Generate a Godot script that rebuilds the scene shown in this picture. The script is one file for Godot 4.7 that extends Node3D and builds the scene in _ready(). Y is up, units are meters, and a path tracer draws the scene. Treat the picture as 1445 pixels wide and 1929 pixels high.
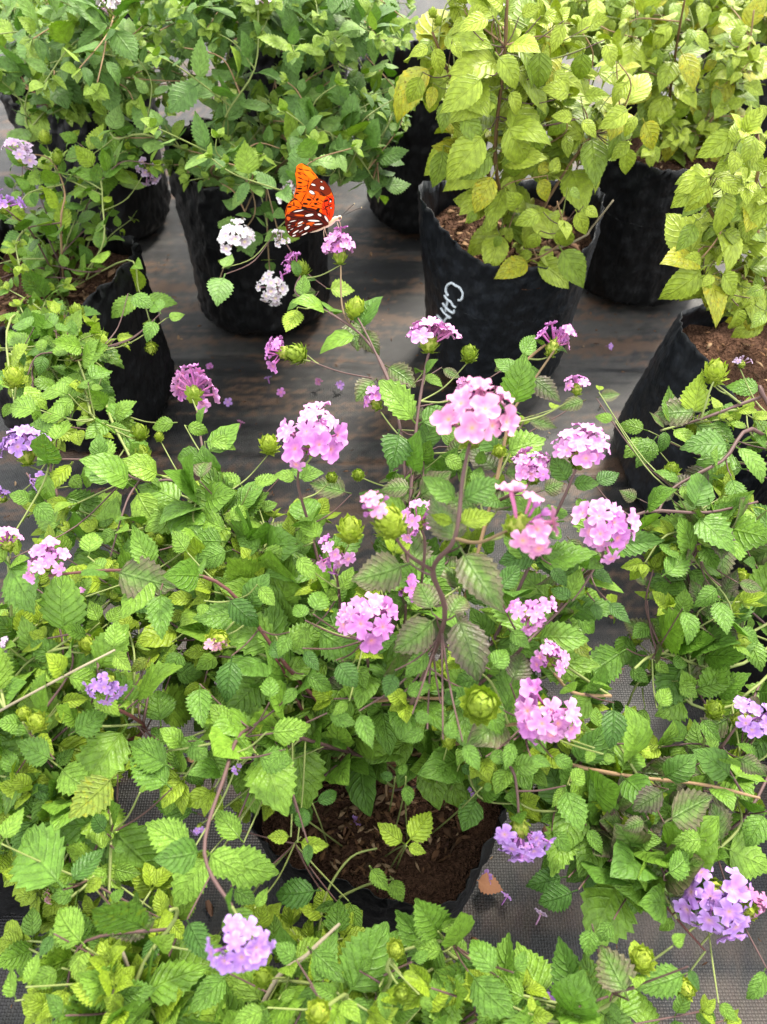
extends Node3D
# A plant nursery: potted lantanas in black grow bags on woven ground cover, a butterfly on a flower head.
# Tables: world positions in millimetres (stems: radii, colour, leaf pairs, points; leaves: base, tip, palette; heads: place, axis, width, florets, colour).
const STEMS := [
	[[2.1,1.3,1,1,2,155,-198,16,270,-191,32,345,-205,24,385,-210,33,410,-211,37,425,-235,41,430,-252],[1.3,1.0,1,0,24,385,-210,12,405,-205,5,420,-205],[1.2,1.0,0,0,33,410,-211,43,418,-203,56,430,-202],[1.8,1.2,1,4,2,155,-198,13,250,-228,16,300,-297,22,330,-363,29,345,-404,31,350,-411],[1.8,1.2,1,3,2,155,-198,8,240,-274,15,290,-351,5,300,-434,-14,305,-480,-39,310,-503,-71,310,-531,-69,315,-549],[1.2,0.9,0,0,-14,305,-480,-32,310,-507,-35,325,-549],[1.3,1.0,1,0,5,300,-434,-9,310,-468,-20,315,-494],[0.9,0.7,1,0,-9,303,-438,-33,305,-443,-55,310,-449],[1.8,1.2,2,3,2,155,-198,43,260,-242,69,310,-311,82,345,-358,91,350,-393,99,355,-402,107,365,-402],[1.2,0.9,0,0,82,345,-358,100,355,-382,112,365,-396],[1.8,1.2,1,4,2,155,-198,59,260,-223,90,310,-266,106,345,-287,112,360,-297],[1.6,1.0,1,2,69,310,-311,84,340,-299,87,350,-297],[1.8,1.3,1,6,2,155,-198,76,250,-210,119,290,-263,160,305,-305,212,300,-312,254,290,-329],[1.5,1.0,1,2,119,290,-263,125,330,-252,124,345,-256],[1.8,1.1,3,4,2,155,-198,-50,260,-209,-92,310,-246,-125,320,-251,-160,325,-250,-191,330,-243],[1.8,1.2,1,4,2,155,-198,-43,240,-234,-85,280,-290,-104,290,-320,-125,295,-363,-136,300,-406],[1.6,0.9,1,2,-85,280,-290,-135,290,-343,-167,295,-344,-198,295,-361,-231,300,-359],[2.0,1.2,3,2,2,155,-198,-42,220,-195,-58,260,-211,-65,280,-217],[1.6,1.1,1,1,2,155,-198,-40,240,-180,-75,285,-171,-81,310,-132,-82,325,-95,-66,330,-72],[2.2,1.2,2,5,2,155,-198,53,220,-188,123,240,-164,152,240,-159,193,235,-156,225,230,-150],[1.6,1.0,1,1,2,155,-198,59,230,-187,73,255,-161,76,255,-146,76,250,-131],[1.8,1.0,3,3,2,155,-198,76,220,-181,132,210,-141,163,205,-112,187,215,-100],[1.2,0.8,3,2,132,210,-141,160,200,-105,183,200,-74],[2.0,1.2,2,3,2,155,-198,-23,200,-218,6,250,-204,40,270,-195,49,330,-164],[1.8,1.1,1,3,2,155,-198,43,240,-204,67,290,-205,78,310,-208,81,325,-213],[1.6,1.0,2,2,2,155,-198,59,230,-191,77,290,-172,80,315,-165],[1.4,1.0,2,2,135,270,-197,108,290,-190,94,310,-192],[1.6,1.0,1,3,2,155,-198,-8,240,-215,-10,290,-218,-12,320,-216],[1.6,1.0,1,3,2,155,-198,-25,250,-228,-27,290,-251,-28,320,-253],[1.6,1.0,1,3,2,155,-198,-29,250,-248,-47,300,-297,-54,330,-316,-44,355,-316],[1.5,1.0,1,2,2,155,-198,19,280,-238,24,330,-259,22,345,-264],[1.5,1.0,1,2,2,155,-198,12,280,-231,13,310,-236],[1.2,0.8,4,0,-75,170,-120,-60,190,-130,-51,200,-136],[3.2,2.0,2,0,2,155,-198,-12,180,-192,-29,200,-194],[3.4,2.2,2,0,2,155,-198,7,200,-196,4,220,-202],[2.0,1.2,2,0,2,155,-198,2,155,-184,2,150,-177],[0.9,0.63,4,0,-69,314,-547,-53,312,-554,-36,318,-560],[0.9,0.63,4,0,-71,310,-531,-70,309,-544,-69,313,-557],[0.9,0.63,4,0,-55,310,-449,-62,309,-453,-69,311,-457],[0.9,0.63,4,0,27,340,-391,29,340,-403,31,344,-414],[0.9,0.63,4,0,98,354,-401,104,355,-399,110,358,-398],[0.9,0.63,4,0,-136,300,-406,-138,301,-410,-140,304,-414],[0.9,0.63,4,0,-49,342,-316,-45,344,-320,-41,349,-324],[0.9,0.63,4,0,21,324,-350,9,322,-363,-2,329,-376],[0.9,0.63,4,0,25,336,-379,40,334,-380,54,340,-381],[0.9,0.63,4,0,35,418,-223,39,415,-241,42,422,-259],[0.9,0.63,4,0,108,348,-289,111,348,-296,115,353,-304],[0.9,0.63,4,0,84,340,-299,87,341,-300,89,344,-300],[0.9,0.63,4,0,81,341,-353,104,338,-363,127,347,-372],[0.9,0.63,4,0,125,334,-253,123,335,-260,122,339,-267],[0.9,0.63,4,0,5,420,-205,3,422,-207,2,425,-209],[0.9,0.63,4,0,46,420,-203,51,421,-203,56,425,-203],[0.9,0.63,4,0,23,339,-262,21,340,-267,19,344,-271],[0.9,0.63,4,0,-28,314,-253,-26,315,-260,-24,320,-267],[0.9,0.63,4,0,-11,311,-217,-12,312,-220,-14,315,-223],[0.9,0.63,4,0,21,300,-247,18,303,-247,15,308,-247],[0.9,0.63,4,0,80,318,-210,80,318,-217,81,322,-223],[0.9,0.63,4,0,100,302,-191,95,303,-196,90,307,-201],[0.9,0.63,4,0,79,305,-168,82,307,-170,86,311,-173],[0.9,0.63,4,0,172,200,-90,181,200,-98,191,207,-107],[0.9,0.63,4,0,176,200,-84,189,202,-92,201,212,-101],[0.9,0.63,4,0,-66,330,-72,-63,328,-68,-59,329,-64],[0.9,0.63,4,0,-182,328,-245,-187,325,-248,-192,324,-251],[0.9,0.63,4,0,-110,285,-317,-147,278,-283,-184,296,-249],[0.9,0.63,4,0,-84,300,-238,-92,300,-225,-100,308,-212],[0.9,0.63,4,0,-50,254,-177,-76,247,-152,-101,257,-127],[0.9,0.63,4,0,47,194,-188,52,193,-176,57,197,-164],[0.9,0.63,4,0,-68,276,-173,-73,276,-161,-79,282,-149],[0.9,0.63,4,0,-75,170,-120,-98,160,-94,-120,167,-67],[0.8,0.5599999999999999,4,0,-24,308,-496,-23,307,-499,-22,307,-503],[0.8,0.5599999999999999,4,0,25,336,-379,42,332,-397,59,339,-415],[0.8,0.5599999999999999,4,0,-49,308,-448,-53,307,-453,-58,309,-457],[0.8,0.5599999999999999,4,0,-71,310,-531,-68,306,-544,-64,309,-557],[0.8,0.5599999999999999,4,0,-110,292,-333,-96,287,-352,-81,293,-371],[0.8,0.5599999999999999,4,0,-28,320,-253,-24,324,-260,-19,333,-266],[0.8,0.5599999999999999,4,0,78,292,-172,86,292,-168,95,297,-164],[0.8,0.5599999999999999,4,0,110,282,-252,108,287,-252,105,295,-251],[0.8,0.6,4,0,34,122,-181,36,208,-173,37,266,-169],[0.8,0.5599999999999999,4,0,-100,283,-306,-123,279,-301,-147,286,-296],[0.8,0.5599999999999999,4,0,181,200,-77,194,200,-87,207,207,-96],[0.8,0.5599999999999999,4,0,-51,318,-309,-42,317,-315,-33,322,-322],[0.8,0.5599999999999999,4,0,18,312,-323,1,315,-322,-16,327,-320],[0.8,0.5599999999999999,4,0,183,200,-74,175,195,-66,167,195,-58],[0.8,0.5599999999999999,4,0,-135,290,-343,-149,282,-366,-163,287,-389],[0.8,0.5599999999999999,4,0,47,318,-170,50,321,-170,54,326,-169],[0.8,0.5599999999999999,4,0,-79,295,-235,-89,295,-226,-100,302,-218],[0.8,0.5599999999999999,4,0,-125,295,-363,-133,297,-375,-141,306,-386],[0.8,0.5599999999999999,4,0,-125,295,-363,-125,298,-368,-125,304,-372],[0.8,0.5599999999999999,1,0,-108,291,-329,-113,302,-325,-118,320,-322],[0.8,0.5599999999999999,4,0,-102,289,-317,-94,299,-319,-86,317,-320],[0.8,0.5599999999999999,4,0,-110,285,-317,-104,283,-331,-98,288,-345],[0.8,0.5599999999999999,1,0,-48,303,-299,-34,302,-310,-21,309,-320],[0.8,0.5599999999999999,1,0,-102,289,-317,-85,285,-336,-67,294,-355],[0.8,0.5599999999999999,1,0,-61,310,-523,-58,304,-534,-54,303,-545],[0.8,0.5599999999999999,4,0,-55,310,-517,-61,311,-511,-68,317,-505],[0.8,0.5599999999999999,1,0,-26,308,-499,-27,299,-509,-29,295,-518],[0.8,0.5599999999999999,1,0,8,297,-409,2,310,-408,-5,331,-407],[0.8,0.5599999999999999,4,0,-106,290,-324,-96,292,-329,-85,299,-333],[0.8,0.5599999999999999,4,0,-130,289,-338,-129,284,-343,-128,282,-348],[0.8,0.5599999999999999,1,0,8,297,-409,56,287,-435,105,301,-462],[0.8,0.5599999999999999,1,0,14,285,-343,62,275,-411,111,288,-479],[0.8,0.5599999999999999,1,0,8,297,-409,56,298,-414,104,323,-420],[0.8,0.5599999999999999,1,0,77,331,-339,86,329,-351,94,335,-364],[0.8,0.5599999999999999,1,0,-2,302,-452,-1,298,-457,1,296,-461],[0.8,0.5599999999999999,1,0,8,297,-409,3,304,-406,-2,317,-403],[0.8,0.5599999999999999,1,0,160,305,-305,148,307,-314,137,316,-323],[0.8,0.5599999999999999,1,0,21,327,-356,16,332,-352,10,341,-348],[0.8,0.5599999999999999,4,0,7,298,-417,17,307,-419,28,324,-420],[0.8,0.5599999999999999,1,0,5,300,-434,25,288,-450,46,289,-466],[0.8,0.5599999999999999,1,0,15,290,-351,84,280,-388,152,293,-425],[0.8,0.5599999999999999,1,0,212,300,-312,185,287,-368,159,297,-423],[0.8,0.5599999999999999,4,0,212,300,-312,186,289,-368,160,302,-424],[0.8,0.5599999999999999,4,0,10,295,-392,66,286,-399,122,301,-406],[0.8,0.5599999999999999,4,0,15,290,-351,27,297,-351,39,311,-352],[0.8,0.5599999999999999,1,0,18,309,-317,18,318,-311,19,332,-306],[0.8,0.5599999999999999,1,0,12,293,-376,19,302,-376,27,319,-377],[0.8,0.5599999999999999,4,0,212,300,-312,189,289,-353,167,301,-395],[0.8,0.5599999999999999,1,0,71,314,-316,64,316,-315,57,323,-314],[0.8,0.5599999999999999,1,0,78,328,-304,88,328,-304,97,332,-304],[0.8,0.5599999999999999,4,0,64,300,-297,74,298,-314,83,306,-330],[0.8,0.5599999999999999,1,0,30,400,-210,33,402,-210,36,405,-210],[0.8,0.5599999999999999,1,0,25,381,-209,19,381,-212,13,385,-214],[0.8,0.5599999999999999,1,0,31,337,-203,29,340,-205,28,345,-207],[0.8,0.5599999999999999,1,0,32,345,-205,35,347,-205,38,350,-206],[0.8,0.5599999999999999,1,0,30,400,-210,33,402,-210,36,405,-210],[0.8,0.5599999999999999,4,0,32,408,-211,33,409,-215,34,412,-218],[0.8,0.5599999999999999,4,0,32,408,-211,33,409,-215,33,412,-218],[0.8,0.5599999999999999,1,0,32,345,-205,29,347,-205,26,350,-206],[0.8,0.5599999999999999,1,0,90,310,-266,93,311,-268,96,314,-270],[0.8,0.5599999999999999,1,0,93,317,-270,95,320,-261,97,328,-252],[0.8,0.5599999999999999,1,0,106,278,-247,107,284,-238,108,296,-229],[0.8,0.5599999999999999,1,0,78,300,-169,73,305,-176,68,316,-183],[0.8,0.5599999999999999,1,0,29,330,-202,42,329,-192,55,335,-182],[0.8,0.5599999999999999,1,0,31,337,-203,34,335,-171,37,349,-138],[0.8,0.5599999999999999,1,0,78,300,-169,65,306,-155,51,322,-141],[0.8,0.5599999999999999,1,0,116,284,-192,122,288,-187,128,296,-181],[0.8,0.5599999999999999,1,0,121,302,-260,122,303,-250,124,309,-239],[0.8,0.5599999999999999,1,0,123,314,-256,125,314,-245,128,320,-233],[0.8,0.5599999999999999,1,0,124,326,-253,115,324,-240,105,330,-226],[0.8,0.5599999999999999,1,0,79,313,-209,71,323,-217,62,341,-226],[0.8,0.5599999999999999,1,0,87,305,-261,88,306,-267,90,310,-273],[0.8,0.5599999999999999,1,0,131,294,-276,124,297,-282,116,306,-288],[0.8,0.5599999999999999,1,0,79,313,-209,74,318,-210,68,328,-210],[0.8,0.5599999999999999,1,0,26,315,-199,18,315,-187,11,323,-175],[0.8,0.5599999999999999,1,0,29,330,-202,18,332,-190,6,342,-178],[0.8,0.5599999999999999,1,0,26,315,-199,24,315,-176,22,327,-153],[0.8,0.5599999999999999,1,0,29,330,-202,21,331,-178,14,344,-154],[0.8,0.5599999999999999,1,0,31,337,-203,30,334,-171,28,347,-140],[0.8,0.5599999999999999,1,0,27,322,-201,28,322,-183,29,331,-165],[0.8,0.5599999999999999,1,0,78,300,-169,66,301,-174,53,309,-178],[0.8,0.5599999999999999,1,0,24,308,-198,36,308,-188,48,316,-178],[0.8,0.5599999999999999,1,0,78,300,-169,74,311,-153,71,333,-137],[0.8,0.5599999999999999,1,0,78,300,-169,82,304,-156,85,316,-143],[0.8,0.5599999999999999,1,0,78,300,-169,72,309,-158,65,326,-148],[0.8,0.5599999999999999,4,0,78,300,-169,94,301,-160,109,310,-150],[0.8,0.5599999999999999,4,0,78,300,-169,94,304,-156,110,320,-143],[0.8,0.5599999999999999,1,0,-128,320,-251,-128,321,-244,-127,325,-236],[0.8,0.5599999999999999,1,0,-88,305,-242,-90,308,-241,-92,312,-240],[0.8,0.5599999999999999,1,0,-75,290,-231,-81,292,-220,-87,300,-208],[0.8,0.5599999999999999,1,0,-87,281,-293,-91,288,-287,-95,302,-281],[0.8,0.5599999999999999,1,0,-76,290,-164,-68,298,-169,-61,312,-174],[0.8,0.5599999999999999,4,0,-11,302,-217,-26,303,-220,-41,311,-223],[0.8,0.5599999999999999,1,0,-11,302,-217,-25,310,-218,-39,328,-219],[0.8,0.5599999999999999,1,0,-75,290,-231,-64,301,-221,-52,322,-211],[0.8,0.5599999999999999,1,0,-27,296,-252,-34,295,-239,-41,301,-226],[0.8,0.5599999999999999,4,0,-27,302,-252,-39,310,-256,-51,325,-260],[0.8,0.5599999999999999,1,0,-75,285,-171,-89,287,-181,-103,299,-191],[0.8,0.5599999999999999,4,0,-76,288,-168,-79,289,-167,-82,292,-167],[0.8,0.5599999999999999,4,0,-78,298,-152,-70,302,-154,-61,313,-157],[0.8,0.5599999999999999,4,0,-160,325,-250,-168,319,-257,-177,319,-264],[0.8,0.5599999999999999,1,0,-176,295,-349,-201,295,-305,-226,318,-261],[0.8,0.5599999999999999,1,0,-110,285,-317,-129,286,-299,-147,300,-280],[0.8,0.5599999999999999,4,0,-92,310,-246,-106,308,-258,-119,314,-270],[0.8,0.5599999999999999,4,0,-95,285,-305,-97,290,-301,-99,299,-297],[0.8,0.5599999999999999,1,0,-95,282,-301,-98,287,-296,-100,295,-292],[0.8,0.5599999999999999,1,0,-85,280,-290,-81,286,-287,-77,297,-284],[0.8,0.5599999999999999,1,0,-87,281,-293,-82,281,-298,-77,285,-303],[0.8,0.5599999999999999,4,0,-85,280,-290,-81,288,-286,-78,301,-281],[0.8,0.5599999999999999,4,0,-85,280,-290,-87,285,-281,-89,296,-273],[0.8,0.5599999999999999,4,0,-45,295,-292,-50,299,-286,-55,308,-281],[0.8,0.5599999999999999,1,0,-11,302,-217,-27,310,-216,-43,328,-215],[0.8,0.5599999999999999,4,0,-88,305,-242,-80,311,-242,-73,322,-242],[0.8,0.5599999999999999,1,0,-105,284,-311,-132,278,-286,-159,291,-260],[0.8,0.5599999999999999,4,0,-76,290,-164,-72,291,-158,-67,295,-152],[0.8,0.5599999999999999,1,0,-75,285,-171,-72,285,-162,-69,290,-153],[0.8,0.5599999999999999,4,0,-68,276,-173,-73,278,-167,-79,283,-162],[0.8,0.5599999999999999,1,0,-68,276,-173,-89,274,-169,-109,281,-165],[0.8,0.5599999999999999,1,0,-78,300,-148,-65,301,-149,-51,308,-150],[0.8,0.5599999999999999,1,0,-75,285,-171,-61,291,-179,-47,307,-186],[0.8,0.5599999999999999,1,0,-58,270,-216,-52,278,-208,-46,293,-200],[0.8,0.5599999999999999,1,0,-76,290,-164,-53,294,-166,-30,310,-169],[0.8,0.5599999999999999,1,0,-11,302,-217,-18,310,-204,-26,327,-191],[0.8,0.5599999999999999,4,0,-11,302,-217,-15,304,-195,-18,317,-173],[0.8,0.5599999999999999,1,0,27,322,-201,8,323,-179,-12,338,-158],[0.8,0.5599999999999999,1,0,-11,302,-217,-27,307,-209,-44,322,-201],[0.8,0.5599999999999999,1,0,-67,280,-224,-61,291,-212,-55,312,-199],[0.8,0.5599999999999999,1,0,-90,281,-296,-105,283,-282,-119,295,-269],[0.8,0.5599999999999999,1,0,-100,283,-306,-125,278,-301,-150,285,-297],[0.8,0.5599999999999999,4,0,-88,305,-242,-97,306,-240,-105,311,-238],[0.8,0.5599999999999999,4,0,-27,302,-252,-32,310,-262,-37,325,-272],[0.8,0.5599999999999999,4,0,-97,286,-308,-98,294,-304,-99,309,-299],[0.8,0.6,4,0,-58,122,-175,-63,198,-166,-66,248,-160],[0.8,0.5599999999999999,4,0,-75,285,-171,-85,278,-138,-96,289,-105],[0.8,0.5599999999999999,1,0,-55,196,-133,-81,212,-135,-107,244,-137],[0.8,0.5599999999999999,4,0,-54,258,-177,-73,252,-143,-92,265,-110],[0.8,0.5599999999999999,4,0,-57,262,-176,-73,257,-141,-88,270,-106],[0.8,0.5599999999999999,4,0,-57,262,-176,-66,259,-145,-74,270,-114],[0.8,0.5599999999999999,4,0,-36,231,-182,-58,230,-173,-80,241,-164],[0.8,0.5599999999999999,1,0,-64,271,-174,-81,262,-125,-97,276,-76],[0.8,0.5599999999999999,1,0,-55,196,-133,-45,211,-115,-34,240,-97],[0.8,0.5599999999999999,4,0,-54,258,-177,-52,254,-148,-50,263,-119],[0.8,0.5599999999999999,4,0,-47,249,-178,-47,245,-148,-47,256,-118],[0.8,0.5599999999999999,1,0,-64,271,-174,-53,266,-146,-42,276,-118],[0.8,0.6,4,0,-28,122,-150,-40,207,-139,-47,263,-131],[0.8,0.6,4,0,-39,122,-150,-39,202,-143,-40,255,-139],[0.8,0.5599999999999999,1,0,-64,271,-174,-51,269,-143,-39,282,-111],[0.8,0.5599999999999999,1,0,-55,196,-133,-41,196,-115,-26,208,-97],[0.8,0.5599999999999999,4,0,-55,196,-133,-37,199,-115,-20,215,-97],[0.8,0.5599999999999999,4,0,-55,196,-133,-60,222,-108,-65,269,-83],[0.8,0.5599999999999999,1,0,-55,196,-133,-68,216,-114,-81,255,-96],[0.8,0.6,4,0,-4,122,-121,-6,184,-116,-8,226,-113],[0.8,0.6,4,0,1,122,-144,8,184,-133,13,225,-125],[0.8,0.6,4,0,4,122,-135,9,189,-128,13,233,-123],[0.8,0.6,4,0,9,122,-136,11,193,-127,13,241,-120],[0.8,0.6,4,0,11,122,-125,7,172,-117,4,206,-112],[0.8,0.6,4,0,17,122,-154,14,199,-155,13,250,-156],[0.8,0.6,4,0,6,122,-154,11,194,-155,13,242,-155],[0.8,0.6,4,0,4,122,-174,6,195,-164,7,244,-158],[0.8,0.5599999999999999,1,0,76,255,-146,89,256,-146,102,264,-146],[0.8,0.5599999999999999,1,0,110,214,-157,103,220,-144,97,235,-130],[0.8,0.5599999999999999,1,0,165,206,-111,164,207,-108,162,210,-106],[0.8,0.5599999999999999,1,0,141,207,-131,124,214,-115,108,234,-99],[0.8,0.5599999999999999,1,0,138,208,-134,122,207,-122,107,217,-109],[0.8,0.5599999999999999,1,0,154,202,-112,140,210,-99,126,229,-85],[0.8,0.5599999999999999,1,0,168,207,-110,161,220,-107,154,243,-104],[0.8,0.5599999999999999,1,0,156,240,-158,157,249,-151,158,267,-143],[0.8,0.5599999999999999,1,0,156,240,-158,157,242,-144,157,252,-129],[0.8,0.5599999999999999,4,0,116,238,-166,111,241,-159,107,248,-152],[0.8,0.5599999999999999,4,0,116,238,-166,111,244,-157,106,256,-149],[0.8,0.5599999999999999,1,0,127,211,-145,122,218,-139,118,232,-134],[0.8,0.5599999999999999,1,0,143,206,-127,132,205,-129,121,210,-132],[0.8,0.5599999999999999,1,0,143,206,-127,134,209,-119,125,219,-112],[0.8,0.5599999999999999,1,0,149,240,-159,148,245,-144,146,260,-129],[0.8,0.5599999999999999,1,0,132,210,-141,133,222,-140,134,240,-139],[0.8,0.5599999999999999,1,0,173,238,-157,173,239,-162,174,242,-166],[0.8,0.5599999999999999,1,0,169,200,-93,169,205,-93,169,214,-93],[0.8,0.5599999999999999,1,0,88,230,-176,86,233,-168,84,240,-161],[0.8,0.6,4,0,44,122,-178,45,198,-170,45,248,-164],[0.8,0.6,4,0,34,122,-159,47,207,-150,55,264,-145]],
	[[1.8,1.0,4,4,-360,165,-730,-237,250,-479,-204,280,-412,-180,290,-369,-169,290,-348],[1.4,0.9,4,1,-360,165,-730,-251,250,-482,-219,280,-418,-183,290,-394],[1.4,0.9,0,1,-360,165,-730,-276,250,-526,-242,270,-506,-223,285,-504],[1.4,0.9,0,0,-360,165,-730,-286,250,-547,-273,270,-551],[1.6,0.9,1,2,-360,165,-730,-309,240,-516,-231,270,-343,-250,290,-355],[1.5,0.9,4,3,-360,165,-730,-342,250,-577,-288,280,-441,-276,300,-431],[1.5,0.9,2,4,-360,165,-730,-329,260,-718,-325,280,-743,-340,300,-769,-363,310,-760],[1.4,0.9,4,3,-360,165,-730,-290,240,-702,-289,270,-741,-292,280,-764],[1.2,0.8,4,3,-360,165,-730,-265,230,-698,-254,210,-676,-244,190,-654,-243,170,-636],[1.4,0.9,1,2,-360,165,-730,-353,260,-699,-352,290,-678,-356,300,-675],[0.9,0.63,4,0,-247,264,-378,-251,270,-374,-256,281,-370],[0.9,0.63,4,0,-239,278,-348,-238,280,-352,-237,284,-356],[0.9,0.63,4,0,-352,287,-680,-357,288,-679,-362,293,-678],[0.9,0.63,4,0,-337,296,-764,-349,295,-761,-361,300,-758],[0.9,0.63,4,0,-289,264,-733,-273,256,-772,-256,269,-810],[0.9,0.63,4,0,-255,261,-395,-264,257,-372,-273,265,-349],[0.9,0.63,4,0,-259,260,-516,-260,262,-516,-262,267,-517],[0.8,0.5599999999999999,4,0,-199,282,-403,-188,280,-398,-178,284,-392],[0.8,0.5599999999999999,4,0,-187,287,-382,-180,283,-377,-173,284,-371],[0.8,0.5599999999999999,4,0,-280,260,-549,-275,261,-552,-270,266,-556],[0.8,0.5599999999999999,4,0,-325,278,-741,-346,269,-786,-366,283,-832],[0.8,0.5599999999999999,4,0,-334,292,-759,-331,295,-758,-328,300,-758],[0.8,0.5599999999999999,4,0,-239,267,-360,-220,268,-364,-202,278,-369],[0.8,0.5599999999999999,4,0,-187,287,-382,-191,286,-372,-195,291,-361],[0.8,0.5599999999999999,4,0,-239,267,-360,-231,273,-365,-222,286,-369],[0.8,0.5599999999999999,1,0,-220,265,-445,-215,263,-435,-209,267,-425],[0.8,0.5599999999999999,4,0,-256,262,-514,-249,262,-510,-242,266,-506],[0.8,0.5599999999999999,4,0,-252,264,-512,-241,263,-519,-230,268,-526],[0.8,0.5599999999999999,1,0,-235,265,-450,-234,271,-453,-233,282,-456],[0.8,0.5599999999999999,4,0,-220,265,-445,-190,260,-435,-160,270,-424],[0.8,0.5599999999999999,1,0,-235,276,-505,-227,276,-532,-220,291,-558],[0.8,0.5599999999999999,1,0,-235,276,-505,-212,275,-520,-189,287,-536],[0.8,0.5599999999999999,4,0,-256,262,-514,-224,256,-534,-192,267,-555],[0.8,0.5599999999999999,1,0,-235,276,-505,-212,278,-513,-190,292,-522],[0.8,0.5599999999999999,4,0,-245,256,-469,-246,262,-470,-246,271,-471],[0.8,0.5599999999999999,4,0,-238,262,-456,-242,263,-456,-246,267,-456],[0.8,0.5599999999999999,4,0,-219,280,-418,-225,285,-410,-232,296,-403],[0.8,0.5599999999999999,4,0,-219,280,-418,-235,285,-412,-251,300,-407],[0.8,0.5599999999999999,4,0,-247,264,-378,-242,275,-379,-237,293,-381],[0.8,0.5599999999999999,1,0,-247,264,-378,-243,273,-384,-239,288,-391],[0.8,0.5599999999999999,4,0,-222,277,-424,-229,285,-424,-235,299,-425],[0.8,0.5599999999999999,1,0,-315,265,-509,-304,271,-515,-293,284,-522],[0.8,0.5599999999999999,1,0,-278,262,-550,-282,263,-546,-285,267,-542],[0.8,0.5599999999999999,1,0,-252,264,-512,-262,273,-510,-271,291,-509],[0.8,0.5599999999999999,4,0,-222,277,-424,-223,285,-429,-223,298,-435],[0.8,0.5599999999999999,4,0,-239,267,-360,-234,268,-365,-229,272,-369],[0.8,0.5599999999999999,4,0,-315,265,-509,-309,265,-511,-303,267,-514],[0.8,0.5599999999999999,4,0,-256,262,-514,-264,263,-505,-272,270,-497],[0.8,0.5599999999999999,4,0,-231,270,-343,-227,268,-333,-223,271,-323],[0.8,0.5599999999999999,4,0,-231,270,-343,-191,262,-334,-150,275,-325]],
	[[1.8,0.9,4,5,-440,170,-1160,-386,280,-930,-409,270,-899,-404,300,-911,-368,330,-893],[1.8,0.9,4,5,-440,170,-1160,-361,280,-957,-299,360,-871,-266,400,-855],[0.9,0.63,4,0,-279,384,-862,-274,385,-862,-269,390,-861],[0.9,0.63,4,0,-355,288,-948,-338,285,-923,-320,297,-899]],
	[[1.6,0.9,0,3,-155,170,-935,-187,260,-811,-162,290,-788,-138,280,-754,-133,260,-737,-146,250,-715],[1.4,0.9,0,2,-155,170,-935,-132,250,-830,-126,220,-752,-122,200,-713,-120,195,-706],[1.4,0.9,0,2,-155,170,-935,-138,260,-779,-164,220,-732,-176,200,-704],[1.4,0.9,0,2,-155,170,-935,-101,290,-788,-87,290,-736,-92,290,-721],[1.2,0.9,0,1,-155,170,-935,-124,270,-772,-111,255,-726,-106,250,-710],[1.8,0.9,4,5,-155,170,-935,-171,300,-825,-130,360,-833,-125,400,-869],[1.8,0.9,4,4,-155,170,-935,-89,300,-791,-56,310,-804,-47,270,-793,-48,250,-807],[1.8,0.9,4,4,-155,170,-935,-92,300,-825,-40,300,-802,-7,250,-807,-6,230,-809],[1.8,0.9,4,5,-155,170,-935,-237,300,-813,-284,300,-813,-306,300,-885,-320,300,-898],[0.9,0.63,4,0,-161,224,-737,-155,228,-725,-149,238,-714],[0.9,0.63,4,0,-120,195,-706,-120,191,-709,-121,189,-713],[0.9,0.63,4,0,-109,253,-719,-99,263,-718,-88,281,-716],[0.9,0.63,4,0,-127,384,-855,-122,384,-868,-117,390,-881],[0.8,0.5599999999999999,4,0,-49,278,-795,-56,277,-780,-64,285,-765],[0.8,0.5599999999999999,4,0,-284,300,-813,-309,290,-796,-334,295,-778],[0.8,0.5599999999999999,1,0,-109,253,-719,-81,246,-662,-53,263,-605],[0.8,0.5599999999999999,1,0,-109,253,-719,-125,259,-654,-140,289,-589],[0.8,0.5599999999999999,4,0,-109,253,-719,-130,248,-675,-152,267,-630]],
	[],
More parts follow.
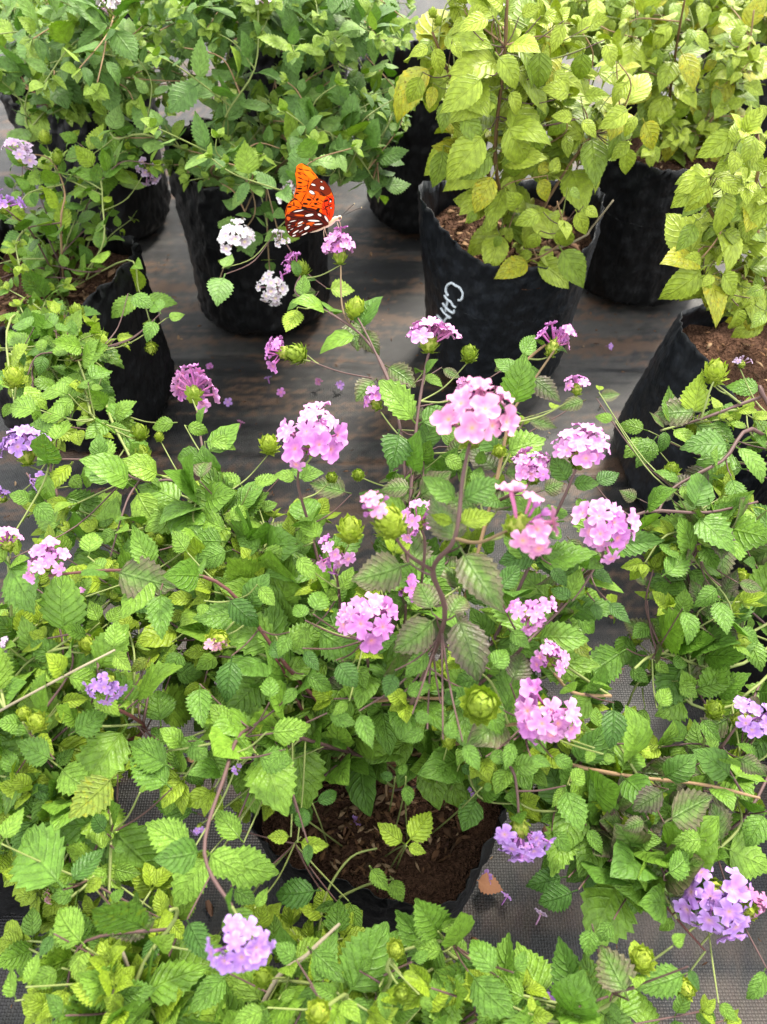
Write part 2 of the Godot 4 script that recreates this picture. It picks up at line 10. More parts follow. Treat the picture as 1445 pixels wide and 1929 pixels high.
	[[3.0,1.6,5,4,154,165,-816,113,299,-740,108,349,-745,109,403,-750,107,446,-760],[3.0,1.6,5,2,154,165,-816,113,253,-750,102,310,-750,63,381,-760,44,417,-770],[2.6,1.4,2,2,154,165,-816,164,215,-780,191,272,-790,211,311,-790,238,333,-790],[2.4,1.4,2,2,154,165,-816,177,247,-780,168,284,-800,150,340,-820,146,399,-820],[2.0,1.2,2,2,154,165,-816,189,223,-800,209,243,-820,218,275,-840,214,343,-850],[1.8,1.2,6,0,154,165,-816,183,215,-740,208,243,-720,214,253,-720,226,289,-710],[1.6,1.0,2,3,154,165,-816,162,202,-740,187,240,-720,171,288,-710],[0.9,0.63,4,0,108,420,-754,104,421,-765,101,428,-777],[0.8,0.5599999999999999,4,0,44,417,-770,44,421,-769,44,428,-768],[0.8,0.5599999999999999,4,0,44,417,-770,46,419,-769,49,422,-768],[0.8,0.5599999999999999,4,0,109,381,-748,101,381,-743,94,385,-738],[0.8,0.5599999999999999,1,0,108,411,-752,102,411,-736,96,420,-720],[0.8,0.5599999999999999,1,0,109,397,-750,99,397,-730,89,406,-710],[0.8,0.5599999999999999,4,0,108,411,-752,123,411,-746,138,417,-740],[0.8,0.5599999999999999,1,0,108,411,-752,132,418,-746,155,437,-740],[0.8,0.5599999999999999,4,0,108,407,-751,143,401,-750,178,411,-750],[0.8,0.5599999999999999,1,0,108,354,-746,110,355,-733,112,362,-720],[0.8,0.5599999999999999,1,0,108,354,-746,101,352,-728,94,359,-710],[0.8,0.5599999999999999,4,0,110,329,-743,107,329,-729,105,337,-715],[0.8,0.5599999999999999,4,0,111,314,-742,109,312,-726,106,319,-710],[0.8,0.5599999999999999,4,0,94,324,-752,76,322,-746,58,329,-740],[0.8,0.5599999999999999,4,0,110,329,-743,117,329,-736,124,334,-730],[0.8,0.5599999999999999,1,0,61,384,-761,48,384,-756,36,391,-750],[0.8,0.5599999999999999,1,0,59,388,-762,51,398,-751,44,418,-740],[0.8,0.5599999999999999,1,0,59,388,-762,50,397,-756,42,413,-750],[0.8,0.5599999999999999,1,0,59,388,-762,59,400,-751,60,422,-740],[0.8,0.5599999999999999,4,0,67,374,-759,56,375,-754,46,382,-750],[0.8,0.5599999999999999,1,0,108,411,-752,100,423,-741,92,444,-730],[0.8,0.5599999999999999,1,0,108,411,-752,89,418,-746,70,436,-740],[0.8,0.5599999999999999,1,0,108,407,-751,153,400,-756,198,414,-760],[0.8,0.5599999999999999,1,0,108,370,-747,141,366,-744,174,377,-740],[0.8,0.5599999999999999,1,0,216,316,-790,200,334,-770,184,370,-750],[0.8,0.5599999999999999,1,0,108,354,-746,143,348,-738,178,359,-730],[0.8,0.5599999999999999,1,0,108,354,-746,146,348,-738,183,359,-730],[0.8,0.5599999999999999,4,0,108,349,-745,142,343,-748,175,353,-750],[0.8,0.5599999999999999,1,0,216,316,-790,225,330,-770,234,360,-750],[0.8,0.5599999999999999,1,0,216,316,-790,228,329,-768,239,357,-745],[0.8,0.5599999999999999,4,0,216,316,-790,231,326,-768,245,352,-745],[0.8,0.5599999999999999,1,0,216,316,-790,227,314,-770,238,324,-750],[0.8,0.5599999999999999,1,0,216,316,-790,229,317,-770,242,330,-750],[0.8,0.5599999999999999,1,0,110,270,-750,123,267,-735,136,274,-720],[0.8,0.5599999999999999,1,0,180,259,-716,170,264,-716,160,274,-715],[0.8,0.5599999999999999,1,0,184,250,-718,172,250,-714,160,256,-710],[0.8,0.5599999999999999,1,0,180,259,-716,180,263,-708,180,271,-700],[0.8,0.5599999999999999,1,0,180,259,-716,186,267,-713,191,280,-710],[0.8,0.5599999999999999,1,0,180,259,-716,189,267,-713,198,283,-710],[0.8,0.5599999999999999,4,0,180,259,-716,181,274,-718,181,297,-720],[0.8,0.5599999999999999,4,0,121,235,-763,122,234,-747,122,240,-730],[0.8,0.5599999999999999,4,0,110,270,-750,101,268,-735,93,274,-720],[0.8,0.5599999999999999,4,0,109,403,-750,120,402,-750,131,407,-750],[0.8,0.5599999999999999,1,0,109,381,-748,110,381,-739,112,386,-730],[0.8,0.5599999999999999,4,0,109,381,-748,98,380,-739,88,386,-730],[0.8,0.5599999999999999,4,0,75,359,-757,72,360,-738,70,369,-720],[0.8,0.5599999999999999,4,0,108,349,-745,123,348,-742,138,355,-740],[0.8,0.5599999999999999,4,0,71,366,-758,66,367,-752,61,372,-745],[0.8,0.5599999999999999,1,0,109,387,-748,131,385,-749,153,393,-750],[0.8,0.5599999999999999,1,0,108,411,-752,114,419,-756,119,433,-760],[0.8,0.5599999999999999,1,0,108,411,-752,123,418,-756,138,433,-760],[0.8,0.5599999999999999,1,0,108,411,-752,146,407,-761,184,421,-770],[0.8,0.5599999999999999,1,0,108,411,-752,107,422,-756,106,440,-760]],
	[[3.0,1.5,5,5,385,170,-1010,355,253,-990,340,329,-980,332,376,-970],[2.4,1.4,2,4,385,170,-1010,414,222,-1000,434,298,-1000,425,355,-1000],[2.0,1.2,2,3,385,170,-1010,353,222,-1000,315,298,-1000,291,355,-1000],[2.2,1.6,6,0,385,170,-1010,395,201,-980,414,221,-960],[0.8,0.5599999999999999,4,0,341,321,-981,327,322,-976,313,329,-970],[0.8,0.5599999999999999,4,0,305,321,-1000,295,325,-990,285,337,-980],[0.8,0.5599999999999999,4,0,337,348,-976,332,349,-978,327,353,-980],[0.8,0.5599999999999999,4,0,334,260,-1000,335,263,-995,337,271,-990],[0.8,0.5599999999999999,1,0,352,268,-988,364,270,-979,375,279,-970],[0.8,0.5599999999999999,4,0,358,244,-992,372,246,-986,385,256,-980],[0.8,0.5599999999999999,4,0,428,275,-1000,414,274,-990,400,281,-980],[0.8,0.5599999999999999,1,0,338,338,-978,345,339,-979,352,342,-980],[0.8,0.5599999999999999,1,0,430,321,-1000,412,322,-985,394,335,-970],[0.8,0.5599999999999999,1,0,432,309,-1000,431,308,-980,429,316,-960],[0.8,0.5599999999999999,1,0,430,283,-1000,430,282,-985,430,288,-970],[0.8,0.5599999999999999,1,0,422,252,-1000,420,253,-985,417,260,-970],[0.8,0.5599999999999999,4,0,338,338,-978,355,337,-984,372,344,-990],[0.8,0.5599999999999999,4,0,337,348,-976,321,351,-983,305,363,-990],[0.8,0.5599999999999999,1,0,305,321,-1000,295,336,-995,284,363,-990],[0.8,0.5599999999999999,4,0,364,228,-996,371,228,-993,378,232,-990],[0.8,0.5599999999999999,1,0,434,298,-1000,425,298,-990,417,305,-980]],
	[[2.8,1.5,5,3,420,160,-620,321,288,-620,273,346,-610,263,375,-600],[2.8,1.5,2,4,420,160,-620,328,320,-620,304,383,-610,282,421,-600],[2.2,1.3,2,3,420,160,-620,331,272,-610,294,281,-590,265,304,-580],[0.8,0.5599999999999999,1,0,295,398,-606,286,402,-603,276,412,-600],[0.8,0.5599999999999999,1,0,295,398,-606,290,403,-600,285,412,-595],[0.8,0.5599999999999999,1,0,295,398,-606,291,403,-603,286,412,-600],[0.8,0.5599999999999999,1,0,295,398,-606,292,404,-603,290,414,-600],[0.8,0.5599999999999999,1,0,269,357,-606,264,366,-595,259,383,-585],[0.8,0.5599999999999999,1,0,269,357,-606,264,365,-593,258,382,-580],[0.8,0.5599999999999999,1,0,269,357,-606,266,365,-595,264,381,-585],[0.8,0.5599999999999999,1,0,269,357,-606,269,362,-593,269,375,-580],[0.8,0.5599999999999999,4,0,278,340,-611,268,338,-598,259,344,-585],[0.8,0.5599999999999999,1,0,302,387,-609,291,386,-604,280,391,-600],[0.8,0.5599999999999999,1,0,299,390,-608,292,391,-604,284,395,-600],[0.8,0.5599999999999999,1,0,311,364,-613,310,364,-601,308,370,-590],[0.8,0.5599999999999999,1,0,316,351,-615,315,350,-602,315,356,-590],[0.8,0.5599999999999999,1,0,282,290,-586,279,298,-583,275,312,-580],[0.8,0.5599999999999999,1,0,282,290,-586,279,297,-578,275,311,-570],[0.8,0.5599999999999999,1,0,282,290,-586,279,297,-575,276,311,-565],[0.8,0.5599999999999999,1,0,282,290,-586,281,296,-573,279,310,-560],[0.8,0.5599999999999999,1,0,282,290,-586,285,295,-578,288,305,-570],[0.8,0.5599999999999999,1,0,282,290,-586,282,298,-580,282,312,-575],[0.8,0.5599999999999999,4,0,282,290,-586,289,291,-578,296,297,-570],[0.8,0.5599999999999999,1,0,313,277,-600,311,273,-578,309,280,-555],[0.8,0.5599999999999999,1,0,298,280,-592,308,278,-576,318,285,-560],[0.8,0.5599999999999999,4,0,313,277,-600,323,278,-585,334,289,-570],[0.8,0.5599999999999999,4,0,340,261,-611,339,260,-586,338,271,-560]],
	[[2.4,1.2,1,1,400,160,-360,283,300,-414,279,300,-420,233,295,-403,203,290,-396],[1.2,0.9,4,0,233,295,-403,237,310,-415,240,315,-421],[1.2,0.9,4,0,263,300,-414,245,310,-423],[2.2,1.2,1,3,400,160,-360,278,290,-391,234,300,-357,195,300,-333,180,300,-312],[2.2,1.2,1,4,400,160,-360,262,260,-327,218,280,-312,200,270,-284],[2.0,1.2,4,3,400,160,-360,256,200,-254,185,240,-241,160,250,-225],[1.6,1.0,4,2,400,160,-360,239,200,-222,182,220,-236,166,200,-220],[1.5,1.0,4,2,400,160,-360,251,220,-264,218,230,-248,231,240,-249],[1.5,1.0,1,2,400,160,-360,237,200,-188,206,220,-174,207,250,-179,210,260,-183],[1.4,1.0,4,1,400,160,-360,237,200,-188,202,220,-177,203,245,-197],[1.6,1.0,1,3,400,160,-360,239,200,-161,205,200,-141,193,215,-119],[0.9,0.63,4,0,208,254,-181,208,255,-183,209,258,-186],[0.9,0.63,4,0,294,286,-409,286,284,-433,277,295,-457],[0.8,0.5599999999999999,4,0,256,304,-418,249,304,-423,243,308,-427],[0.8,0.5599999999999999,4,0,306,272,-403,268,265,-408,229,276,-412],[0.8,0.5599999999999999,4,0,200,270,-284,195,270,-287,191,274,-291],[0.8,0.5599999999999999,4,0,222,233,-249,225,234,-250,228,238,-252],[0.8,0.5599999999999999,4,0,202,238,-191,204,239,-194,205,241,-197],[0.8,0.5599999999999999,4,0,218,280,-312,208,282,-329,197,295,-347],[0.8,0.5599999999999999,4,0,245,222,-261,243,233,-276,242,256,-291],[0.8,0.5599999999999999,1,0,230,294,-402,231,296,-404,233,298,-407],[0.8,0.5599999999999999,4,0,302,264,-385,253,254,-402,205,267,-418],[0.8,0.5599999999999999,1,0,302,264,-385,256,255,-398,209,269,-410],[0.8,0.5599999999999999,1,0,306,272,-403,301,273,-424,295,284,-444],[0.8,0.5599999999999999,1,0,314,251,-382,294,251,-383,274,260,-384],[0.8,0.5599999999999999,1,0,302,264,-385,283,264,-390,264,275,-395],[0.8,0.5599999999999999,1,0,238,299,-360,238,297,-352,238,298,-345],[0.8,0.5599999999999999,1,0,290,277,-388,268,273,-401,246,281,-415],[0.8,0.5599999999999999,1,0,218,280,-312,215,285,-323,212,296,-335],[0.8,0.5599999999999999,4,0,276,250,-330,241,243,-374,206,260,-418],[0.8,0.5599999999999999,1,0,278,290,-391,274,291,-394,271,294,-396],[0.8,0.5599999999999999,1,0,231,274,-316,217,272,-327,203,279,-338],[0.8,0.5599999999999999,1,0,262,260,-327,224,252,-340,186,263,-353],[0.8,0.5599999999999999,1,0,180,242,-238,169,241,-239,159,246,-241],[0.8,0.5599999999999999,1,0,220,220,-248,209,218,-262,198,224,-276],[0.8,0.5599999999999999,1,0,218,280,-312,219,287,-311,219,299,-309],[0.8,0.5599999999999999,1,0,211,276,-301,210,279,-280,210,292,-260],[0.8,0.5599999999999999,1,0,211,276,-301,209,277,-277,208,290,-253],[0.8,0.5599999999999999,1,0,211,276,-301,219,274,-286,227,281,-270],[0.8,0.5599999999999999,4,0,176,212,-229,174,215,-221,171,223,-212],[0.8,0.5599999999999999,4,0,175,244,-235,172,243,-216,168,251,-198],[0.8,0.5599999999999999,4,0,188,218,-234,190,224,-229,192,234,-224],[0.8,0.5599999999999999,1,0,202,230,-185,198,236,-189,195,247,-193],[0.8,0.5599999999999999,1,0,206,235,-177,196,235,-171,185,241,-165],[0.8,0.5599999999999999,1,0,206,241,-178,208,242,-173,211,246,-169],[0.8,0.5599999999999999,1,0,182,220,-236,175,222,-248,168,231,-261],[0.8,0.5599999999999999,1,0,182,241,-240,179,244,-248,176,253,-257],[0.8,0.5599999999999999,1,0,180,242,-238,176,250,-251,172,267,-265],[0.8,0.5599999999999999,1,0,192,236,-242,196,246,-256,200,266,-269],[0.8,0.5599999999999999,1,0,175,244,-235,179,262,-240,183,292,-245],[0.8,0.5599999999999999,1,0,180,242,-238,182,244,-235,184,248,-232],[0.8,0.5599999999999999,4,0,192,236,-242,184,237,-239,177,241,-235],[0.8,0.5599999999999999,1,0,182,220,-236,172,225,-235,161,237,-234],[0.8,0.5599999999999999,1,0,223,234,-249,215,241,-271,206,261,-294],[0.8,0.5599999999999999,1,0,211,276,-301,194,275,-286,177,286,-271],[0.8,0.5599999999999999,4,0,182,220,-236,177,226,-239,172,237,-241],[0.8,0.5599999999999999,4,0,220,220,-248,219,220,-259,218,226,-270],[0.8,0.5599999999999999,4,0,200,206,-132,190,221,-127,180,247,-122],[0.8,0.5599999999999999,1,0,209,200,-143,203,205,-152,198,217,-160],[0.8,0.5599999999999999,1,0,222,200,-151,224,212,-146,226,231,-142],[0.8,0.5599999999999999,1,0,200,206,-132,202,212,-132,204,221,-132],[0.8,0.5599999999999999,4,0,200,206,-132,188,202,-90,176,221,-47],[0.8,0.5599999999999999,1,0,200,206,-132,204,204,-98,207,219,-63]],
	[[1.1,0.8,6,1,-330,150,-210,-225,280,-180,-173,315,-188,-147,320,-201],[1.8,1.1,3,1,-330,150,-210,-202,220,-181,-144,250,-184,-165,290,-188,-158,300,-190],[1.8,1.0,4,4,-330,150,-210,-196,220,-154,-163,240,-148,-152,250,-124,-146,250,-92],[1.5,1.0,4,2,-330,150,-210,-181,220,-136,-156,250,-105,-162,260,-90],[1.8,1.0,4,3,-330,150,-210,-220,220,-171,-202,270,-171,-195,300,-168],[1.6,1.0,4,3,-330,150,-210,-231,220,-188,-210,280,-213,-173,300,-215],[1.6,1.0,4,4,-330,150,-210,-240,220,-206,-228,290,-244,-224,320,-263],[0.9,0.63,4,0,-161,295,-189,-157,296,-192,-153,300,-194],[0.9,0.63,4,0,-225,314,-259,-225,315,-264,-225,318,-269],[0.9,0.63,4,0,-210,280,-213,-214,286,-214,-218,296,-215],[0.9,0.63,4,0,-241,192,-165,-204,182,-124,-168,196,-83],[0.9,0.63,4,0,-161,244,-111,-168,243,-102,-175,248,-93],[0.8,0.5599999999999999,4,0,-184,294,-214,-177,294,-213,-170,298,-212],[0.8,0.5599999999999999,4,0,-196,294,-169,-191,295,-167,-186,298,-166],[0.8,0.5599999999999999,1,0,-144,250,-184,-139,251,-184,-133,255,-184],[0.8,0.5599999999999999,1,0,-148,258,-185,-132,261,-168,-116,277,-151],[0.8,0.5599999999999999,1,0,-199,282,-170,-189,281,-162,-179,286,-153],[0.8,0.5599999999999999,1,0,-156,274,-187,-148,273,-202,-140,281,-217],[0.8,0.5599999999999999,1,0,-144,250,-184,-139,248,-203,-133,255,-221],[0.8,0.5599999999999999,1,0,-154,270,-186,-137,272,-203,-120,286,-219],[0.8,0.5599999999999999,1,0,-146,254,-185,-156,250,-213,-166,260,-241],[0.8,0.5599999999999999,4,0,-206,282,-213,-190,279,-225,-173,287,-237],[0.8,0.5599999999999999,4,0,-212,274,-211,-192,270,-226,-172,278,-241],[0.8,0.5599999999999999,4,0,-235,248,-221,-227,245,-239,-218,252,-257],[0.8,0.5599999999999999,4,0,-217,262,-206,-210,261,-218,-204,267,-230],[0.8,0.5599999999999999,4,0,-203,284,-214,-197,284,-215,-191,288,-217],[0.8,0.5599999999999999,4,0,-212,274,-211,-210,276,-202,-207,282,-194],[0.8,0.5599999999999999,4,0,-200,279,-170,-193,279,-178,-186,284,-186],[0.8,0.5599999999999999,4,0,-200,279,-170,-193,279,-177,-185,285,-183],[0.8,0.5599999999999999,4,0,-219,256,-203,-212,258,-199,-206,264,-196],[0.8,0.5599999999999999,1,0,-161,282,-187,-167,281,-177,-174,287,-166],[0.8,0.5599999999999999,1,0,-161,241,-183,-164,246,-181,-166,255,-179],[0.8,0.5599999999999999,1,0,-207,255,-171,-198,255,-165,-190,260,-158],[0.8,0.5599999999999999,1,0,-163,240,-148,-167,245,-155,-171,256,-162],[0.8,0.5599999999999999,4,0,-155,244,-184,-158,248,-174,-161,258,-165],[0.8,0.5599999999999999,1,0,-146,254,-185,-139,256,-179,-131,262,-173],[0.8,0.5599999999999999,4,0,-150,247,-184,-154,244,-216,-159,257,-249],[0.8,0.5599999999999999,4,0,-206,260,-171,-195,261,-164,-184,268,-156],[0.8,0.5599999999999999,1,0,-152,250,-124,-147,264,-134,-142,288,-144],[0.8,0.5599999999999999,1,0,-152,250,-124,-134,256,-133,-116,272,-142],[0.8,0.5599999999999999,1,0,-158,254,-99,-135,254,-89,-113,266,-79],[0.8,0.5599999999999999,4,0,-159,247,-108,-137,243,-95,-115,251,-82],[0.8,0.5599999999999999,4,0,-158,254,-99,-135,250,-89,-111,259,-79],[0.8,0.5599999999999999,1,0,-158,254,-99,-161,260,-95,-163,271,-91],[0.8,0.5599999999999999,1,0,-158,254,-99,-158,265,-95,-157,283,-91],[0.8,0.5599999999999999,1,0,-151,250,-121,-150,255,-121,-149,264,-120],[0.8,0.5599999999999999,1,0,-151,250,-118,-144,262,-113,-138,283,-108],[0.8,0.5599999999999999,4,0,-158,254,-99,-151,261,-98,-143,275,-96],[0.8,0.5599999999999999,1,0,-158,254,-99,-147,261,-91,-136,277,-83],[0.8,0.5599999999999999,4,0,-159,247,-108,-152,246,-98,-146,250,-88],[0.8,0.5599999999999999,4,0,-158,254,-99,-146,262,-90,-133,280,-80],[0.8,0.5599999999999999,1,0,-209,250,-171,-206,251,-160,-203,258,-148],[0.8,0.5599999999999999,4,0,-158,254,-99,-176,265,-104,-194,287,-109],[0.8,0.5599999999999999,1,0,-206,260,-171,-206,262,-161,-206,268,-151],[0.8,0.5599999999999999,4,0,-152,250,-124,-140,264,-129,-128,289,-134],[0.8,0.5599999999999999,1,0,-144,250,-184,-130,251,-171,-115,261,-158]],
	[[1.2,0.8,4,0,-39,180,-86,-34,190,-107,-20,200,-124,-4,205,-128],[1.2,0.8,4,0,-27,180,-106,-10,190,-111,6,200,-112],[2.4,1.4,6,1,-100,155,30,-117,220,-39,-123,240,-47,-128,270,-64],[2.2,1.2,6,2,-100,155,30,-61,230,-48,-39,250,-65,-23,250,-79],[2.0,1.1,4,3,-100,155,30,-6,240,-43,2,260,-59,6,265,-65],[2.0,1.1,4,3,-100,155,30,49,220,-40,108,230,-42,127,260,-60],[1.8,1.1,4,3,-100,155,30,-22,240,-43,-28,300,-36],[1.8,1.1,4,3,-100,155,30,-123,250,-42,-104,270,-78,-105,280,-80],[1.8,1.1,4,2,-100,155,30,51,200,-46,33,230,-70,41,240,-75],[0.8,0.5599999999999999,4,0,121,251,-55,125,252,-57,128,256,-59],[0.8,0.5599999999999999,4,0,1,258,-57,4,259,-62,6,263,-67],[0.8,0.5599999999999999,4,0,2,260,-59,5,261,-53,9,266,-48],[0.8,0.5599999999999999,4,0,-28,294,-37,-28,296,-35,-28,300,-34],[0.8,0.5599999999999999,4,0,-50,240,-56,-55,246,-55,-59,256,-53],[0.8,0.5599999999999999,1,0,-112,262,-63,-113,263,-68,-113,266,-72],[0.8,0.5599999999999999,4,0,-125,252,-54,-134,261,-59,-143,278,-64],[0.8,0.5599999999999999,1,0,-26,276,-39,-33,275,-48,-41,281,-58],[0.8,0.5599999999999999,1,0,-37,250,-66,-37,259,-66,-37,273,-65],[0.8,0.5599999999999999,1,0,-59,232,-50,-69,236,-54,-78,246,-57],[0.8,0.5599999999999999,4,0,-125,252,-54,-141,255,-55,-157,266,-57],[0.8,0.5599999999999999,1,0,-123,243,-49,-139,242,-48,-154,248,-48],[0.8,0.5599999999999999,4,0,-124,249,-52,-135,249,-50,-145,255,-47],[0.8,0.5599999999999999,1,0,-123,250,-42,-131,251,-43,-139,256,-45],[0.8,0.5599999999999999,4,0,-124,249,-52,-136,248,-47,-148,253,-42],[0.8,0.5599999999999999,4,0,-125,252,-54,-145,262,-51,-165,284,-47],[0.8,0.5599999999999999,4,0,-125,252,-54,-151,250,-49,-178,260,-44],[0.8,0.5599999999999999,1,0,-123,250,-42,-136,257,-39,-148,272,-37],[0.8,0.5599999999999999,1,0,-25,264,-40,-30,265,-44,-35,270,-49],[0.8,0.5599999999999999,1,0,-1,252,-52,-7,253,-55,-12,257,-57],[0.8,0.5599999999999999,4,0,-6,240,-43,-10,241,-50,-14,245,-57],[0.8,0.5599999999999999,1,0,-23,252,-41,-27,252,-47,-30,256,-53],[0.8,0.5599999999999999,4,0,-25,264,-40,-39,265,-40,-54,273,-40],[0.8,0.5599999999999999,4,0,-48,242,-58,-49,247,-51,-51,257,-45],[0.8,0.5599999999999999,1,0,-125,252,-54,-142,262,-62,-158,283,-69],[0.8,0.5599999999999999,4,0,-110,264,-67,-93,262,-65,-76,268,-64],[0.8,0.5599999999999999,1,0,-23,246,-42,-20,247,-44,-17,250,-45],[0.8,0.5599999999999999,1,0,116,242,-49,111,247,-63,106,261,-77],[0.8,0.5599999999999999,1,0,116,242,-49,117,250,-47,118,262,-44],[0.8,0.5599999999999999,1,0,116,242,-49,135,240,-53,154,247,-57],[0.8,0.5599999999999999,1,0,37,234,-72,45,250,-62,54,278,-52],[0.8,0.5599999999999999,1,0,37,234,-72,49,251,-62,61,282,-53],[0.8,0.5599999999999999,1,0,37,234,-72,39,242,-65,42,256,-57],[0.8,0.5599999999999999,4,0,79,225,-41,75,235,-43,72,253,-44],[0.8,0.5599999999999999,4,0,116,242,-49,127,256,-57,138,281,-64],[0.8,0.5599999999999999,1,0,116,242,-49,129,257,-52,142,285,-55],[0.8,0.5599999999999999,1,0,-4,244,-46,-2,244,-56,1,249,-67],[0.8,0.5599999999999999,4,0,-2,250,-51,2,251,-53,6,255,-56],[0.8,0.5599999999999999,4,0,4,262,-61,6,269,-57,8,280,-53],[0.8,0.5599999999999999,1,0,0,256,-55,7,257,-58,14,262,-60],[0.8,0.5599999999999999,4,0,3,261,-60,10,261,-53,17,266,-46],[0.8,0.5599999999999999,4,0,0,254,-54,-1,256,-52,-2,259,-50],[0.8,0.5599999999999999,1,0,114,239,-48,104,244,-45,95,256,-42],[0.8,0.5599999999999999,1,0,116,242,-49,114,245,-47,112,250,-45],[0.8,0.5599999999999999,4,0,79,225,-41,74,242,-40,68,270,-38],[0.8,0.5599999999999999,4,0,37,234,-72,32,241,-74,28,254,-75],[0.8,0.5599999999999999,4,0,37,234,-72,34,238,-69,31,246,-67]],
	[],
]

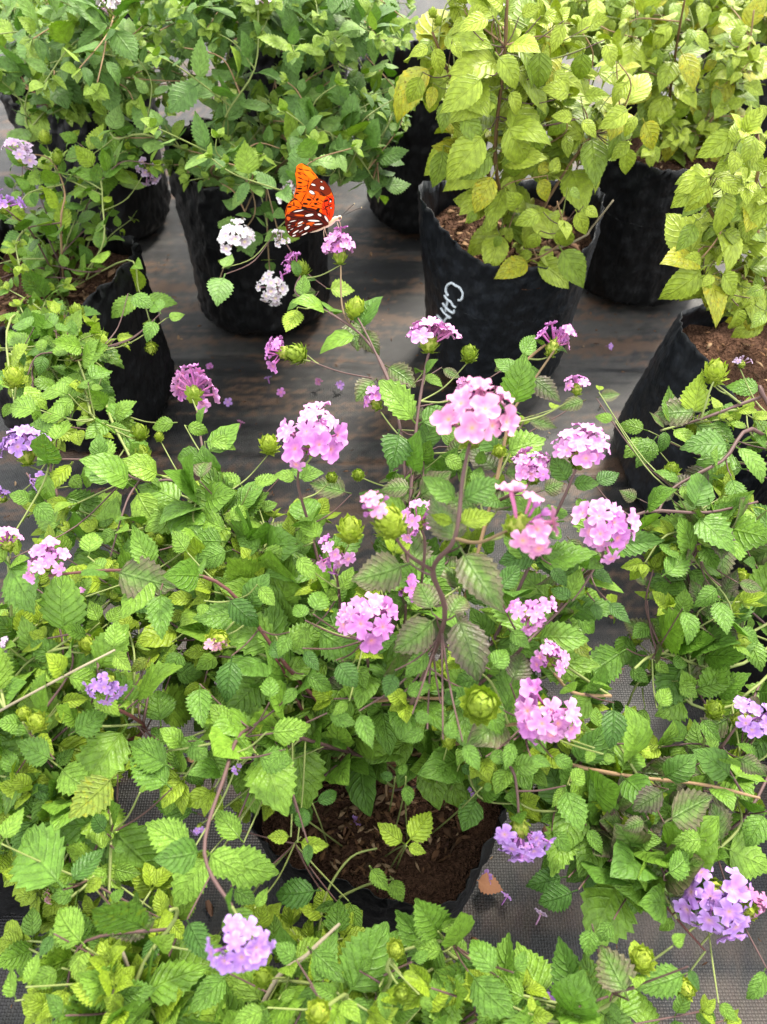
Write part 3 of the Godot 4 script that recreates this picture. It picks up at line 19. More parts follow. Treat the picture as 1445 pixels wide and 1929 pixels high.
const LEAVES := [
	[[-140.7,305.6,-386.1,-123.3,300.7,-384.3,2],[-124.7,304.0,-372.0,-102.0,301.5,-371.8,2],[-118.2,319.9,-321.7,-118.1,319.7,-345.2,4],[-85.6,317.4,-320.4,-67.0,315.7,-329.8,2],[-97.7,288.3,-344.8,-118.9,287.6,-356.5,2],[-21.0,309.4,-320.3,-49.5,302.9,-336.1,4],[-67.2,293.7,-354.9,-46.0,290.2,-355.4,1],[-53.9,303.1,-544.8,-76.2,301.2,-540.2,4],[-68.0,316.8,-505.3,-74.9,312.5,-479.3,3],[-28.7,294.8,-518.4,-18.3,290.7,-487.8,4],[-18.1,306.0,-493.9,-5.2,299.9,-468.9,4],[-4.7,331.1,-406.8,-20.2,329.4,-388.4,4],[-84.9,299.0,-333.5,-79.5,296.6,-349.9,2],[-128.2,281.8,-347.8,-136.0,279.9,-334.9,2],[104.9,300.6,-461.7,85.1,295.3,-453.9,4],[110.7,288.2,-479.3,124.0,285.9,-507.1,1],[104.0,323.4,-419.6,126.1,315.7,-398.7,5],[94.1,334.7,-363.8,115.2,329.3,-359.1,4],[1.1,296.1,-460.7,25.8,292.8,-443.1,4],[-1.9,317.0,-402.8,14.3,312.6,-396.5,5],[136.5,316.5,-323.5,154.9,316.2,-332.9,0],[10.4,340.8,-348.1,4.2,334.8,-319.0,0],[27.9,324.3,-419.9,41.8,322.3,-406.7,2],[45.5,289.1,-465.5,60.0,286.1,-456.4,4],[152.5,293.2,-425.0,131.2,292.8,-416.8,4],[159.4,297.4,-423.5,178.3,296.5,-427.2,4],[160.4,302.2,-424.1,162.2,302.1,-434.4,3],[122.3,301.1,-405.5,128.0,300.2,-417.6,3],[39.1,310.9,-351.9,55.4,306.5,-346.1,2],[19.1,332.3,-305.8,-2.5,331.4,-308.7,4],[26.8,318.7,-377.1,19.8,317.4,-394.2,4],[167.2,301.0,-394.6,153.4,300.5,-403.4,2],[57.0,322.9,-313.6,63.7,321.8,-332.7,1],[96.8,332.2,-303.7,114.5,331.5,-310.8,4],[82.9,305.9,-330.1,71.9,302.1,-321.6,2],[35.7,405.0,-209.6,53.0,399.3,-174.8,4],[13.2,385.0,-214.1,-15.6,383.7,-203.2,4],[28.3,345.0,-207.2,5.1,340.3,-186.9,4],[37.7,350.0,-205.9,49.2,349.7,-169.3,5],[35.8,405.0,-210.3,22.8,401.0,-243.6,4],[34.5,412.0,-218.4,52.0,407.4,-226.7,3],[33.2,412.0,-218.4,22.3,409.2,-223.7,3],[34.1,350.0,-204.3,45.6,346.5,-224.6,4],[25.8,350.0,-205.9,19.6,348.5,-230.1,4],[95.6,313.7,-270.4,68.9,312.5,-263.4,0],[97.2,327.9,-252.0,104.2,325.5,-237.9,0],[107.6,295.6,-228.7,118.7,295.4,-206.8,6],[68.5,315.7,-183.0,78.9,314.3,-202.9,5],[55.4,335.1,-181.9,67.8,331.1,-196.5,1],[25.2,327.2,-197.7,11.4,321.7,-183.2,1],[37.0,349.3,-138.5,44.0,344.9,-125.2,1],[51.3,322.5,-140.8,62.8,321.8,-141.1,1],[127.5,295.9,-181.1,124.5,294.4,-155.0,0],[124.1,308.5,-239.3,125.3,308.0,-227.0,0],[120.8,321.8,-255.1,133.2,320.1,-243.1,0],[128.3,319.5,-232.6,139.4,314.5,-219.7,0],[105.3,330.3,-226.0,95.2,328.5,-237.8,0],[62.2,341.4,-226.0,76.5,337.3,-244.6,0],[90.0,309.6,-273.3,108.0,307.9,-258.6,0],[116.0,305.7,-288.4,123.4,304.3,-268.9,4],[68.1,328.4,-210.1,78.6,327.2,-197.7,1],[10.5,323.2,-174.8,26.1,322.6,-178.1,1],[6.1,341.6,-178.0,0.7,340.1,-164.1,0],[22.2,327.4,-152.7,8.7,325.0,-148.1,1],[13.7,343.6,-154.2,24.1,342.3,-150.6,1],[28.5,346.6,-139.5,36.9,344.8,-150.9,1],[29.3,331.1,-165.3,39.3,329.5,-171.9,0],[52.9,309.2,-178.2,62.1,307.2,-165.4,4],[47.9,316.5,-177.9,64.2,316.5,-155.7,1],[70.6,333.1,-136.9,80.4,332.5,-131.8,1],[84.7,315.9,-143.3,98.2,313.0,-138.9,1],[64.8,326.3,-147.6,59.6,324.9,-133.3,1],[108.7,310.1,-149.7,103.7,308.8,-142.4,2],[109.7,319.6,-143.3,115.6,319.4,-138.6,2],[-159.9,325.0,-250.7,-119.5,319.1,-241.0,4],[-126.9,325.0,-236.4,-123.9,320.5,-207.0,1],[-92.0,312.1,-239.9,-71.8,305.2,-222.4,0],[-86.9,299.7,-208.0,-88.1,294.9,-180.7,0],[-95.2,302.2,-280.5,-120.8,298.3,-274.0,1],[-60.8,312.3,-174.5,-62.0,310.3,-192.7,1],[-41.5,311.2,-222.5,-51.3,308.6,-205.9,2],[-39.3,327.7,-219.0,-32.6,324.3,-239.6,1],[-51.9,321.9,-211.3,-57.9,317.8,-197.8,1],[-40.9,300.7,-225.8,-13.6,295.6,-209.0,1],[-51.3,325.4,-260.3,-39.3,321.1,-246.2,2],[-103.1,298.5,-191.1,-99.4,298.0,-165.5,1],[-82.5,291.7,-167.3,-97.1,291.3,-182.4,2],[-61.3,312.9,-157.2,-37.0,308.3,-160.5,2],[-176.6,318.7,-264.0,-178.7,317.7,-285.8,2],[-225.9,318.1,-261.5,-198.1,314.0,-227.9,1],[-147.2,299.7,-280.2,-171.3,293.9,-290.6,1],[-119.1,313.9,-270.3,-131.9,313.1,-287.1,2],[-98.6,299.2,-297.5,-126.0,295.4,-313.6,2],[-100.2,295.3,-291.7,-126.9,293.9,-294.9,1],[-76.9,296.7,-284.4,-95.8,293.0,-295.5,1],[-76.6,285.3,-303.3,-62.1,282.1,-321.5,4],[-77.7,301.4,-281.1,-58.7,301.3,-275.0,2],[-89.4,295.7,-272.7,-101.9,292.6,-260.8,2],[-55.1,308.0,-280.5,-42.5,307.7,-295.4,2],[-42.7,328.4,-215.2,-49.8,325.8,-228.8,1],[-72.7,322.4,-241.7,-60.7,321.9,-227.6,2],[-159.0,290.7,-260.0,-142.4,290.5,-242.7,0],[-67.3,295.2,-152.5,-88.9,292.2,-161.0,2],[-69.4,290.5,-152.8,-49.0,288.5,-149.1,1],[-78.6,283.2,-161.5,-68.1,282.0,-174.4,3],[-109.3,281.2,-165.4,-96.4,277.7,-154.5,1],[-51.5,308.2,-150.4,-58.9,307.5,-139.4,1],[-47.0,306.9,-185.6,-55.5,303.3,-176.2,1],[-46.2,292.9,-200.5,-27.6,288.1,-192.7,1],[-29.9,309.8,-168.8,-14.2,307.5,-163.8,1],[-25.7,327.4,-191.3,-14.0,325.4,-176.8,0],[-18.4,316.8,-173.2,-26.7,314.5,-165.3,2],[-11.9,337.9,-158.0,-5.1,335.9,-138.5,1],[-43.8,321.9,-200.5,-34.7,319.0,-189.2,0],[-55.0,311.6,-199.4,-65.3,310.1,-211.9,0],[-119.5,294.6,-269.4,-108.6,294.3,-288.2,1],[-150.1,285.4,-296.7,-164.5,285.0,-280.0,1],[-105.3,310.6,-238.1,-105.5,309.9,-227.7,2],[-36.9,325.3,-272.1,-51.4,320.8,-291.7,2],[-99.0,308.6,-299.0,-85.4,307.1,-313.2,2],[-66.2,248.4,-160.4,-83.3,247.6,-157.7,1],[-95.7,288.6,-105.0,-122.6,286.2,-121.4,2],[-106.8,244.3,-136.7,-133.3,244.3,-145.0,1],[-91.8,265.3,-110.3,-110.5,260.6,-86.0,2],[-88.3,270.1,-106.5,-54.4,268.1,-97.2,2],[-74.5,270.2,-114.4,-91.4,270.2,-132.5,2],[-80.2,240.6,-163.6,-73.1,239.9,-136.7,2],[-97.1,276.3,-76.4,-84.3,271.7,-59.7,0],[-34.4,240.2,-97.3,-63.4,237.0,-94.7,0],[-49.9,263.0,-119.1,-63.0,259.6,-119.4,3],[-46.9,256.0,-118.2,-29.7,252.4,-116.4,3],[-41.6,275.7,-117.7,-44.7,275.5,-132.5,0],[-47.1,263.4,-131.0,-56.7,260.5,-139.9,0],[-39.6,255.1,-139.4,-24.3,251.6,-147.3,0],[-38.6,282.5,-111.2,-38.2,282.0,-99.1,0],[-26.3,208.1,-97.0,-40.2,207.5,-94.3,1],[-19.9,215.2,-97.0,-12.1,211.3,-82.6,2],[-65.0,268.6,-82.6,-59.4,266.9,-93.0,2],[-81.0,254.7,-95.6,-66.6,250.6,-88.6,1],[-7.7,226.0,-113.1,2.3,221.1,-100.0,2],[12.5,225.3,-125.2,-4.0,220.5,-136.8,3],[12.8,233.1,-122.9,30.6,231.5,-142.1,3],[12.9,240.9,-120.1,24.2,239.3,-116.9,3],[4.0,206.0,-111.9,10.9,206.0,-98.1,2],[12.5,249.7,-155.6,10.0,248.4,-165.9,1],[13.5,242.1,-155.1,15.1,241.5,-141.6,1],[7.2,243.8,-157.7,-3.2,242.8,-159.3,0],[101.6,263.6,-146.3,106.0,263.6,-121.5,1],[96.9,235.0,-130.4,108.0,230.8,-118.8,1],[162.0,209.8,-105.5,132.7,201.7,-99.0,1],[107.7,233.5,-98.8,85.6,227.5,-92.5,0],[106.5,216.6,-109.5,81.6,214.0,-105.8,0],[125.7,228.6,-85.0,115.6,227.0,-73.5,1],[154.4,243.2,-104.1,173.7,238.7,-114.9,1],[158.0,266.5,-143.1,137.4,260.5,-134.7,5],[156.8,252.0,-129.3,190.0,245.8,-146.1,4],[106.8,248.0,-151.5,96.5,244.7,-140.3,2],[106.5,255.8,-148.9,117.5,254.7,-158.5,2],[118.1,232.0,-133.6,126.0,226.9,-118.6,1],[120.8,210.1,-132.0,106.6,207.7,-120.4,0],[125.1,218.7,-111.9,114.7,217.6,-103.5,0],[145.6,259.6,-128.5,131.3,255.3,-125.5,4],[134.3,240.4,-138.6,136.1,239.0,-146.7,1],[174.3,242.0,-166.3,189.9,239.3,-160.8,4],[168.8,213.8,-93.1,179.6,211.3,-96.4,1],[84.0,239.9,-160.6,94.7,238.6,-167.5,1],[45.2,247.8,-164.2,54.7,244.8,-158.9,0],[54.8,263.9,-144.7,62.7,262.1,-146.8,1]],
	[[-201.8,278.0,-368.6,-173.6,276.8,-360.0,2],[-195.4,291.0,-361.0,-207.2,290.6,-393.5,2],[-222.4,286.4,-368.9,-236.6,283.4,-342.8,3],[-209.0,267.3,-425.0,-210.1,263.9,-461.8,1],[-242.4,266.5,-506.3,-254.1,264.1,-539.1,2],[-230.3,267.8,-525.6,-216.1,267.4,-531.5,3],[-232.8,282.0,-456.3,-224.3,276.4,-488.1,1],[-160.2,270.0,-423.9,-183.4,268.5,-421.6,2],[-219.5,290.6,-558.3,-196.8,288.1,-544.9,1],[-188.6,286.9,-535.6,-199.9,286.6,-559.9,1],[-191.8,267.4,-555.2,-176.5,266.4,-562.1,2],[-189.8,292.2,-521.6,-193.3,290.0,-498.6,1],[-246.2,271.1,-471.4,-270.2,267.1,-458.3,2],[-246.0,266.6,-455.8,-268.9,260.7,-437.4,2],[-231.9,295.6,-402.7,-261.9,291.5,-420.9,2],[-251.0,300.0,-406.6,-279.8,297.8,-414.5,2],[-237.0,292.8,-381.2,-233.4,289.3,-409.0,2],[-239.1,288.2,-390.9,-269.5,284.8,-410.6,1],[-235.5,298.6,-425.0,-266.0,292.1,-443.7,2],[-292.5,284.0,-521.5,-320.2,279.8,-541.1,1],[-285.4,267.4,-542.3,-307.1,263.8,-565.5,1],[-271.3,290.9,-509.4,-261.3,286.7,-521.6,1],[-222.9,297.9,-434.5,-211.9,297.0,-434.0,2],[-229.1,271.7,-368.9,-218.7,271.3,-357.7,2],[-303.2,267.4,-513.9,-326.2,263.2,-540.2,2],[-271.6,270.2,-497.0,-270.6,269.0,-522.5,2],[-222.6,270.7,-323.2,-251.9,264.7,-342.2,2],[-150.3,274.7,-324.9,-134.5,272.9,-340.5,2]],
	[],
	[[-53.4,262.6,-604.6,-25.0,257.9,-609.0,4],[-140.4,289.2,-589.2,-146.1,288.3,-551.2,1],[-151.7,266.7,-629.9,-145.0,263.5,-654.2,2]],
	[],
	[[95.6,419.6,-720.0,124.1,394.9,-705.8,1],[89.3,406.4,-710.0,49.5,379.5,-692.1,1],[137.7,417.3,-740.0,139.9,380.8,-730.5,2],[155.2,437.3,-740.0,145.8,415.4,-728.3,0],[178.1,411.3,-750.0,179.7,379.4,-750.0,2],[112.0,361.7,-720.0,139.9,317.3,-712.2,1],[94.3,359.2,-710.0,59.4,315.3,-691.5,1],[104.6,336.8,-715.0,72.6,314.1,-698.5,2],[106.2,318.5,-710.0,87.7,284.2,-692.9,3],[58.4,329.3,-740.0,53.0,293.6,-720.6,2],[124.1,334.3,-730.0,128.6,296.7,-725.0,2],[35.5,391.0,-750.0,22.7,361.1,-747.8,1],[43.5,418.4,-740.0,54.4,391.9,-736.9,0],[41.8,413.5,-750.0,22.6,408.7,-739.6,0],[59.7,421.6,-740.0,68.9,412.9,-726.4,0],[45.8,381.7,-750.0,43.3,366.2,-731.2,3],[91.5,443.9,-730.0,61.7,438.9,-715.6,0],[70.2,436.3,-740.0,86.0,450.9,-727.1,0],[198.4,414.1,-760.0,209.6,395.5,-744.7,0],[173.7,376.6,-740.0,143.7,387.6,-730.9,0],[184.1,369.9,-750.0,207.9,377.1,-739.0,1],[178.0,359.5,-730.0,155.0,362.3,-729.2,0],[183.0,359.5,-730.0,198.6,349.7,-714.4,0],[174.8,352.7,-750.0,157.2,331.9,-745.3,2],[234.1,360.1,-750.0,203.0,348.8,-731.6,0],[238.8,357.5,-745.0,228.4,338.4,-732.1,0],[245.2,352.5,-745.0,266.9,324.6,-738.9,3],[237.9,324.3,-750.0,246.6,292.8,-747.4,1],[241.8,329.6,-750.0,224.3,310.8,-745.0,1],[136.5,273.8,-720.0,123.9,298.3,-707.3,1],[160.2,273.9,-715.0,129.9,267.7,-701.0,1],[159.7,256.1,-710.0,148.0,231.2,-707.8,1],[180.0,271.2,-700.0,186.4,235.7,-698.6,1],[190.6,279.7,-710.0,205.6,256.7,-699.5,0],[198.0,282.6,-710.0,212.9,278.1,-698.3,0],[180.9,296.7,-720.0,196.8,289.9,-712.2,2],[122.5,240.5,-730.0,118.3,224.3,-725.5,2],[93.3,273.8,-720.0,85.2,263.4,-708.0,2],[131.0,406.9,-750.0,155.2,377.1,-749.8,2],[112.5,385.6,-730.0,129.6,362.3,-724.0,0],[88.3,385.6,-730.0,104.5,363.8,-720.8,2],[69.6,369.0,-720.0,92.1,349.0,-700.8,2],[137.6,354.8,-740.0,149.0,320.1,-727.1,2],[61.0,372.1,-745.0,54.2,345.9,-727.3,2],[152.5,393.3,-750.0,172.9,381.1,-740.5,0],[118.8,433.4,-760.0,135.4,443.3,-755.3,0],[137.6,433.4,-760.0,160.1,435.1,-755.1,0],[184.1,421.3,-770.0,191.7,436.6,-750.8,0],[106.3,439.6,-760.0,87.0,456.4,-745.9,0]],
	[[313.1,329.4,-970.0,322.2,302.9,-963.9,2],[285.4,336.9,-980.0,304.6,345.4,-979.6,2],[326.8,353.5,-980.0,326.2,326.6,-970.0,2],[337.0,270.5,-990.0,338.0,244.5,-976.5,2],[375.3,279.2,-970.0,353.0,261.1,-961.6,1],[385.2,255.9,-980.0,393.8,235.4,-974.9,2],[399.9,281.1,-980.0,407.2,258.8,-966.7,2],[351.5,342.5,-980.0,375.5,329.9,-961.5,1],[394.4,335.0,-970.0,410.8,353.2,-965.5,1],[429.2,316.2,-960.0,447.4,304.8,-959.3,0],[429.9,288.4,-970.0,457.1,279.1,-963.2,1],[417.3,260.4,-970.0,436.1,273.6,-961.6,1],[371.9,344.4,-990.0,377.3,362.8,-976.3,2],[304.9,363.5,-990.0,294.5,354.1,-986.0,2],[283.7,363.5,-990.0,267.4,355.6,-974.1,1],[378.5,231.5,-990.0,353.3,225.2,-975.2,2],[417.1,305.2,-980.0,429.3,323.8,-969.9,1]],
	[[276.1,412.0,-600.0,247.4,388.6,-595.9,1],[284.9,412.4,-595.0,277.4,395.0,-575.6,1],[286.5,412.0,-600.0,267.0,421.0,-593.8,0],[289.8,414.0,-600.0,280.6,435.5,-583.6,0],[259.0,383.5,-585.0,232.0,356.5,-580.4,1],[258.3,381.8,-580.0,247.4,352.2,-575.6,0],[264.0,381.3,-585.0,279.5,376.4,-569.8,0],[269.0,375.1,-580.0,284.0,333.7,-574.1,1],[258.9,344.1,-585.0,246.8,325.1,-566.0,2],[279.6,390.9,-600.0,262.6,382.9,-590.1,1],[284.4,395.2,-600.0,306.2,379.6,-596.3,1],[308.3,369.5,-590.0,298.2,358.1,-585.5,0],[314.8,355.5,-590.0,308.2,331.4,-581.7,1],[274.8,311.7,-580.0,252.1,315.5,-566.7,0],[274.9,310.6,-570.0,236.5,286.3,-551.0,1],[275.7,311.4,-565.0,263.6,266.5,-562.1,1],[279.5,309.6,-560.0,268.7,301.9,-552.1,0],[288.2,305.3,-570.0,312.0,283.7,-565.7,1],[282.5,312.4,-575.0,280.4,335.6,-555.5,0],[295.6,297.2,-570.0,295.7,274.2,-567.2,2],[309.0,280.5,-555.0,315.2,249.1,-554.0,1],[318.0,285.2,-560.0,316.6,269.0,-558.8,1],[333.5,289.0,-570.0,315.8,286.4,-562.1,2],[337.5,271.0,-560.0,321.7,267.6,-542.0,2]],
	[[232.7,298.3,-406.9,198.6,296.8,-409.3,4],[204.5,267.0,-418.1,184.2,265.5,-429.8,2],[209.4,269.3,-410.2,188.8,265.7,-384.7,1],[295.2,283.6,-443.9,268.9,281.2,-459.4,1],[274.1,260.2,-384.2,239.7,255.6,-396.4,1],[263.9,274.8,-395.4,228.1,268.2,-364.2,1],[237.6,298.1,-344.9,240.4,293.4,-319.7,1],[245.9,280.6,-414.8,263.9,276.0,-397.0,1],[211.9,296.0,-334.8,195.0,290.5,-354.0,5],[206.3,260.0,-417.6,186.1,259.1,-398.8,2],[270.9,294.0,-396.1,275.5,289.1,-379.4,1],[203.3,278.6,-338.2,194.5,276.3,-354.9,4],[185.9,263.4,-352.9,172.0,263.0,-360.9,4],[158.8,246.2,-240.7,126.2,242.8,-221.0,1],[197.5,223.9,-275.7,188.4,218.6,-253.2,1],[219.4,299.4,-309.3,214.6,292.6,-279.4,5],[209.9,292.2,-260.0,191.8,287.5,-248.4,1],[207.7,289.6,-252.9,207.2,288.1,-227.8,1],[226.6,280.7,-270.4,242.2,279.0,-265.4,4],[171.2,223.2,-211.8,164.3,219.6,-192.4,2],[168.2,251.0,-197.7,180.4,247.6,-212.6,2],[191.7,234.2,-223.6,204.5,230.8,-213.0,2],[194.8,247.0,-193.3,202.8,246.5,-177.4,1],[185.4,241.4,-164.5,159.6,234.3,-166.3,4],[210.6,246.3,-169.2,228.0,241.8,-160.4,4],[168.4,230.8,-261.1,155.0,227.8,-234.5,1],[176.2,252.9,-256.9,162.6,249.6,-246.7,1],[172.3,266.8,-264.9,183.1,266.4,-273.3,4],[199.9,266.0,-269.4,189.0,261.2,-285.1,1],[182.7,292.3,-245.5,185.0,291.3,-220.3,1],[184.3,248.1,-232.0,198.9,244.1,-230.2,1],[176.5,241.3,-235.5,185.4,239.9,-226.5,2],[161.5,236.9,-233.8,171.3,236.3,-220.7,1],[205.8,260.6,-294.2,223.2,254.5,-283.0,1],[177.0,286.0,-271.0,201.6,282.6,-290.1,1],[171.8,237.4,-241.4,174.9,236.6,-230.1,3],[218.1,226.1,-270.1,232.4,223.4,-278.2,3],[180.1,247.5,-121.9,161.1,244.0,-121.4,2],[197.8,217.0,-160.3,226.1,210.8,-152.4,4],[225.8,230.8,-141.5,209.6,229.7,-122.3,1],[204.3,221.5,-132.0,201.1,220.7,-143.0,4],[175.7,220.6,-47.1,184.9,219.8,-38.9,2],[206.7,218.6,-63.3,195.3,216.6,-46.3,1]],
	[[-133.4,255.5,-183.8,-140.3,254.7,-210.6,1],[-116.1,276.8,-151.1,-145.4,270.5,-169.6,1],[-179.4,285.9,-153.0,-203.3,284.9,-162.7,1],[-139.8,281.2,-216.8,-151.3,280.0,-208.5,6],[-133.3,255.2,-220.9,-113.1,252.8,-218.4,1],[-119.9,286.5,-219.3,-127.7,282.2,-204.0,1],[-166.4,260.3,-240.8,-169.3,259.9,-229.7,4],[-173.4,286.8,-237.4,-182.9,284.5,-254.0,2],[-171.7,278.0,-240.5,-166.3,277.7,-254.3,2],[-218.0,252.3,-257.2,-218.7,249.5,-242.8,2],[-204.2,267.0,-229.6,-216.7,266.7,-226.1,2],[-190.8,287.5,-217.0,-192.1,285.7,-207.4,3],[-207.0,282.1,-193.9,-197.5,281.8,-199.1,2],[-185.6,284.2,-186.3,-168.5,283.9,-191.4,3],[-185.4,284.5,-182.9,-179.7,283.3,-173.9,3],[-206.1,263.6,-195.6,-216.9,260.9,-184.9,3],[-173.5,287.1,-166.1,-156.2,285.3,-179.4,1],[-166.1,255.2,-178.9,-160.2,252.8,-193.4,0],[-189.5,259.5,-158.0,-180.1,259.0,-169.3,1],[-171.4,256.5,-162.3,-156.4,256.2,-172.0,1],[-160.6,258.1,-164.9,-150.3,257.1,-158.9,2],[-131.5,262.2,-172.9,-125.4,260.1,-180.3,1],[-158.6,256.5,-248.8,-167.3,256.3,-256.9,3],[-184.0,267.8,-156.2,-162.7,266.0,-140.3,2],[-141.8,288.5,-144.4,-166.5,278.8,-124.6,6],[-116.4,271.9,-142.0,-142.9,269.9,-161.6,1],[-112.5,266.0,-79.4,-136.7,265.7,-71.6,4],[-114.7,250.9,-82.2,-120.9,249.6,-96.0,3],[-110.6,259.3,-79.4,-98.8,256.9,-71.0,3],[-162.7,271.0,-91.5,-200.1,265.3,-122.0,1],[-157.2,283.4,-90.6,-143.6,277.5,-109.2,0],[-149.0,264.4,-120.1,-160.3,264.0,-130.8,0],[-138.3,283.4,-108.3,-131.7,282.4,-106.6,1],[-142.8,275.1,-96.2,-151.8,272.8,-89.2,3],[-136.0,277.2,-83.4,-130.6,275.7,-91.1,1],[-146.0,250.1,-88.1,-151.2,248.4,-83.9,2],[-133.3,279.9,-80.4,-124.8,278.6,-82.5,2],[-202.7,258.0,-148.2,-185.1,252.7,-143.9,0],[-194.4,287.5,-108.6,-187.9,287.3,-128.6,2],[-205.7,268.4,-150.7,-218.2,264.6,-167.5,1],[-128.2,288.7,-133.7,-125.9,288.0,-138.8,2],[-115.3,260.7,-157.9,-101.7,259.8,-147.6,1]],
	[[-113.2,266.2,-72.2,-117.3,262.2,-57.0,0],[-143.1,278.1,-63.9,-164.8,274.0,-82.2,2],[-40.6,280.7,-57.9,-53.0,278.0,-65.6,1],[-36.6,272.7,-65.2,-18.2,271.1,-50.6,1],[-78.3,246.2,-57.3,-98.1,245.1,-40.7,1],[-156.8,266.4,-57.0,-171.6,263.1,-49.5,2],[-153.9,247.6,-47.8,-170.7,244.5,-51.6,1],[-144.8,255.1,-47.0,-141.4,254.7,-60.9,2],[-138.8,255.6,-44.8,-117.1,250.1,-54.5,1],[-148.0,253.2,-41.7,-145.6,250.8,-50.9,3],[-164.6,284.0,-47.2,-163.2,281.6,-61.6,2],[-177.6,260.3,-44.3,-187.7,258.1,-58.1,2],[-148.4,272.3,-36.7,-160.5,269.5,-45.5,1],[-34.5,269.7,-48.8,-22.9,264.3,-73.7,1],[-12.0,257.2,-57.0,-4.0,255.5,-63.1,1],[-13.6,245.5,-57.4,-18.9,245.4,-51.5,2],[-30.5,255.8,-52.6,-43.1,251.7,-38.5,1],[-53.9,272.7,-39.8,-71.2,269.1,-33.8,2],[-51.0,256.6,-44.6,-42.3,255.1,-49.3,2],[-158.4,282.8,-69.4,-162.4,282.0,-59.3,0],[-76.3,268.3,-63.6,-88.4,267.8,-64.8,2],[-17.2,250.3,-45.3,-3.9,246.8,-38.9,1],[105.8,260.7,-76.7,101.8,256.0,-62.8,1],[118.1,262.1,-44.1,109.5,259.7,-69.6,4],[154.4,246.9,-57.2,127.5,246.2,-49.7,1],[53.7,278.4,-52.1,40.9,276.4,-70.2,1],[60.8,282.4,-52.7,69.8,281.5,-61.9,1],[42.1,255.6,-57.2,62.0,250.8,-35.8,1],[71.8,252.6,-44.5,52.6,250.1,-55.0,2],[137.7,281.2,-63.9,145.9,280.0,-69.9,2],[142.0,284.9,-54.6,145.1,283.3,-45.1,0],[0.7,248.6,-66.5,9.1,247.7,-76.5,1],[6.0,255.3,-56.1,0.7,254.3,-59.8,3],[8.2,280.5,-53.0,17.0,278.6,-51.0,3],[13.9,261.5,-59.9,23.5,260.3,-64.8,1],[17.4,266.0,-45.9,23.5,264.8,-38.4,2],[-1.9,258.5,-50.0,3.2,258.2,-35.8,2],[94.6,256.1,-42.5,104.2,253.1,-49.5,1],[112.1,250.0,-45.3,116.0,248.2,-35.5,1],[68.5,270.2,-37.9,71.0,268.0,-45.7,3],[28.3,253.6,-75.5,39.8,252.7,-80.6,2],[31.2,245.9,-66.9,14.6,245.7,-70.6,2]],
	[],
]

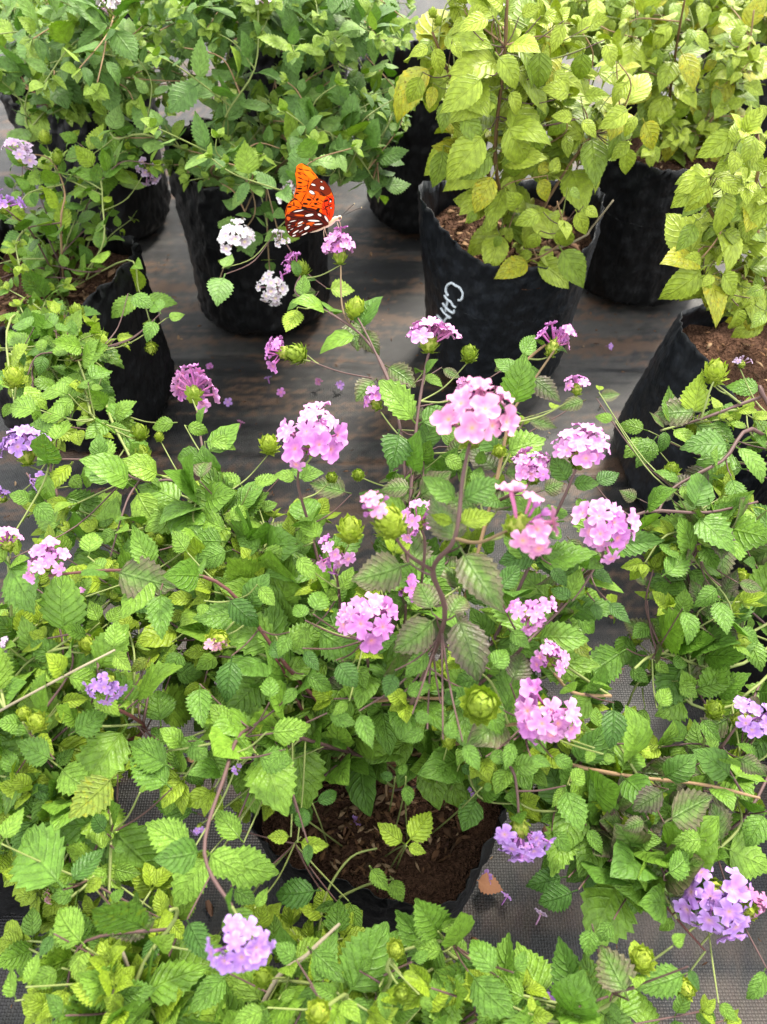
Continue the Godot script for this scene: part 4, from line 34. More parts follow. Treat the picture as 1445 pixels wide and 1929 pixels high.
const HEADS := [
	[[-36.4,328.0,-567.3,0.0,0.79,-0.62,40.6,15,0],[-75.5,318.0,-559.6,-0.78,0.52,-0.34,29.2,7,1],[-78.4,312.0,-456.8,-0.99,0.11,0.02,32.2,7,1],[31.2,355.0,-421.6,0.0,0.82,-0.58,43.8,16,0],[112.9,367.0,-402.1,0.32,0.86,-0.41,33.3,7,0],[-140.9,302.0,-426.1,-0.08,-0.12,-0.99,41.9,15,0],[-42.7,362.0,-319.1,-0.09,0.94,0.32,47.6,17,0],[-6.3,335.0,-380.4,-0.52,0.67,-0.53,27.9,6,1],[54.4,345.0,-383.6,0.0,0.88,-0.47,19.5,6,2],[43.3,435.0,-261.7,0.1,0.97,-0.23,45.7,17,3],[116.7,365.0,-306.9,0.15,0.95,-0.26,42.0,16,0],[88.6,353.0,-303.0,-0.1,0.96,-0.26,31.6,12,0],[125.9,352.0,-376.6,-0.21,0.75,-0.62,22.9,5,0],[124.6,350.0,-261.8,0.19,0.88,0.44,42.0,17,0],[-2.5,430.0,-212.3,-0.57,0.7,-0.43,24.8,4,3],[61.1,435.0,-201.1,0.41,0.89,0.18,37.7,6,3],[20.4,350.0,-265.6,0.2,0.71,0.68,28.6,7,0],[-29.0,325.0,-261.0,-0.52,0.53,0.67,29.7,8,0],[-12.5,325.0,-215.6,0.1,0.78,0.61,41.1,11,0],[12.3,315.0,-244.1,-0.3,0.9,0.32,26.5,7,1],[81.1,330.0,-218.4,0.0,0.85,0.53,31.6,9,0],[91.2,315.0,-198.0,0.21,0.92,0.33,27.7,9,0],[83.2,320.0,-164.2,-0.2,0.71,0.68,41.2,17,0],[76.1,250.0,-123.7,0.0,-0.1,0.99,39.0,13,4],[189.7,218.0,-98.3,-0.1,0.78,0.61,48.4,13,4],[206.8,215.0,-96.2,0.69,0.4,0.6,27.3,6,2],[-58.2,335.0,-57.2,0.1,0.65,0.75,31.0,18,4],[-193.1,333.0,-250.6,-0.1,0.99,0.02,28.9,12,0],[-183.6,300.0,-247.2,0.0,0.94,0.33,15.4,3,0],[-95.2,310.0,-210.5,0.85,0.42,0.33,18.6,3,5],[-100.9,260.0,-124.3,0.0,0.79,0.62,12.8,4,4],[56.9,200.0,-163.4,0.0,0.94,0.33,9.5,2,4],[-78.8,285.0,-148.4,0.0,0.94,0.33,9.8,3,4],[-120.2,170.0,-65.6,0.0,0.9,0.43,10.7,2,4]],
	[[-257.2,292.0,-376.3,-0.12,0.85,-0.52,43.7,14,4],[-239.2,285.0,-350.0,-0.3,0.22,0.93,22.3,5,4],[-359.3,302.0,-680.8,0.23,0.93,-0.28,33.2,8,4],[-360.7,312.0,-754.2,0.0,0.95,0.3,42.3,7,6],[-252.8,270.0,-801.8,0.39,0.11,0.91,30.9,8,6],[-273.4,270.0,-350.2,0.0,0.96,-0.28,17.5,6,4],[-261.8,270.0,-517.1,0.0,0.99,0.1,10.8,4,6]],
	[[-269.2,400.0,-866.2,0.0,0.9,-0.43,38.0,12,7],[-320.3,300.0,-900.7,0.0,0.83,-0.55,13.1,4,6]],
	[[-150.5,250.0,-707.8,-0.1,0.89,0.45,43.4,14,7],[-120.7,193.0,-701.3,0.0,0.34,0.94,39.9,12,7],[-91.6,290.0,-717.8,-0.36,0.91,-0.2,32.6,10,7],[-105.1,250.0,-703.1,0.0,0.62,0.79,21.6,5,7],[-116.7,400.0,-885.5,0.0,0.9,-0.43,35.4,12,7]],
	[],
	[[100.6,434.1,-780.0,0.0,0.9,-0.43,23.7,8,7]],
	[],
	[],
	[[215.0,265.0,-185.6,0.68,0.73,-0.01,31.4,11,4],[277.4,300.0,-459.7,0.0,0.9,-0.43,17.2,3,6]],
	[[-152.5,305.0,-189.2,0.1,0.72,0.69,25.0,9,4],[-225.1,325.0,-269.9,0.0,0.99,-0.12,22.2,8,0],[-218.4,300.0,-215.6,0.0,0.99,-0.12,12.9,5,6],[-167.9,200.0,-81.9,0.0,0.94,0.33,13.4,3,4],[-177.1,250.0,-91.8,-0.65,0.6,0.47,10.2,2,5]],
	[],
	[],
]

const BUDS := [
	[[-21.7,315.0,-504.9,0.0,0.97,-0.26,21.1],[59.4,345.0,-416.2,0.0,0.97,-0.26,14.7],[-65.5,311.0,-456.1,-0.96,0.23,0.18,19.3],[-68.8,314.0,-559.5,-0.62,0.69,-0.38,17.8],[-80.5,300.0,-372.5,0.0,0.97,-0.26,17.2],[-19.3,340.0,-268.2,0.0,0.97,-0.26,19.1],[3.0,425.0,-208.7,-0.41,0.82,-0.39,18.0],[48.6,335.0,-162.7,-0.1,0.89,0.45,22.9],[99.6,300.0,-162.3,0.78,0.58,0.21,14.8],[105.3,300.0,-249.1,0.0,0.91,0.41,13.5],[37.3,270.0,-169.7,0.0,0.97,-0.26,10.3],[-146.7,290.0,-296.8,0.0,0.97,-0.26,9.7],[206.7,213.0,-93.3,0.0,0.91,0.41,15.1],[73.7,335.0,-334.4,0.0,0.91,0.41,10.2],[-33.0,325.0,-320.7,0.0,0.91,0.41,8.8],[-15.9,330.0,-318.6,0.0,0.91,0.41,9.4],[166.8,200.0,-55.8,0.0,0.91,0.41,13.5],[-163.3,290.0,-389.7,0.0,0.97,-0.26,8.5],[54.8,330.0,-167.0,0.29,0.81,0.51,10.8],[-95.2,305.0,-215.6,0.71,0.56,0.44,15.2]],
	[[-178.0,290.0,-394.0,0.0,0.97,-0.26,15.5],[-172.7,290.0,-372.5,0.0,0.97,-0.26,15.9],[-269.7,272.0,-557.6,0.0,0.97,-0.26,16.8],[-278.9,302.0,-439.4,0.0,0.97,-0.26,20.0],[-243.1,168.0,-633.8,0.0,-0.2,0.98,15.6],[-365.9,290.0,-833.4,0.0,0.97,-0.26,17.2],[-328.4,305.0,-759.3,0.0,0.97,-0.26,13.9]],
	[],
	[[-64.1,290.0,-766.6,0.0,0.97,-0.26,13.1],[-334.3,300.0,-779.7,0.0,0.97,-0.26,12.0]],
	[],
	[[43.5,432.1,-770.0,0.0,0.88,-0.47,10.3],[48.6,425.8,-770.0,0.0,0.88,-0.47,10.4],[93.5,389.0,-740.0,0.0,0.88,-0.47,10.6]],
	[],
	[],
	[[243.1,316.0,-429.7,0.0,0.97,-0.26,21.8],[236.1,280.0,-410.2,0.84,0.48,0.24,20.8],[190.6,280.0,-292.3,0.0,0.97,-0.26,16.1],[234.8,240.0,-249.9,0.89,0.35,0.28,17.7],[205.0,247.0,-198.5,0.0,0.97,-0.26,14.5],[197.2,300.0,-348.3,0.0,0.97,-0.26,13.8],[242.1,260.0,-288.7,0.0,0.91,0.41,12.2]],
	[[-169.9,303.0,-213.3,0.0,0.97,-0.26,12.2],[-186.1,303.0,-167.0,0.0,0.97,-0.26,13.1],[-196.0,300.0,-172.8,0.0,0.97,-0.26,9.8]],
	[[128.1,262.0,-61.0,0.0,0.97,-0.26,14.7],[5.9,267.0,-65.1,0.0,0.91,0.41,10.5],[8.7,270.0,-46.3,0.0,0.91,0.41,10.1],[-28.0,305.0,-35.1,0.0,0.97,-0.26,12.8],[-59.3,260.0,-54.0,0.0,0.97,-0.26,11.5]],
	[],
]

const SHOOTS := [
	[[-6,290,-259,32,50,0],[2,241,-330,32,50,0],[-155,253,-289,32,50,0],[-102,240,-330,32,50,0],[-100,237,-271,32,50,0],[-91,279,-258,32,50,0],[-91,258,-347,32,50,0],[-96,242,-272,32,50,0],[-99,232,-280,32,50,0],[-83,276,-261,32,50,0],[-107,284,-261,32,50,0],[-98,287,-302,32,50,0],[-53,273,-314,32,50,0],[-116,230,-344,32,50,0],[-27,268,-256,32,50,0],[-113,287,-283,32,50,0],[6,245,-321,32,50,0],[-81,286,-283,32,50,0],[-121,274,-262,32,50,0],[-17,266,-270,32,50,0],[-108,252,-323,32,50,0],[-128,245,-285,32,50,0],[-62,289,-296,32,50,0],[-127,236,-361,32,50,0],[-73,257,-282,32,50,0],[-119,267,-303,32,50,0],[-40,281,-263,32,50,0],[-45,280,-322,32,50,0],[-82,226,-220,32,50,1],[2,217,-253,32,50,1],[-87,262,-233,32,50,1],[-29,228,-238,32,50,1],[51,216,-229,32,50,1],[14,269,-194,32,50,1],[-111,257,-212,32,50,1],[-108,268,-227,32,50,1],[-26,226,-194,32,50,1],[27,218,-233,32,50,1],[-113,243,-210,32,50,1],[-101,210,-243,32,50,1],[-98,242,-236,32,50,1],[-15,201,-261,32,50,1],[-77,213,-218,32,50,1],[-76,256,-233,32,50,1],[-37,207,-270,32,50,1],[-60,245,-213,32,50,1],[-6,220,-235,32,50,1],[-77,222,-194,32,50,1],[-31,229,-235,32,50,1],[-67,251,-236,32,50,1],[31,257,-216,32,50,1],[-58,232,-194,32,50,1],[-30,264,-198,32,50,1],[-120,226,-216,32,50,1],[60,245,-312,32,48,2],[58,230,-224,32,48,2],[45,307,-199,32,48,2],[6,305,-274,32,48,2],[141,225,-281,32,48,2],[113,301,-246,32,48,2],[75,234,-233,32,48,2],[105,256,-295,32,48,2],[110,236,-232,32,48,2],[10,267,-266,32,48,2],[40,242,-318,32,48,2],[93,224,-230,32,48,2],[67,223,-247,32,48,2],[67,276,-242,32,48,2],[23,272,-260,32,48,2],[42,260,-239,32,48,2],[46,276,-308,32,48,2],[51,289,-272,32,48,2],[105,236,-277,32,48,2],[57,232,-327,32,48,2],[46,260,-310,32,48,2],[58,277,-304,32,48,2],[-11,290,-215,32,48,2],[60,265,-311,32,48,2],[79,198,-168,32,48,1],[126,202,-175,32,48,1],[147,247,-177,32,48,1],[37,235,-191,32,48,1],[66,199,-176,32,48,1],[95,202,-168,32,48,1],[65,209,-192,32,48,1],[118,200,-170,32,48,1],[134,222,-212,32,48,1],[108,242,-187,32,48,1],[96,243,-174,32,48,1],[108,238,-187,32,48,1],[102,236,-190,32,48,1],[86,235,-202,32,48,1],[58,249,-168,32,48,1],[106,209,-182,32,48,1],[49,216,-182,32,48,1],[97,198,-171,32,48,1],[62,191,-189,32,48,1],[45,203,-204,32,48,1],[79,281,-375,24,36,3],[86,277,-390,24,36,3],[78,313,-323,24,36,3],[59,271,-417,24,36,3],[86,289,-371,24,36,3],[80,322,-352,24,36,3],[93,320,-371,24,36,3],[8,292,-371,24,36,3],[73,278,-347,24,36,3],[28,298,-359,24,36,3],[-100,256,-339,26,38,0],[-133,252,-368,26,38,0],[-76,275,-326,26,38,0],[-89,276,-340,26,38,0],[-120,254,-370,26,38,0],[-121,274,-328,26,38,0],[190,193,-160,28,42,2],[150,219,-164,28,42,2],[150,212,-174,28,42,2],[119,217,-174,28,42,2],[127,196,-151,28,42,2],[114,212,-145,28,42,2],[160,229,-150,28,42,2],[139,215,-147,28,42,2],[185,216,-165,28,42,2],[23,201,-230,26,38,1],[27,236,-225,26,38,1],[-6,191,-243,26,38,1],[-41,222,-204,26,38,1],[38,193,-214,26,38,1],[23,231,-214,26,38,1],[-36,196,-238,26,38,1],[49,231,-202,26,38,1],[31,195,-234,26,38,1],[-36,200,-210,26,38,1],[120,221,-282,28,42,2],[106,263,-268,28,42,2],[111,278,-256,28,42,2],[121,257,-231,28,42,2],[91,246,-268,28,42,2],[145,262,-263,28,42,2],[126,272,-267,28,42,2],[94,279,-226,28,42,2],[-186,245,-259,28,42,0],[-115,245,-279,28,42,0],[-154,233,-244,28,42,0],[-103,231,-281,28,42,0],[-126,225,-270,28,42,0],[-127,259,-277,28,42,0],[-117,251,-237,28,42,0],[-156,240,-268,28,42,0],[-169,254,-333,32,46,0],[-161,262,-311,32,46,0],[-174,294,-281,32,46,0],[-193,279,-314,32,46,0],[-249,259,-345,32,46,0],[-172,278,-321,32,46,0],[-218,257,-328,32,46,0],[-215,282,-332,32,46,0],[-163,280,-331,32,46,0],[-228,251,-332,32,46,0],[-151,278,-314,32,46,0],[-225,271,-303,32,46,0],[-251,254,-350,32,46,0],[-241,294,-299,32,46,0],[-143,240,-171,34,48,0],[-112,264,-151,34,48,0],[-98,242,-164,34,48,0],[-123,261,-154,34,48,0],[-131,269,-163,34,48,0],[-108,226,-168,34,48,0],[-95,261,-146,34,48,0],[-85,190,-158,32,46,1],[-71,216,-164,32,46,1],[-74,204,-169,32,46,1],[-67,218,-155,32,46,1],[175,226,-183,34,50,2],[169,194,-158,34,50,2],[149,199,-159,34,50,2],[211,182,-192,34,50,2],[217,183,-169,34,50,2],[122,224,-189,34,50,2],[196,218,-193,34,50,2],[135,226,-146,34,50,2],[125,232,-187,34,50,2],[139,218,-137,34,50,2],[184,215,-145,34,50,2],[154,218,-195,34,50,2],[140,231,-159,34,50,2],[108,182,-159,34,50,2],[187,194,-152,34,50,2],[156,215,-136,34,50,2],[-93,225,-278,34,50,0],[-73,228,-238,34,50,0],[-140,261,-233,34,50,0],[-67,255,-225,34,50,0],[-127,260,-262,34,50,0],[-131,243,-260,34,50,0],[-125,224,-240,34,50,0],[-163,248,-245,34,50,0],[-62,264,-227,34,50,0],[-51,240,-253,34,50,0],[-152,245,-263,34,50,0],[-166,220,-252,34,50,0],[-117,215,-236,34,50,0],[-174,221,-267,34,50,0],[73,225,-157,34,50,1],[105,198,-148,34,50,1],[82,216,-151,34,50,1],[90,204,-158,34,50,1],[69,192,-174,34,50,1],[106,210,-172,34,50,1],[104,209,-176,34,50,1],[101,192,-147,34,50,1]],
	[[-290,271,-858,26,40,4],[-307,226,-934,26,40,4],[-304,222,-945,26,40,4],[-238,291,-775,26,40,4],[-259,274,-870,26,40,4],[-270,294,-798,26,40,4],[-299,253,-578,28,42,4],[-340,221,-631,28,42,4],[-344,242,-604,28,42,4],[-367,221,-613,28,42,4],[-369,207,-702,28,42,4],[-307,243,-596,28,42,4],[-396,218,-684,28,42,4],[-383,219,-701,28,42,4],[-276,233,-517,28,42,4],[-339,216,-529,28,42,4],[-256,248,-547,28,42,4],[-271,256,-517,28,42,4],[-275,262,-545,28,42,4],[-296,263,-486,28,42,4],[-255,264,-546,28,42,4],[-246,229,-565,28,42,4],[-286,219,-500,28,42,4],[-339,256,-529,28,42,4],[-244,279,-518,28,42,4],[-329,216,-531,28,42,4],[-337,249,-534,28,42,4],[-337,222,-626,28,42,4],[-261,221,-500,28,42,4],[-371,248,-796,26,38,4],[-345,246,-834,26,38,4],[-354,272,-869,26,38,4],[-388,225,-791,26,38,4],[-337,294,-756,26,38,4],[-326,238,-815,26,38,4],[-415,255,-859,26,38,4],[-397,281,-821,26,38,4],[-329,300,-766,26,38,4],[-421,233,-836,26,38,4],[-358,286,-708,26,38,4],[-403,259,-837,26,38,4],[-265,232,-459,28,42,4],[-280,215,-458,28,42,4],[-237,255,-451,28,42,4],[-238,260,-456,28,42,4],[-279,212,-512,28,42,4],[-278,224,-500,28,42,4],[-225,262,-423,28,42,4],[-357,248,-622,24,34,4],[-413,216,-708,24,34,4],[-408,201,-795,24,34,4],[-378,230,-745,24,34,4],[-397,210,-689,24,34,4],[-356,208,-721,24,34,4],[-347,264,-639,24,34,4],[-356,268,-673,24,34,4],[-327,219,-671,24,34,4],[-323,203,-831,24,34,4],[-317,216,-777,24,34,4],[-294,200,-822,24,34,4]],
	[[-202,325,-888,32,48,5],[-262,328,-838,32,48,5],[-269,302,-1074,32,48,5],[-299,335,-845,32,48,5],[-316,296,-1015,32,48,5],[-280,313,-867,32,48,5],[-314,312,-954,32,48,5],[-206,301,-935,32,48,5],[-283,306,-1023,32,48,5],[-261,379,-815,32,48,5],[-286,370,-857,32,48,5],[-319,309,-902,32,48,5],[-236,294,-1038,32,48,5],[-268,324,-1004,32,48,5],[-201,337,-959,32,48,5],[-297,357,-916,32,48,5],[-262,288,-1096,32,48,5],[-305,330,-882,32,48,5],[-379,372,-996,32,48,5],[-409,349,-977,32,48,5],[-460,332,-1063,32,48,5],[-361,371,-913,32,48,5],[-420,373,-965,32,48,5],[-463,361,-1025,32,48,5],[-483,329,-1128,32,48,5],[-360,381,-900,32,48,5],[-409,340,-1039,32,48,5],[-356,375,-962,32,48,5],[-397,351,-1031,32,48,5],[-436,371,-1002,32,48,5],[-414,221,-1076,30,46,5],[-349,238,-1057,30,46,5],[-302,273,-952,30,46,5],[-318,254,-947,30,46,5],[-397,240,-989,30,46,5],[-291,270,-933,30,46,5],[-441,366,-1030,32,48,5],[-314,436,-814,32,48,5],[-320,427,-820,32,48,5],[-324,403,-904,32,48,5],[-365,420,-884,32,48,5],[-328,416,-892,32,48,5],[-331,404,-914,32,48,5],[-410,381,-981,32,48,5],[-470,372,-1027,32,48,5],[-326,377,-999,32,48,5],[-442,375,-1029,32,48,5],[-335,385,-978,32,48,5],[-305,332,-915,32,50,5],[-274,397,-744,32,50,5],[-276,310,-951,32,50,5],[-335,396,-811,32,50,5],[-414,311,-1046,32,50,5],[-266,342,-1005,32,50,5],[-465,280,-1183,32,50,5],[-325,257,-1020,32,50,5],[-311,347,-969,32,50,5],[-297,396,-837,32,50,5],[-271,339,-937,32,50,5],[-334,307,-951,32,50,5],[-318,329,-997,32,50,5],[-350,298,-991,32,50,5],[-368,283,-1070,32,50,5],[-297,386,-877,32,50,5],[-352,328,-905,32,50,5],[-448,271,-1214,32,50,5],[-260,329,-958,32,50,5],[-372,286,-982,32,50,5],[-421,319,-901,32,50,5],[-262,384,-746,32,50,5],[-321,373,-772,32,50,5],[-486,303,-1166,32,50,5],[-298,318,-988,32,50,5],[-377,400,-807,32,50,5],[-325,322,-999,32,50,5],[-319,272,-1030,32,50,5],[-328,328,-1007,32,50,5],[-465,301,-1079,32,50,5],[-486,280,-1268,32,50,5],[-431,277,-1262,32,50,5],[-351,299,-1118,32,50,5],[-463,264,-1028,32,50,5],[-347,280,-982,32,50,5],[-344,343,-852,32,50,5],[-444,316,-1149,32,50,5],[-410,294,-991,32,50,5],[-328,372,-817,32,50,5],[-396,337,-978,32,50,5],[-407,299,-992,32,50,5],[-463,307,-948,32,50,5],[-301,385,-820,32,50,5],[-351,319,-1002,32,50,5],[-293,321,-1012,32,50,5],[-277,324,-997,32,50,5],[-385,280,-908,28,44,5],[-401,242,-1039,28,44,5],[-366,286,-924,28,44,5],[-396,253,-1049,28,44,5],[-394,243,-1018,28,44,5]],
	[[-89,305,-930,28,44,5],[-24,302,-801,28,44,5],[-21,315,-860,28,44,5],[-68,328,-744,28,44,5],[-55,332,-912,28,44,5],[-58,274,-846,28,44,5],[-97,283,-836,28,44,5],[-103,304,-894,28,44,5],[-126,290,-890,28,44,5],[-53,314,-929,28,44,5],[-10,279,-837,28,44,5],[-24,318,-860,28,44,5],[10,296,-882,28,44,5],[-56,252,-968,28,44,5],[-95,253,-900,28,44,5],[-116,268,-897,28,44,5],[-119,302,-847,28,44,5],[-54,259,-913,28,44,5],[-122,222,-877,28,42,5],[-226,245,-851,28,42,5],[-209,240,-887,28,42,5],[-214,263,-811,28,42,5],[-216,257,-823,28,42,5],[-206,267,-788,28,42,5],[-181,262,-824,28,42,5],[-160,267,-817,28,42,5],[-136,232,-887,28,42,5],[-185,269,-810,28,42,5],[-129,223,-867,28,42,5],[-157,267,-780,28,42,5],[-27,309,-893,30,44,5],[20,301,-880,30,44,5],[9,321,-853,30,44,5],[-15,317,-854,30,44,5],[12,300,-933,30,44,5],[32,293,-951,30,44,5],[13,309,-854,30,44,5],[-26,297,-971,30,44,5],[-121,241,-847,30,44,5],[-207,236,-913,30,44,5],[-193,224,-924,30,44,5],[-196,243,-862,30,44,5],[-231,233,-904,30,44,5],[-234,213,-968,30,44,5],[-218,249,-871,30,44,5],[-172,212,-906,30,44,5],[-160,222,-908,30,44,5],[-174,229,-861,30,44,5],[-169,224,-936,30,44,5],[-250,228,-890,30,44,5],[-272,225,-897,30,44,5],[-178,231,-910,30,44,5],[-59,216,-961,28,42,5],[-58,253,-930,28,42,5],[-103,237,-967,28,42,5],[-99,238,-903,28,42,5],[-107,216,-933,28,42,5],[-65,214,-933,28,42,5],[-82,232,-980,28,42,5],[-14,246,-878,28,42,5],[-29,260,-916,28,42,5],[-34,252,-935,28,42,5],[-79,258,-910,28,42,5],[-57,217,-900,28,42,5],[-80,298,-815,26,44,5],[-240,290,-835,26,44,5],[-50,257,-857,26,44,5],[-196,241,-983,26,44,5],[-211,271,-974,26,44,5],[-37,301,-844,26,44,5],[-172,277,-1037,26,44,5],[-30,343,-706,26,44,5],[-229,246,-1063,26,44,5],[-124,296,-902,26,44,5],[-135,284,-874,26,44,5],[-48,350,-820,26,44,5],[-132,278,-1035,26,44,5],[-120,308,-866,26,44,5],[-165,336,-837,26,44,5],[-160,336,-737,26,44,5],[-93,352,-758,26,44,5],[-152,247,-876,26,44,5],[-162,246,-939,26,44,5],[-97,351,-824,26,44,5],[-108,300,-791,26,44,5],[-87,275,-869,26,44,5],[-212,257,-865,26,44,5],[-157,271,-882,26,44,5],[-27,259,-901,26,44,5],[-266,245,-926,26,44,5],[-49,268,-986,26,44,5],[-110,307,-890,26,44,5],[-181,258,-863,26,44,5],[-177,286,-1021,26,44,5],[-97,305,-919,26,44,5],[-218,327,-810,26,44,5],[-159,254,-913,26,44,5],[-18,275,-908,26,44,5],[-161,300,-803,26,44,5],[-121,312,-754,26,44,5],[-142,257,-1074,26,44,5],[-157,341,-691,26,44,5],[-210,356,-719,26,44,5],[-149,319,-724,26,44,5],[-255,294,-916,26,44,5],[-203,261,-881,26,44,5],[-145,233,-905,28,42,5],[-170,258,-877,28,42,5],[-137,253,-838,28,42,5],[-246,235,-881,28,42,5],[-158,259,-871,28,42,5],[-192,263,-840,28,42,5],[-213,277,-832,28,42,5],[-184,274,-778,28,42,5],[-57,226,-967,26,40,5],[-53,227,-904,26,40,5],[-55,252,-911,26,40,5],[-52,232,-920,26,40,5],[-64,228,-954,26,40,5],[-73,250,-813,26,40,5],[-7,267,-833,26,40,5],[-44,234,-869,26,40,5],[-209,326,-1058,30,46,5],[-271,352,-929,30,46,5],[-250,308,-928,30,46,5],[-208,360,-945,30,46,5],[-197,306,-974,30,46,5],[-206,398,-766,30,46,5],[-247,369,-836,30,46,5],[-166,381,-862,30,46,5],[-233,301,-939,30,46,5],[-170,341,-955,30,46,5],[-254,373,-904,30,46,5],[-214,334,-1036,30,46,5],[-290,322,-1059,30,46,5],[-199,378,-838,30,46,5]],
	[[-31,301,-1164,30,46,5],[-32,324,-1070,30,46,5],[-8,328,-1094,30,46,5],[19,307,-1196,30,46,5],[31,306,-1165,30,46,5],[-25,374,-966,30,46,5],[-51,396,-918,30,46,5],[14,334,-1114,30,46,5],[-221,414,-880,32,48,5],[7,344,-1058,32,48,5],[-96,395,-963,32,48,5],[-33,433,-843,32,48,5],[-83,359,-1059,32,48,5],[-135,398,-888,32,48,5],[-260,359,-1008,32,48,5],[-105,409,-903,32,48,5],[-145,428,-856,32,48,5],[-102,421,-833,32,48,5],[-176,390,-973,32,48,5],[-18,344,-1052,32,48,5],[-202,408,-861,32,48,5],[-175,356,-1048,32,48,5],[-22,427,-837,32,48,5],[-101,373,-1035,32,48,5],[-198,399,-881,32,48,5],[-163,398,-921,32,48,5],[-186,341,-1107,32,48,5],[-120,342,-1105,32,48,5],[-153,345,-1031,32,48,5],[-244,367,-994,32,48,5],[19,356,-914,30,46,5],[-128,381,-867,30,46,5],[-8,366,-1004,30,46,5],[-98,396,-903,30,46,5],[-38,296,-1075,30,46,5],[17,380,-853,30,46,5],[-5,332,-1008,30,46,5],[1,384,-834,30,46,5],[-73,294,-1043,30,46,5],[-140,308,-1027,30,46,5],[-160,308,-1100,30,46,5],[-69,362,-873,30,46,5],[-24,374,-927,30,46,5],[-6,393,-827,30,46,5],[1,290,-1161,30,46,5],[-40,321,-994,30,46,5],[-46,375,-851,30,46,5],[-224,282,-1167,30,46,5],[-165,330,-973,30,46,5],[-54,320,-1066,30,46,5],[-129,381,-912,30,46,5],[-56,291,-1186,30,46,5],[-129,333,-985,30,46,5],[-41,294,-1068,30,46,5],[-31,379,-976,30,46,5],[-131,395,-887,30,46,5],[-97,387,-919,30,46,5],[-49,327,-966,30,46,5],[-72,341,-921,30,46,5],[2,343,-1059,30,46,5],[26,377,-907,30,46,5],[-155,292,-1168,30,46,5],[-60,342,-934,30,46,5],[-86,387,-806,30,46,5],[-37,355,-1041,30,46,5],[-88,323,-965,30,46,5],[-39,325,-1019,30,46,5],[-60,389,-839,30,46,5],[-65,397,-865,30,46,5],[-33,334,-1010,30,46,5],[-177,387,-862,30,46,5],[-226,414,-866,30,46,5],[-257,306,-1131,30,46,5],[-233,377,-907,30,46,5],[-280,335,-1023,30,46,5],[-192,417,-827,30,46,5],[-196,381,-889,30,46,5],[-225,385,-861,30,46,5],[-237,319,-1134,30,46,5],[-196,395,-848,30,46,5],[-264,362,-1025,30,46,5],[-221,337,-1095,30,46,5],[-318,346,-1052,30,46,5],[-241,413,-851,30,46,5],[-290,353,-1029,30,46,5],[-309,347,-1053,30,46,5],[3,221,-979,26,40,5],[7,251,-938,26,40,5],[37,212,-1115,26,40,5],[33,245,-1013,26,40,5],[26,222,-1013,26,40,5]],
	[[125,248,-788,44,62,6],[92,285,-783,44,62,6],[114,260,-752,44,62,6],[167,291,-754,44,62,6],[120,301,-782,44,62,6],[105,251,-775,44,62,6],[87,296,-804,46,70,6],[69,357,-771,46,70,6],[152,361,-782,46,70,6],[159,409,-769,46,70,6],[37,344,-830,46,70,6],[135,362,-837,46,70,6],[42,385,-817,46,70,6],[184,333,-823,46,70,6],[153,358,-853,46,70,6],[135,392,-787,46,70,6],[140,400,-762,46,70,6],[162,358,-803,46,70,6],[130,323,-756,46,70,6],[72,427,-790,46,70,6],[112,299,-820,46,70,6],[114,374,-809,46,70,6],[74,293,-835,46,70,6],[151,405,-821,46,70,6],[151,344,-848,46,70,6],[180,309,-839,46,70,6],[218,314,-796,40,62,6],[236,309,-853,40,62,6],[168,389,-852,40,62,6],[225,383,-806,40,62,6],[164,382,-861,40,62,6],[178,340,-789,40,62,6],[221,387,-780,40,62,6],[201,395,-813,40,62,6],[149,346,-847,40,62,6],[167,334,-821,40,62,6],[175,348,-806,40,62,6],[240,361,-881,40,62,6],[224,361,-784,40,62,6],[188,373,-788,40,62,6],[226,308,-850,40,62,6],[192,336,-851,40,62,6],[157,183,-800,30,44,6],[134,236,-748,30,44,6],[169,204,-783,30,44,6],[106,431,-787,44,64,6],[97,433,-787,44,64,6],[162,411,-821,44,64,6],[63,415,-788,44,64,6],[81,396,-858,44,64,6],[151,421,-769,44,64,6],[193,392,-848,44,64,6],[73,432,-783,44,64,6],[79,444,-785,44,64,6],[101,375,-873,44,64,6]],
	[[348,234,-969,38,54,7],[325,228,-930,38,54,7],[357,235,-942,38,54,7],[394,226,-973,38,54,7],[363,239,-951,38,54,7],[402,228,-973,38,54,7],[341,366,-975,38,56,7],[336,252,-1026,38,56,7],[453,278,-1075,38,56,7],[381,307,-989,38,56,7],[495,234,-1092,38,56,7],[478,289,-1063,38,56,7],[397,224,-1078,38,56,7],[334,286,-1013,38,56,7],[405,322,-966,38,56,7],[427,311,-970,38,56,7],[380,251,-1084,38,56,7],[374,288,-989,38,56,7],[353,237,-1014,38,56,7],[305,300,-978,38,56,7],[336,294,-1042,38,56,7],[416,265,-1022,38,56,7],[301,285,-968,38,56,7],[385,297,-1054,38,56,7],[417,321,-1051,38,56,7],[396,316,-980,38,56,7],[433,302,-969,38,56,7],[348,292,-1070,38,56,7],[462,258,-1064,38,56,7],[365,241,-1090,38,56,7],[417,243,-997,38,56,7],[436,325,-1096,38,56,7],[423,321,-1073,38,56,7],[311,312,-975,38,56,7],[481,206,-1088,38,56,7],[411,243,-1030,38,56,7],[319,298,-1076,38,56,7],[293,337,-1028,38,56,7],[309,337,-995,38,56,7],[301,341,-1031,38,56,7],[283,346,-991,38,56,7],[336,277,-1082,38,56,7],[252,336,-1016,38,56,7],[317,338,-1053,38,56,7],[442,211,-1010,38,54,7],[455,236,-991,38,54,7],[490,198,-1042,38,54,7],[502,188,-1041,38,54,7],[465,237,-953,38,54,7]],
